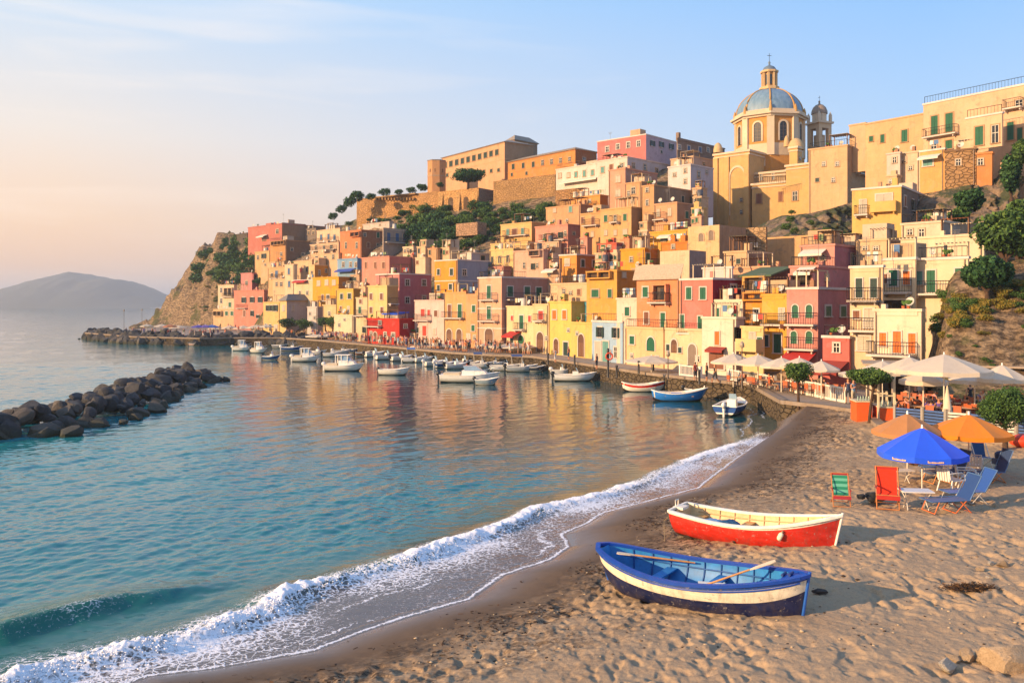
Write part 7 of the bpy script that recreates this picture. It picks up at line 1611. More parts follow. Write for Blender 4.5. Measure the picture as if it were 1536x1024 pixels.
def parasol(x, y, z, R_, hpole, colr, label, group=None, n=8, rz=0, val=.14, ribs=True, square=False, rise=.28, tr=.3, polec='#d9cdbb', pr=.025, top=True, tilt=0):
    root = empty('parasol', (x, y, z), rz, label, 'parasol', group); h = R_*rise
    m = MB(); m.tube([(0, 0, -.1), (0, 0, hpole+h)], pr, 8); m.build('pole', paint(polec, .5), root)
    mb = canopy_mesh(n, R_, h, val, .05, square); c = mb.build('canopy', cloth(colr, tr), root); c.location.z = hpole
    if ribs:
        m = MB()
        for i in range(n):
            a = 2*math.pi*(i+(.5 if square else 0))/n; m.tube([(R_*.97*math.cos(a), R_*.97*math.sin(a), hpole-.02), (0, 0, hpole+h-.06)], .012, 4)
            m.tube([(R_*.5*math.cos(a), R_*.5*math.sin(a), hpole+h*.48), (0, 0, hpole-.15)], .010, 4)
        m.build('ribs', paint('#b9ad9a', .5), root)
    if top: m = MB(); m.lathe([(.0, .12), (.03, .10), (.035, .0), (.05, -.02)], 8, (0, 0, hpole+h)); m.build('finial', paint('#efe9dc', .5), root)
    return root, c
def atz(px, py, Y): return W(px, py, Y)
# beach parasols
g = G(1383, 735); s = g.y/FO; Rr = 63*s/math.cos(rad(8)); za = W(1383, 641, g.y).z; zr = W(1383, 676, g.y).z-.02
bl, cnp = parasol(g.x, g.y, g.z, Rr, zr-g.z, '#1558ea', 'bright blue beach parasol with tan lettering on its fringe', n=8, rz=rad(11), val=.20, rise=(za-zr)/Rr, tr=.12)
# lettering and little emblem on the blue parasol (unreadable marks in the photo)
def marks():
    m = MB(); n = 8
    for i, (x0, x1) in ((5, (.36, .80)), (4, (.30, .72))):
        a0, a1 = 2*math.pi*i/n, 2*math.pi*(i+1)/n; A = Vector((math.cos(a0), math.sin(a0), 0))*Rr*1.012; Bv = Vector((math.cos(a1), math.sin(a1), 0))*Rr*1.012; d = (Bv-A).normalized(); out = Vector((d.y, -d.x, 0)); L = (Bv-A).length
        rr = random.Random(4); x = x0*L; k = 0
        while x < x1*L:
            wd = rr.uniform(.025, .05); h = .085 if k == 0 else rr.uniform(.045, .06); p = A+d*x; z = -.135-.05*math.sin(math.pi*x/L)
            vs = [p+out*.012+Vector((0, 0, z)), p+d*wd+out*.012+Vector((0, 0, z)), p+d*wd+out*.012+Vector((0, 0, z+h)), p+out*.012+Vector((0, 0, z+h))]; vs += [v-out*.008 for v in vs]
            m.add(vs, [(0,1,2,3),(7,6,5,4),(0,3,7,4),(1,5,6,2),(3,2,6,7)]); x += wd+.014; k += 1
    o = m.build('lettering', paint('#e0b684', .6), bl); o.location.z = zr-g.z
marks()
Y2 = G(1363, 733).y; g = G(1361, 719); s = g.y/FO; za = W(0, 620, g.y).z; zr = W(0, 646, g.y).z
parasol(g.x-.0, g.y, g.z, 50*s, zr-g.z, '#c98a50', 'tan beach parasol behind the blue one', n=8, rz=rad(20), val=.16, rise=(za-zr)/(50*s), tr=.3)
g = G(1453, 716); s = g.y/FO; za = W(0, 621, g.y).z; zr = W(0, 647, g.y).z
parasol(g.x, g.y, g.z, 61*s, zr-g.z, '#f08a12', 'orange beach parasol right of the tan and blue ones', n=8, rz=rad(4), val=.18, rise=(za-zr)/(61*s), tr=.28)
# restaurant parasols
RP = [ # apex px, apex row, half width px, rim row, base z, Y, label
(1416,531,66,554,45.5,'largest cream parasol standing in front of the beach restaurant'),
(1364,535,42,553,50,'wide cream parasol just left of the largest one'),
(1324,541,36,556,54,'cream parasol third from the right over the beach restaurant'),
(1462,553,38,568,49,'low cream parasol under the right side of the largest one'),
(1385,556,34,570,48.5,'low cream parasol under the left side of the largest one'),
(1503,547,36,566,47,'cream parasol at the right end of the beach restaurant'),
(1300,551,40,560,58,'flat cream parasol above the umbrella pine by the kiosk'),
(1232,541,28,553,60,'single cream parasol in front of the coral red house'),
(1199,536,28,548,63,'cream parasol above the small round promenade tree'),
(1172,536,32,548,65,'cream parasol third in the promenade row'),
(1137,532,34,544,67,'cream parasol second in the promenade row'),
(1100,530,34,542,70,'cream parasol leftmost of the promenade row'),
(977,533,40,541,84,'faded cream parasol against the cream quay house'),
(770,514,38,519,119,'long cream parasol below the salmon palazzo'),
(735,512,16,517,122,'small cream parasol left of the long one below the salmon palazzo'),
(672,514,30,518,132,'cream parasol over the crowd below the apricot house'),
(640,515,26,519,134,'cream parasol over the crowd below the pale pink house'),
(480,499,22,504,166,'cream parasol leftmost of the three by the quay trees'),
(505,496,24,502,167,'cream parasol middle of the three by the quay trees'),
(520,499,16,503,163,'cream parasol rightmost of the three by the quay trees'),
(385,487,16,491,205,'pale parasol in front of the salmon pink waterfront house'),
(365,488,15,492,212,'pale parasol left of the salmon pink waterfront house'),
(345,488,13,492,222,'pale parasol third from the end of the quay'),
(325,489,13,493,228,'pale parasol second from the end of the quay'),
(268,488,14,491,232,'pale parasol on the far rocky jetty'),
(243,486,12,489,238,'pale parasol leftmost on the far jetty'),
]
for i, (px, ra, hwp, rr_, Y, lb) in enumerate(RP):
    p = W(px, ra, Y); zr = W(px, rr_, Y).z; Rw = hwp*Y/FO; sq = i in (0, 1, 2, 3, 4, 5)
    parasol(p.x, p.y, 1.52, Rw, zr-1.52, '#e6d6bd', lb, 'cream parasols of the waterfront restaurants', n=8 if not sq else 8, rz=.3+i*.4, val=.22 if Y < 60 else .16, rise=(p.z-zr)/Rw, tr=.35, pr=.04 if Y < 60 else .05, ribs=Y < 75, polec='#cfc3b0')
for i, (px, row, c, lb) in enumerate(((298,495,'#5a50b0','small violet parasol on the far jetty'),(308,496,'#7a62b8','lilac parasol beside the violet one on the far jetty'),(318,497,'#3f6fc0','small blue parasol at the landward end of the far jetty'),(220,492,'#d8c8ae','little cream parasol near the lamp posts of the far jetty'),(255,492,'#c87a4a','small terracotta parasol in the middle of the far jetty'),(400,493,'#dfd0b6','low cream awning parasol in front of the pale yellow tall house'))):
    Y = frontY(px)+7; p = W(px, row, Y); parasol(p.x, Y, 1.52, 1.5, 2.1, c, lb, None, val=.15, ribs=False, pr=.04)
p = W(1421, 628, 45.2); m = MB(); root = empty('closed_parasol', (p.x, 45.2, 1.52), 0, 'folded cream parasol hanging closed on its pole under the largest one', 'parasol')
m.lathe([(.10, 1.9), (.28, .75), (.32, .6), (.2, .62), (.08, 2.0), (.02, 2.35)], 10, sx=1, sy=1); m.build('folded_cloth', cloth('#e2d2ba', .2), root); m = MB(); m.tube([(0,0,0),(0,0,2.5)], .03, 8); m.build('pole', paint('#cfc3b0', .5), root)

# ================= trees by the road =================
def topiary(px, pb, ct, cb_, hw_, seed, label, n=7000, size=.07, mats=LG):
    g = WG(px, pb, 1.45) if pb < 612 else G(px, pb); Y = g.y; s = Y/FO; zt = W(px, ct, Y).z-g.z; zb = W(px, cb_, Y).z-g.z; rz_ = (zt-zb)/2; rx = hw_*s
    return tree('umbrella_tree', g, rblobs(rx, rx, rz_, zb+rz_, 12, seed, .5), n, size, seed, mats, (zb+rz_*.4, .10), label, 'tree')
topiary(1198, 607, 541, 578, 26, 51, 'small round clipped tree on the promenade by the end of the beach', 6000)
topiary(1303, 634, 548, 581, 34, 52, 'umbrella shaped clipped tree beside the orange kiosk', 8000)
g = W(1508, 625, 40); s = 40/FO
tree('clipped_tree', (g.x, g.y, 1.5), rblobs(41*s, 36*s, 38*s, (640-592)*s+.25, 14, 53, .5), 14000, .06, 53, [LG[0], LG[1], LG[1]], (.9, .14), 'big round clipped tree at the right edge in front of the restaurant', 'tree')

# ================= promenade furniture =================
def balustrade(px0, py0, px1, py1, label):
    a, b = WG(px0, py0, 1.53), WG(px1, py1, 1.53); d = b-a; L = d.length; root = empty('balustrade', a, math.atan2(d.y, d.x), label, 'balustrade', 'white balustrade sections along the promenade')
    wt = paint('#ddd3c2', .6, .1); 
    for x_ in (0, L): m = MB(); m.box(x_-.11, x_+.11, -.11, .11, 0, 1.05); m.build('post', wt, root)
    m = MB(); m.box(.11, L-.11, -.06, .06, .9, 1.0); m.box(.11, L-.11, -.08, .08, .0, .16); m.build('rail', wt, root)
    m = MB(); k = int(L/.2)
    for i in range(1, k): x = i*L/k; m.box(x-.03, x+.03, -.03, .03, .16, .9)
    m.build('balusters', wt, root)
pts = [(1094,571),(1110,574),(1128,577),(1146,580),(1162,583)]; 
for i, (a, b) in enumerate(zip(pts[:-1], pts[1:])): balustrade(*a, *b, 'white balustrade section %s of the run left of the round promenade tree' % ['first', 'second', 'third', 'fourth'][i])
pts = [(1188,588),(1204,591),(1225,595),(1248,600),(1270,604)]
for i, (a, b) in enumerate(zip(pts[:-1], pts[1:])): balustrade(*a, *b, 'white balustrade section %s of the run right of the round promenade tree' % ['first', 'second', 'third', 'fourth'][i])
balustrade(1021, 563, 1051, 567, 'white balustrade in front of the tall arched doorway')
def fence_panel(px0, py0, px1, py1, h, colr, label, slats=True):
    a, b = WG(px0, py0, 1.6), WG(px1, py1, 1.6); d = b-a; L = d.length; root = empty('fence_panel', a-Vector((0,0,.1)), math.atan2(d.y, d.x), label, 'fence', 'slatted fence panels of the beach restaurant')
    
    for x_ in (0, L): m = MB(); m.box(x_-.06, x_+.06, -.06, .06, 0, h+.1); m.build('post', paint('#8d8478', .6), root)
    m = MB(); k = 6
    for i in range(k): z = .12+i*(h-.1)/k; m.box(.06, L-.06, -.02, .02, z, z+.10)
    m.build('slats', paint(colr, .6, .2), root); m = MB(); m.box(.08, L-.08, .04, .06, .1, h-.05); m.build('backing_cloth', cloth('#17181c', .0), root)
FX = [(1342,642,1383,646,'#2b4f86'),(1385,646,1418,650,'#2b4f86'),(1420,650,1452,653,'#c9c0b2'),(1454,653,1488,657,'#2b4f86'),(1490,657,1524,661,'#c9c0b2'),(1526,661,1570,666,'#2b4f86')]
for i, (a, b, c, d, cc) in enumerate(FX): fence_panel(a, b-6, c, d-6, 1.05, cc, '%s slatted fence panel of the beach restaurant, %s from the left' % ('blue' if cc[1] == '2' else 'pale grey', ['first', 'second', 'third', 'fourth', 'fifth', 'sixth'][i]))
def kiosk():
    g = G(1311, 631); Y = g.y; s = Y/FO; root = empty('kiosk', (g.x, Y, 1.38), rad(-6), 'orange beach bar counter with a pale timber frame beside the umbrella shaped tree', 'kiosk')
    w_ = 25*s; m = MB(); m.box(-w_, -.1, 0, 1.2, 0, 1.12); m.box(.2, w_, -.35, .9, 0, .85); m.build('counter', paint('#dd5a1e', .6, .12), root)
    m = MB(); m.box(-w_-.05, -.05, -.05, 1.25, 1.12, 1.19); m.box(.15, w_+.05, -.4, .95, .85, .92); m.build('counter_top', paint('#cbb999', .5), root)
    m = MB()
    for x in (.12, w_+.04):
        for y in (-.38, .92): m.box(x-.05, x+.05, y-.05, y+.05, 0, 2.6)
    for z in (2.52, 1.5): m.box(.12, w_+.04, -.42, -.34, z, z+.08); m.box(.12, w_+.04, .88, .96, z, z+.08)
    m.build('timber_frame', paint('#d8c6a4', .6), root); m = MB(); rr = random.Random(2)
    for i in range(8): x = .25+i*.13; m.lathe([(.035, 0), (.04, .2), (.015, .27), (.015, .34)], 8, (x, -.1, .92))
    for i in range(6): x = -w_+.15+i*.15; m.lathe([(.04, 0), (.04, .18), (.02, .25)], 8, (x, .3, 1.19))
    m.build('bottles', paint('#8fa79a', .2), root); m = MB(); m.box(.75, 1.05, .86, .9, 1.7, 2.4); m.build('menu_board', paint('#1c1a19', .6), root)
kiosk()
# restaurant room behind (dark openings, pale pillars)
def restaurant():
    Y = 56; p = W(1440, 600, Y); root = empty('restaurant', (p.x, Y, 1.5), rad(-20), 'low restaurant front with dark openings behind the cream parasols', 'restaurant')
    m = MB(); L = 11; H_ = 2.5; m.box(-L/2, L/2, 1.2, 4.0, 0, H_); m.build('back_wall', plaster('#b49876', .6), root)
    m = MB()
    for i in range(8): x = -L/2+i*L/7; m.box(x-.12, x+.12, .2, .44, 0, H_)
    m.build('pillar', plaster('#dccbb0', .4), root); m = MB(); m.box(-L/2-.3, L/2+.3, .0, 4.2, H_, H_+.12); m.build('roof', plaster('#cdb898', .5), root)
    for x in (-3.8, -1.4, 1.2, 3.8): m = MB(); m.box(x-.6, x+.6, 1.14, 1.2, 0, 2.2); m.build('door', glassdark('#1a1512'), root)
restaurant()
# tables and chairs
def table_set(x, y, z, rz, cc, label, group):
    r = empty('restaurant_table', (x, y, z), rz, label, 'table', group); m = MB(); m.box(-.42, .42, -.42, .42, .71, .74); m.build('tabletop', cloth(cc, .05), r); m = MB(); m.tube([(0,0,0),(0,0,.72)], .035, 8); m.lathe([(.25,0),(.25,.03),(.04,.05)], 10); m.build('leg', paint('#3a3430', .5), r); return r
def chair(x, y, z, rz, cc, label, group):
    r = empty('restaurant_chair', (x, y, z), rz, label, 'chair', group); m = MB(); m.box(-.22, .22, -.22, .22, .43, .47); m.build('seat', paint(cc, .6), r); m = MB(); m.box(-.22, .22, -.24, -.21, .55, .92); m.build('backrest', paint(cc, .6), r)
    for i in (-1, 1):
        for j in (-1, 1): m = MB(); m.tube([(i*.2, j*.2, 0), (i*.2, j*.2, .43 if j > 0 else .9)], .018, 6); m.build('leg', paint('#4a3a2c', .5), r)
    return r
T0 = table_set(0, 0, 0, 0, '#c98a4a', 'x', 'tables of the beach restaurant'); C0 = chair(0, 0, 0, 0, '#a8542a', 'x', 'chairs of the beach restaurant'); PF = [o for o in bpy.data.objects if o.parent in (T0, C0)]
sp = []
for row in range(4):
    for k in range(8): sp.append((1350+k*25+row*6+R.uniform(-4, 4), 49.6+row*2.2+R.uniform(-.4, .4)-k*.22))
for k in range(8): sp.append((1108+k*20+R.uniform(-3, 3), 69.5-k*1.25))
for k in range(4): sp.append((1205+k*20, 63-k*1.2))
for i, (px, Y) in enumerate(sp):
    x = (px-CX)*Y/FO; near = i < 32; gl = ('tables of the beach restaurant', 'chairs of the beach restaurant') if near else ('tables of the promenade restaurants', 'chairs of the promenade restaurants'); wh = 'in the beach restaurant' if near else 'on the promenade terrace'
    t = T0 if i == 0 else copy_tree(T0, (x, Y, 1.52), R.uniform(0, 1.5), None, None, PF); t.location = (x, Y, 1.52); t['label'] = 'small square dining table %s under the cream parasols' % wh; t['group'] = gl[0]
    for q in range(2):
        an = R.uniform(0, 1)+q*math.pi; c = C0 if (i == 0 and q == 0) else copy_tree(C0, (0, 0, 0), 0, None, None, PF); c.location = (x+.62*math.cos(an), Y+.62*math.sin(an), 1.52); c.rotation_euler.z = an+math.pi/2
        c['label'] = 'brown dining chair %s under the cream parasols' % wh; c['group'] = gl[1]
        if R.random() < .62:
            si = R.randrange(10); pi = R.randrange(4); person('sit', c.location.x, c.location.y, 1.52, an+math.pi/2, si, pi, 'seated diner in %s top and %s trousers %s' % (SHIRTS[si][0], PANTS[pi][0], wh), 'diners under the cream parasols', .98)
for px, py, ps, si, pi, rz_, lb in ((1272,606,'stand',2,0,2.8,'person in dark blue standing in the road by the balustrade'),(1280,608,'talk',4,1,3.6,'person in pale blue standing in the road by the balustrade'),(1060,573,'stand',5,0,1,'person in black outside the brick red doorway'),(1073,576,'walk',5,0,2,'waiter in black walking near the brick red doorway'),(1043,572,'stand',1,0,.5,'person in red near the tall arched doorway'),(1475,628,'stand',0,1,1.5,'waiter in white behind the restaurant fence'),(1455,616,'stand',5,0,0,'person in dark clothes at the dark restaurant opening')):
    g = WG(px, py, 1.52); person(ps, g.x, g.y, 1.52, rz_, si, pi, lb, None)
# lamp posts, poles
def lamp(px, py, top, label, z=1.5):
    g = WG(px, py, z); h = (py-top)*g.y/FO; root = empty('street_lamp', g, 0, label, 'street lamp', None); m = MB(); m.tube([(0,0,0),(0,0,.4),(0,0,h)], [.09, .06, .04], 8); m.build('pole', paint('#5d5048', .5), root); m = MB(); m.lathe([(.05, 0), (.2, .1), (.16, .4), (.05, .52), (0, .56)], 10, (0, 0, h)); m.build('lantern', paint('#9a8a74', .3), root)
lamp(186, 497, 467, 'slim lamp post near the tip of the far jetty'); lamp(213, 494, 466, 'second slim lamp post on the far jetty'); lamp(1113, 582, 522, 'tall thin dark mast on the quay by the promenade parasols', 1.5); lamp(1002, 568, 535, 'short dark mast on the quay edge by the cream quay house')
for i, (px, py, h) in enumerate(((822,546,1.2),(862,549,1.2),(958,560,1.2),(980,556,1.0),(912,566,2.6),(925,566,1.1),(1049,576,1.2))):
    g = WG(px, py, 1.55); root = empty('bollard', g, 0, ['dark bollard by the yellow quay house','dark bollard at the quay edge in front of the yellow doorway','red and dark post on the quay by the cream quay house','short dark bollard by the cream quay house','tall mooring post with an orange lifebuoy by the light blue house','small mooring post beside the tall one','dark bollard by the brick red doorway'][i], 'bollard'); m = MB(); m.lathe([(.12, 0), (.10, .1), (.09, h*.85), (.13, h*.9), (.1, h), (0, h+.02)], 10); m.build('post', paint('#33302e', .5), root)
    if i == 4: m = MB(); [m.tube([(.1+.3*math.cos(rad(30*k)), -.12, 1.9+.3*math.sin(rad(30*k))), (.1+.3*math.cos(rad(30*k+30)), -.12, 1.9+.3*math.sin(rad(30*k+30)))], .08, 6) for k in range(12)]; m.build('lifebuoy', paint('#cc4a24', .5), root)

# ================= beach furniture =================
def fabric(mb, pts, w_, th=.012, m=0):
    """strip of cloth through side-profile points (y, z), width along x"""
    n = len(pts); V = []
    for y, z in pts: V += [(-w_/2, y, z), (w_/2, y, z)]
    for y, z in pts: V += [(-w_/2, y, z-th), (w_/2, y, z-th)]
    fs = []
    for i in range(n-1): a = 2*i; b = 2*n+2*i; fs += [(a, a+1, a+3, a+2), (b+2, b+3, b+1, b), (a, a+2, b+2, b), (a+1, b+1, b+3, a+3)]
    mb.add(V, fs, m, False)
def deckchair(px, py, rz, c1, c2, label, s=1.0, wood='#b5713a'):
    g = G(px, py); r = empty('deck_chair', g, rz, label, 'deck chair'); r.scale = (s,)*3; w_ = .56
    m = MB(); fabric(m, [(-.30,.98),(-.25,.80),(-.16,.58),(-.04,.38),(.12,.30),(.30,.34),(.44,.40)], w_-.06); m.build('canvas', c1 if not isinstance(c1, str) else cloth(c1, .25), r)
    m = MB(); fabric(m, [(-.335,1.03),(-.33,1.05),(-.30,.97)], w_+.06); m.build('head_band', cloth(c2, .1), r)
    m = MB(); fabric(m, [(.40,.385),(.47,.40),(.49,.30)], w_+.02); m.build('front_band', cloth(c2, .1), r)
    for sx in (-1, 1):
        x = sx*w_/2
        for a, b in (((-.33,1.05),(.38,.0)), ((.46,.41),(-.46,.0))): m = MB(); m.tube([(x, a[0], a[1]), (x, b[0], b[1])], .018, 6); m.build('leg', paint(wood, .5, .2), r)
        m = MB(); m.box(x+sx*.015-.02, x+sx*.015+.02, -.14, .34, .55, .58); m.tube([(x, .30, .55), (x, .36, .30)], .014, 6); m.build('armrest', paint('#9c2c20', .5), r)
    for y, z in ((-.33,1.05),(.46,.41),(.38,.02),(-.46,.02)): m = MB(); m.tube([(-w_/2, y, z), (w_/2, y, z)], .015, 6); m.build('crossbar', paint(wood, .5, .2), r)
    return r
def striped():
    n = N('striped_canvas'); v = n.co('Object'); wv = n.n('ShaderNodeTexWave'); wv.bands_direction = 'Z'; wv.inputs['Scale'].default_value = 1.7; wv.inputs['Distortion'].default_value = .3; n.l(v, wv.inputs[0]); n.set(color=n.mix(n.ramp(wv.outputs[1], [(.48, 0.0), (.52, 1.0)]), srgb('#16785a'), srgb('#5aa58c')), rough=.8); return n.m
deckchair(1261, 757, rad(166), striped(), '#9c2430', 'green striped deck chair with a dark red head band left of the red deck chair', .98)
deckchair(1331, 760, rad(160), cloth('#f0380e', .3), '#b0200f', 'bright red deck chair beside the small white table', 1.22)
def lounger(px, py, rz, c1, label, s=1.0, legc='#b0bcc6', back=62, flat=False):
    g = G(px, py); r = empty('sun_lounger', g, rz, label, 'sun lounger', None); r.scale = (s,)*3; w_ = .60; a = rad(back); by = -.1; L = .78
    tp = (by-L*math.cos(a), .36+L*math.sin(a))
    m = MB(); fabric(m, [(1.05,.34),(.5,.33),(by,.36)], w_-.05); m.build('seat', cloth(c1, .12), r); m = MB(); fabric(m, [(by,.36),(by-L*.5*math.cos(a)-.02,.36+L*.5*math.sin(a)-.02),tp], w_-.05); m.build('backrest', cloth(c1, .12), r)
    m = MB()
    for sx in (-1, 1):
        x = sx*w_/2; m.tube([(x, 1.08, .35), (x, by, .36)], .016, 6); m.tube([(x, by, .36), (x, tp[0], tp[1])], .016, 6)
    m.tube([(-w_/2, 1.08, .35), (w_/2, 1.08, .35)], .016, 6); m.tube([(-w_/2, tp[0], tp[1]), (w_/2, tp[0], tp[1])], .016, 6); m.build('frame', paint('#4a6a92', .4), r)
    for p, q in (((.85,.34),(1.0,0)), ((.2,.35),(-.15,0)), ((.0,.36),(.35,0))):
        m = MB()
        for sx in (-1, 1): m.tube([(sx*w_/2, p[0], p[1]), (sx*w_/2, q[0], q[1])], .015, 6)
        m.tube([(-w_/2, q[0], .015), (w_/2, q[0], .015)], .014, 6); m.build('leg', paint(legc, .5), r)
    return r
lounger(1440, 766, rad(98), '#1d4480', 'blue sun lounger nearest the camera with orange legs', 1.12, '#d0682a')
lounger(1464, 752, rad(97), '#2554a0', 'lighter blue sun lounger just behind the nearest one', 1.08, '#b9b2a8', 58)
lounger(1432, 722, rad(98), '#1c3560', 'navy sun lounger with a high back under the orange parasol', 1.12, '#c9803a', 66)
lounger(1495, 722, rad(92), '#2a4575', 'slate blue sun lounger farthest right', 1.12, '#c8742c', 68)
def upright_chair():
    g = G(1470, 700); r = empty('beach_chair', g, rad(186), 'upright navy beach chair with a pale frame behind the loungers', 'chair'); w_ = .62
    m = MB(); fabric(m, [(-.20,1.15),(-.14,.75),(-.05,.42)], w_-.05); m.build('backrest', cloth('#27507f', .12), r); m = MB(); fabric(m, [(-.05,.42),(.45,.44)], w_-.05); m.build('seat', cloth('#27507f', .12), r)
    for sx in (-1, 1): m = MB(); x = sx*w_/2; m.tube([(x,-.21,1.17),(x,.35,0)], .018, 6); m.tube([(x,.46,.44),(x,-.3,0)], .018, 6); m.build('leg', paint('#cfc8bc', .4), r)
    m = MB(); m.tube([(-w_/2,-.21,1.17),(w_/2,-.21,1.17)], .018, 6); m.tube([(-w_/2,.46,.44),(w_/2,.46,.44)], .018, 6); m.build('crossbar', paint('#cfc8bc', .4), r)
upright_chair()
def plastic_chair(px, py, rz, label, s=1.0):
    g = G(px, py); r = empty('plastic_chair', g, rz, label, 'chair', 'white plastic beach chairs'); r.scale = (s,)*3; wt = paint('#e0d8cc', .35, .05); w_ = .5
    m = MB(); fabric(m, [(.26,.42),(.0,.40),(-.22,.41)], w_, .03); m.build('seat', wt, r); m = MB()
    for i in range(5): x = -.2+i*.1; m.box(x-.035, x+.035, -.30, -.26, .42, .84, 0, Matrix.Rotation(rad(8), 4, 'X'))
    m.tube([(-.25,-.33,.45),(-.25,-.42,.85),(.25,-.42,.85),(.25,-.33,.45)], .025, 6); m.build('backrest', wt, r)
    for sx in (-1, 1):
        m = MB(); m.tube([(sx*.25,-.36,.64),(sx*.28,.1,.66),(sx*.27,.28,.58),(sx*.26,.30,0)], .024, 6); m.build('armrest', wt, r); m = MB(); m.tube([(sx*.24,-.24,.42),(sx*.27,-.36,0)], .024, 6); m.build('leg', wt, r)
plastic_chair(1428, 737, rad(-70), 'white plastic armchair lowest of the white chairs by the loungers', 1.1); plastic_chair(1452, 731, rad(-110), 'white plastic armchair beside the blue lounger backs', 1.05); plastic_chair(1427, 713, rad(60), 'white plastic armchair left of the navy lounger back'); plastic_chair(1462, 712, rad(-30), 'white plastic armchair behind the navy lounger')
def small_table(px, py, w_, d_, h, label, rz=0, top='#d9d2c8'):
    g = G(px, py); r = empty('folding_table', g, rz, label, 'table'); m = MB(); m.box(-w_/2, w_/2, -d_/2, d_/2, h-.035, h); m.build('tabletop', paint(top, .4, .06), r)
    for sx in (-1, 1):
        m = MB(); x = sx*w_*.42; m.tube([(x,-d_*.4,h-.03),(x*.72,0,h*.45),(x*.8,d_*.35,0)], .016, 6); m.tube([(x,d_*.4,h-.03),(x*.72,0,h*.45),(x*.8,-d_*.35,0)], .016, 6); m.build('leg', paint('#d5cdc0', .4), r)
    return r
small_table(1374, 763, .98, .62, .62, 'small white folding table at the foot of the blue parasol', rad(-6)); small_table(1347, 724, 1.1, .5, .5, 'low white table with a blue towel behind the red deck chair', rad(4)); small_table(1395, 716, .7, .5, .45, 'low blue stool table behind the blue parasol pole', 0, '#2f5f9c')
g = G(1303, 754); m = MB(); rr = random.Random(5)
for i in range(9): m.blob((rr.uniform(-.42, .42), rr.uniform(-.1, .1), .12+rr.uniform(0, .14)), (rr.uniform(.12, .24), .15, rr.uniform(.08, .14)), 0, 10, 6, i, .2)
tag(m.build('towel_heap', cloth('#15161a', .02), None, g), 'black heap of clothes and bags lying between the two deck chairs', 'clothes')
g = G(1512, 705); m = MB(); m.blob((0, 0, .35), (.2, .16, .18), 0, 10, 6, 3, .15); m.box(-.22, .22, -.16, .16, 0, .22); tag(m.build('beach_bag', cloth('#2c3350', .02), None, g+Vector((-.35, 0, .25))), 'navy beach bag beside the farthest right lounger', 'bag')
g = G(1372, 697); m = MB(); [m.blob((rr.uniform(-.2, .2), rr.uniform(-.1, .1), .1), (.14, .1, .09), 0, 8, 5, i, .2) for i in range(4)]; tag(m.build('bag', cloth('#5c3220', .02), None, g), 'small reddish brown bag on the sand behind the blue parasol', 'bag')
g = G(1540, 668); m = MB(); m.blob((0, 0, .2), (.8, .5, .35), 0, 14, 7, 3, .05); tag(m.build('kayak', paint('#cf4424', .4), None, g), 'red orange upturned tub at the right edge of the beach', 'boat')
# rocks and weed bottom right
lr1, lr2 = rockmat((.42, .29, .17), (.58, .42, .26), s=3), rockmat((.55, .46, .34), (.70, .60, .46), s=3)
for i, (px, py, s, lt, lb) in enumerate(((1512,1000,.48,0,'largest tan rock at the bottom right corner'),(1450,988,.20,0,'rounded tan rock second from the big corner rock'),(1478,992,.24,0,'tan rock right next to the big corner rock'),(1420,1003,.20,1,'pale flat rock leftmost of the corner rocks'),(1432,990,.12,0,'little tan rock above the pale flat one'),(1505,848,.14,0,'small orange rock near the right edge'),(1470,855,.10,0,'small pinkish stone left of the small orange rock'),(1483,868,.08,1,'tiny pale stone below the small orange rock'),(1486,846,.09,1,'tiny cream stone beside the small orange rock'))):
    g = G(px, py); o = link('rock', rock_mesh(80+i, 'rock', 3, lr2 if lt else lr1), None, (g.x, g.y, g.z+s*.35)); o.scale = (s*1.25, s, s*.95); o.rotation_euler.z = i*1.3; tag(o, lb, 'rock')
def weed(px, py, L, label, seed, n=1400):
    g = G(px, py); r = np.random.RandomState(seed); P = r.normal(size=(n, 3))*[L*.42, L*.14, .045]; P[:, 2] = np.abs(P[:, 2])+.02; d = r.normal(size=(n, 3))*[1, 1, .3]; d /= np.linalg.norm(d, axis=1)[:, None]; e = np.cross(d, [0, 0, 1.]); e += 1e-3; a = d*.045; b = e*.006+[0, 0, .006]
    o = quads('seaweed', np.stack([P-a-b, P+a-b, P+a+b, P-a+b], 1), [paint('#3a2616', .9), paint('#6b4a26', .9)], (r.rand(n) < .4).astype(int)); o.location = g; return tag(o, label, 'seaweed')
weed(1454, 884, .62, 'brown clump of dried seaweed on the sand at right', 1)
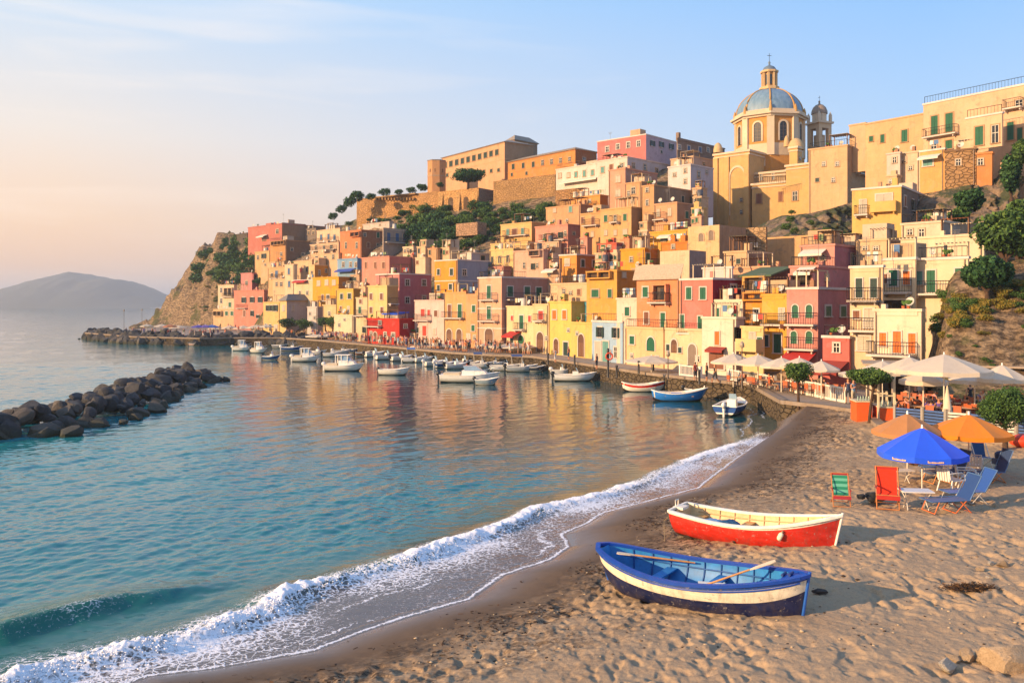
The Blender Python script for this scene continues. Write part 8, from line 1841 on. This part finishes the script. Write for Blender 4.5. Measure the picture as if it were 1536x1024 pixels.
# scattered dry weed along the strand line
def strand():
    r = np.random.RandomState(8); Q = []
    seg = S_w; arcs = [0]
    for a, b in zip(seg[:-1], seg[1:]): arcs.append(arcs[-1]+math.hypot(*(b-a)))
    for k in range(5200):
        s = r.rand()*arcs[-1]; i = min(max(int(np.searchsorted(arcs, s))-1, 0), len(seg)-2); t = (s-arcs[i])/(arcs[i+1]-arcs[i]); p = seg[i]*(1-t)+seg[i+1]*t; d = seg[i+1]-seg[i]; d = d/np.linalg.norm(d); q = p+np.array([d[1], -d[0]])*(3.2+r.normal()*.75)
        if vnoise(np.array([q[0]*.9]), np.array([q[1]*.9]), 77)[0] < .48: continue
        Q.append(q)
    Q = np.array(Q); Z = sandz(Q[:, 0], Q[:, 1]); n = len(Q); an = r.rand(n)*6.28; l = r.uniform(.02, .075, n); w_ = r.uniform(.004, .014, n)
    dx = np.stack([np.cos(an), np.sin(an), r.normal(0, .15, n)], -1)*l[:, None]; dy = np.stack([-np.sin(an), np.cos(an), r.uniform(.2, 1.2, n)], -1)*w_[:, None]; P = np.stack([Q[:, 0], Q[:, 1], Z+.012], -1)
    o = quads('seaweed_litter', np.stack([P-dx-dy, P+dx-dy, P+dx+dy, P-dx+dy], 1), [paint('#2a1b10', .95), paint('#4c3420', .95)], (r.rand(n) < .35).astype(int)); tag(o, kind='stuff')
strand()

def pebbles():
    r = np.random.RandomState(12); mb = MB(); n = 0
    while n < 750:
        Y = 17+r.rand()**1.6*26; X = Y*r.uniform(-.12, .62); d = float(sdist(np.array([X]), np.array([Y]), S_w)[0][0])
        if d < 2.2 or (d > 4 and r.rand() < .45): continue
        s = r.uniform(.008, .030)*(1.6 if r.rand() < .06 else 1); z = float(sandz(np.array([X]), np.array([Y]))[0]); mb.blob((X, Y, z+s*.25), (s*r.uniform(1, 1.6), s, s*.6), int(r.randint(3)), 6, 4, n, .25); n += 1
    tag(mb.build('pebbles', [paint('#6e5a44', .9), paint('#b39c7c', .9), paint('#3a2c20', .9)]), 'small pebbles and bits of shell scattered over the sand', kind='stuff')
pebbles()
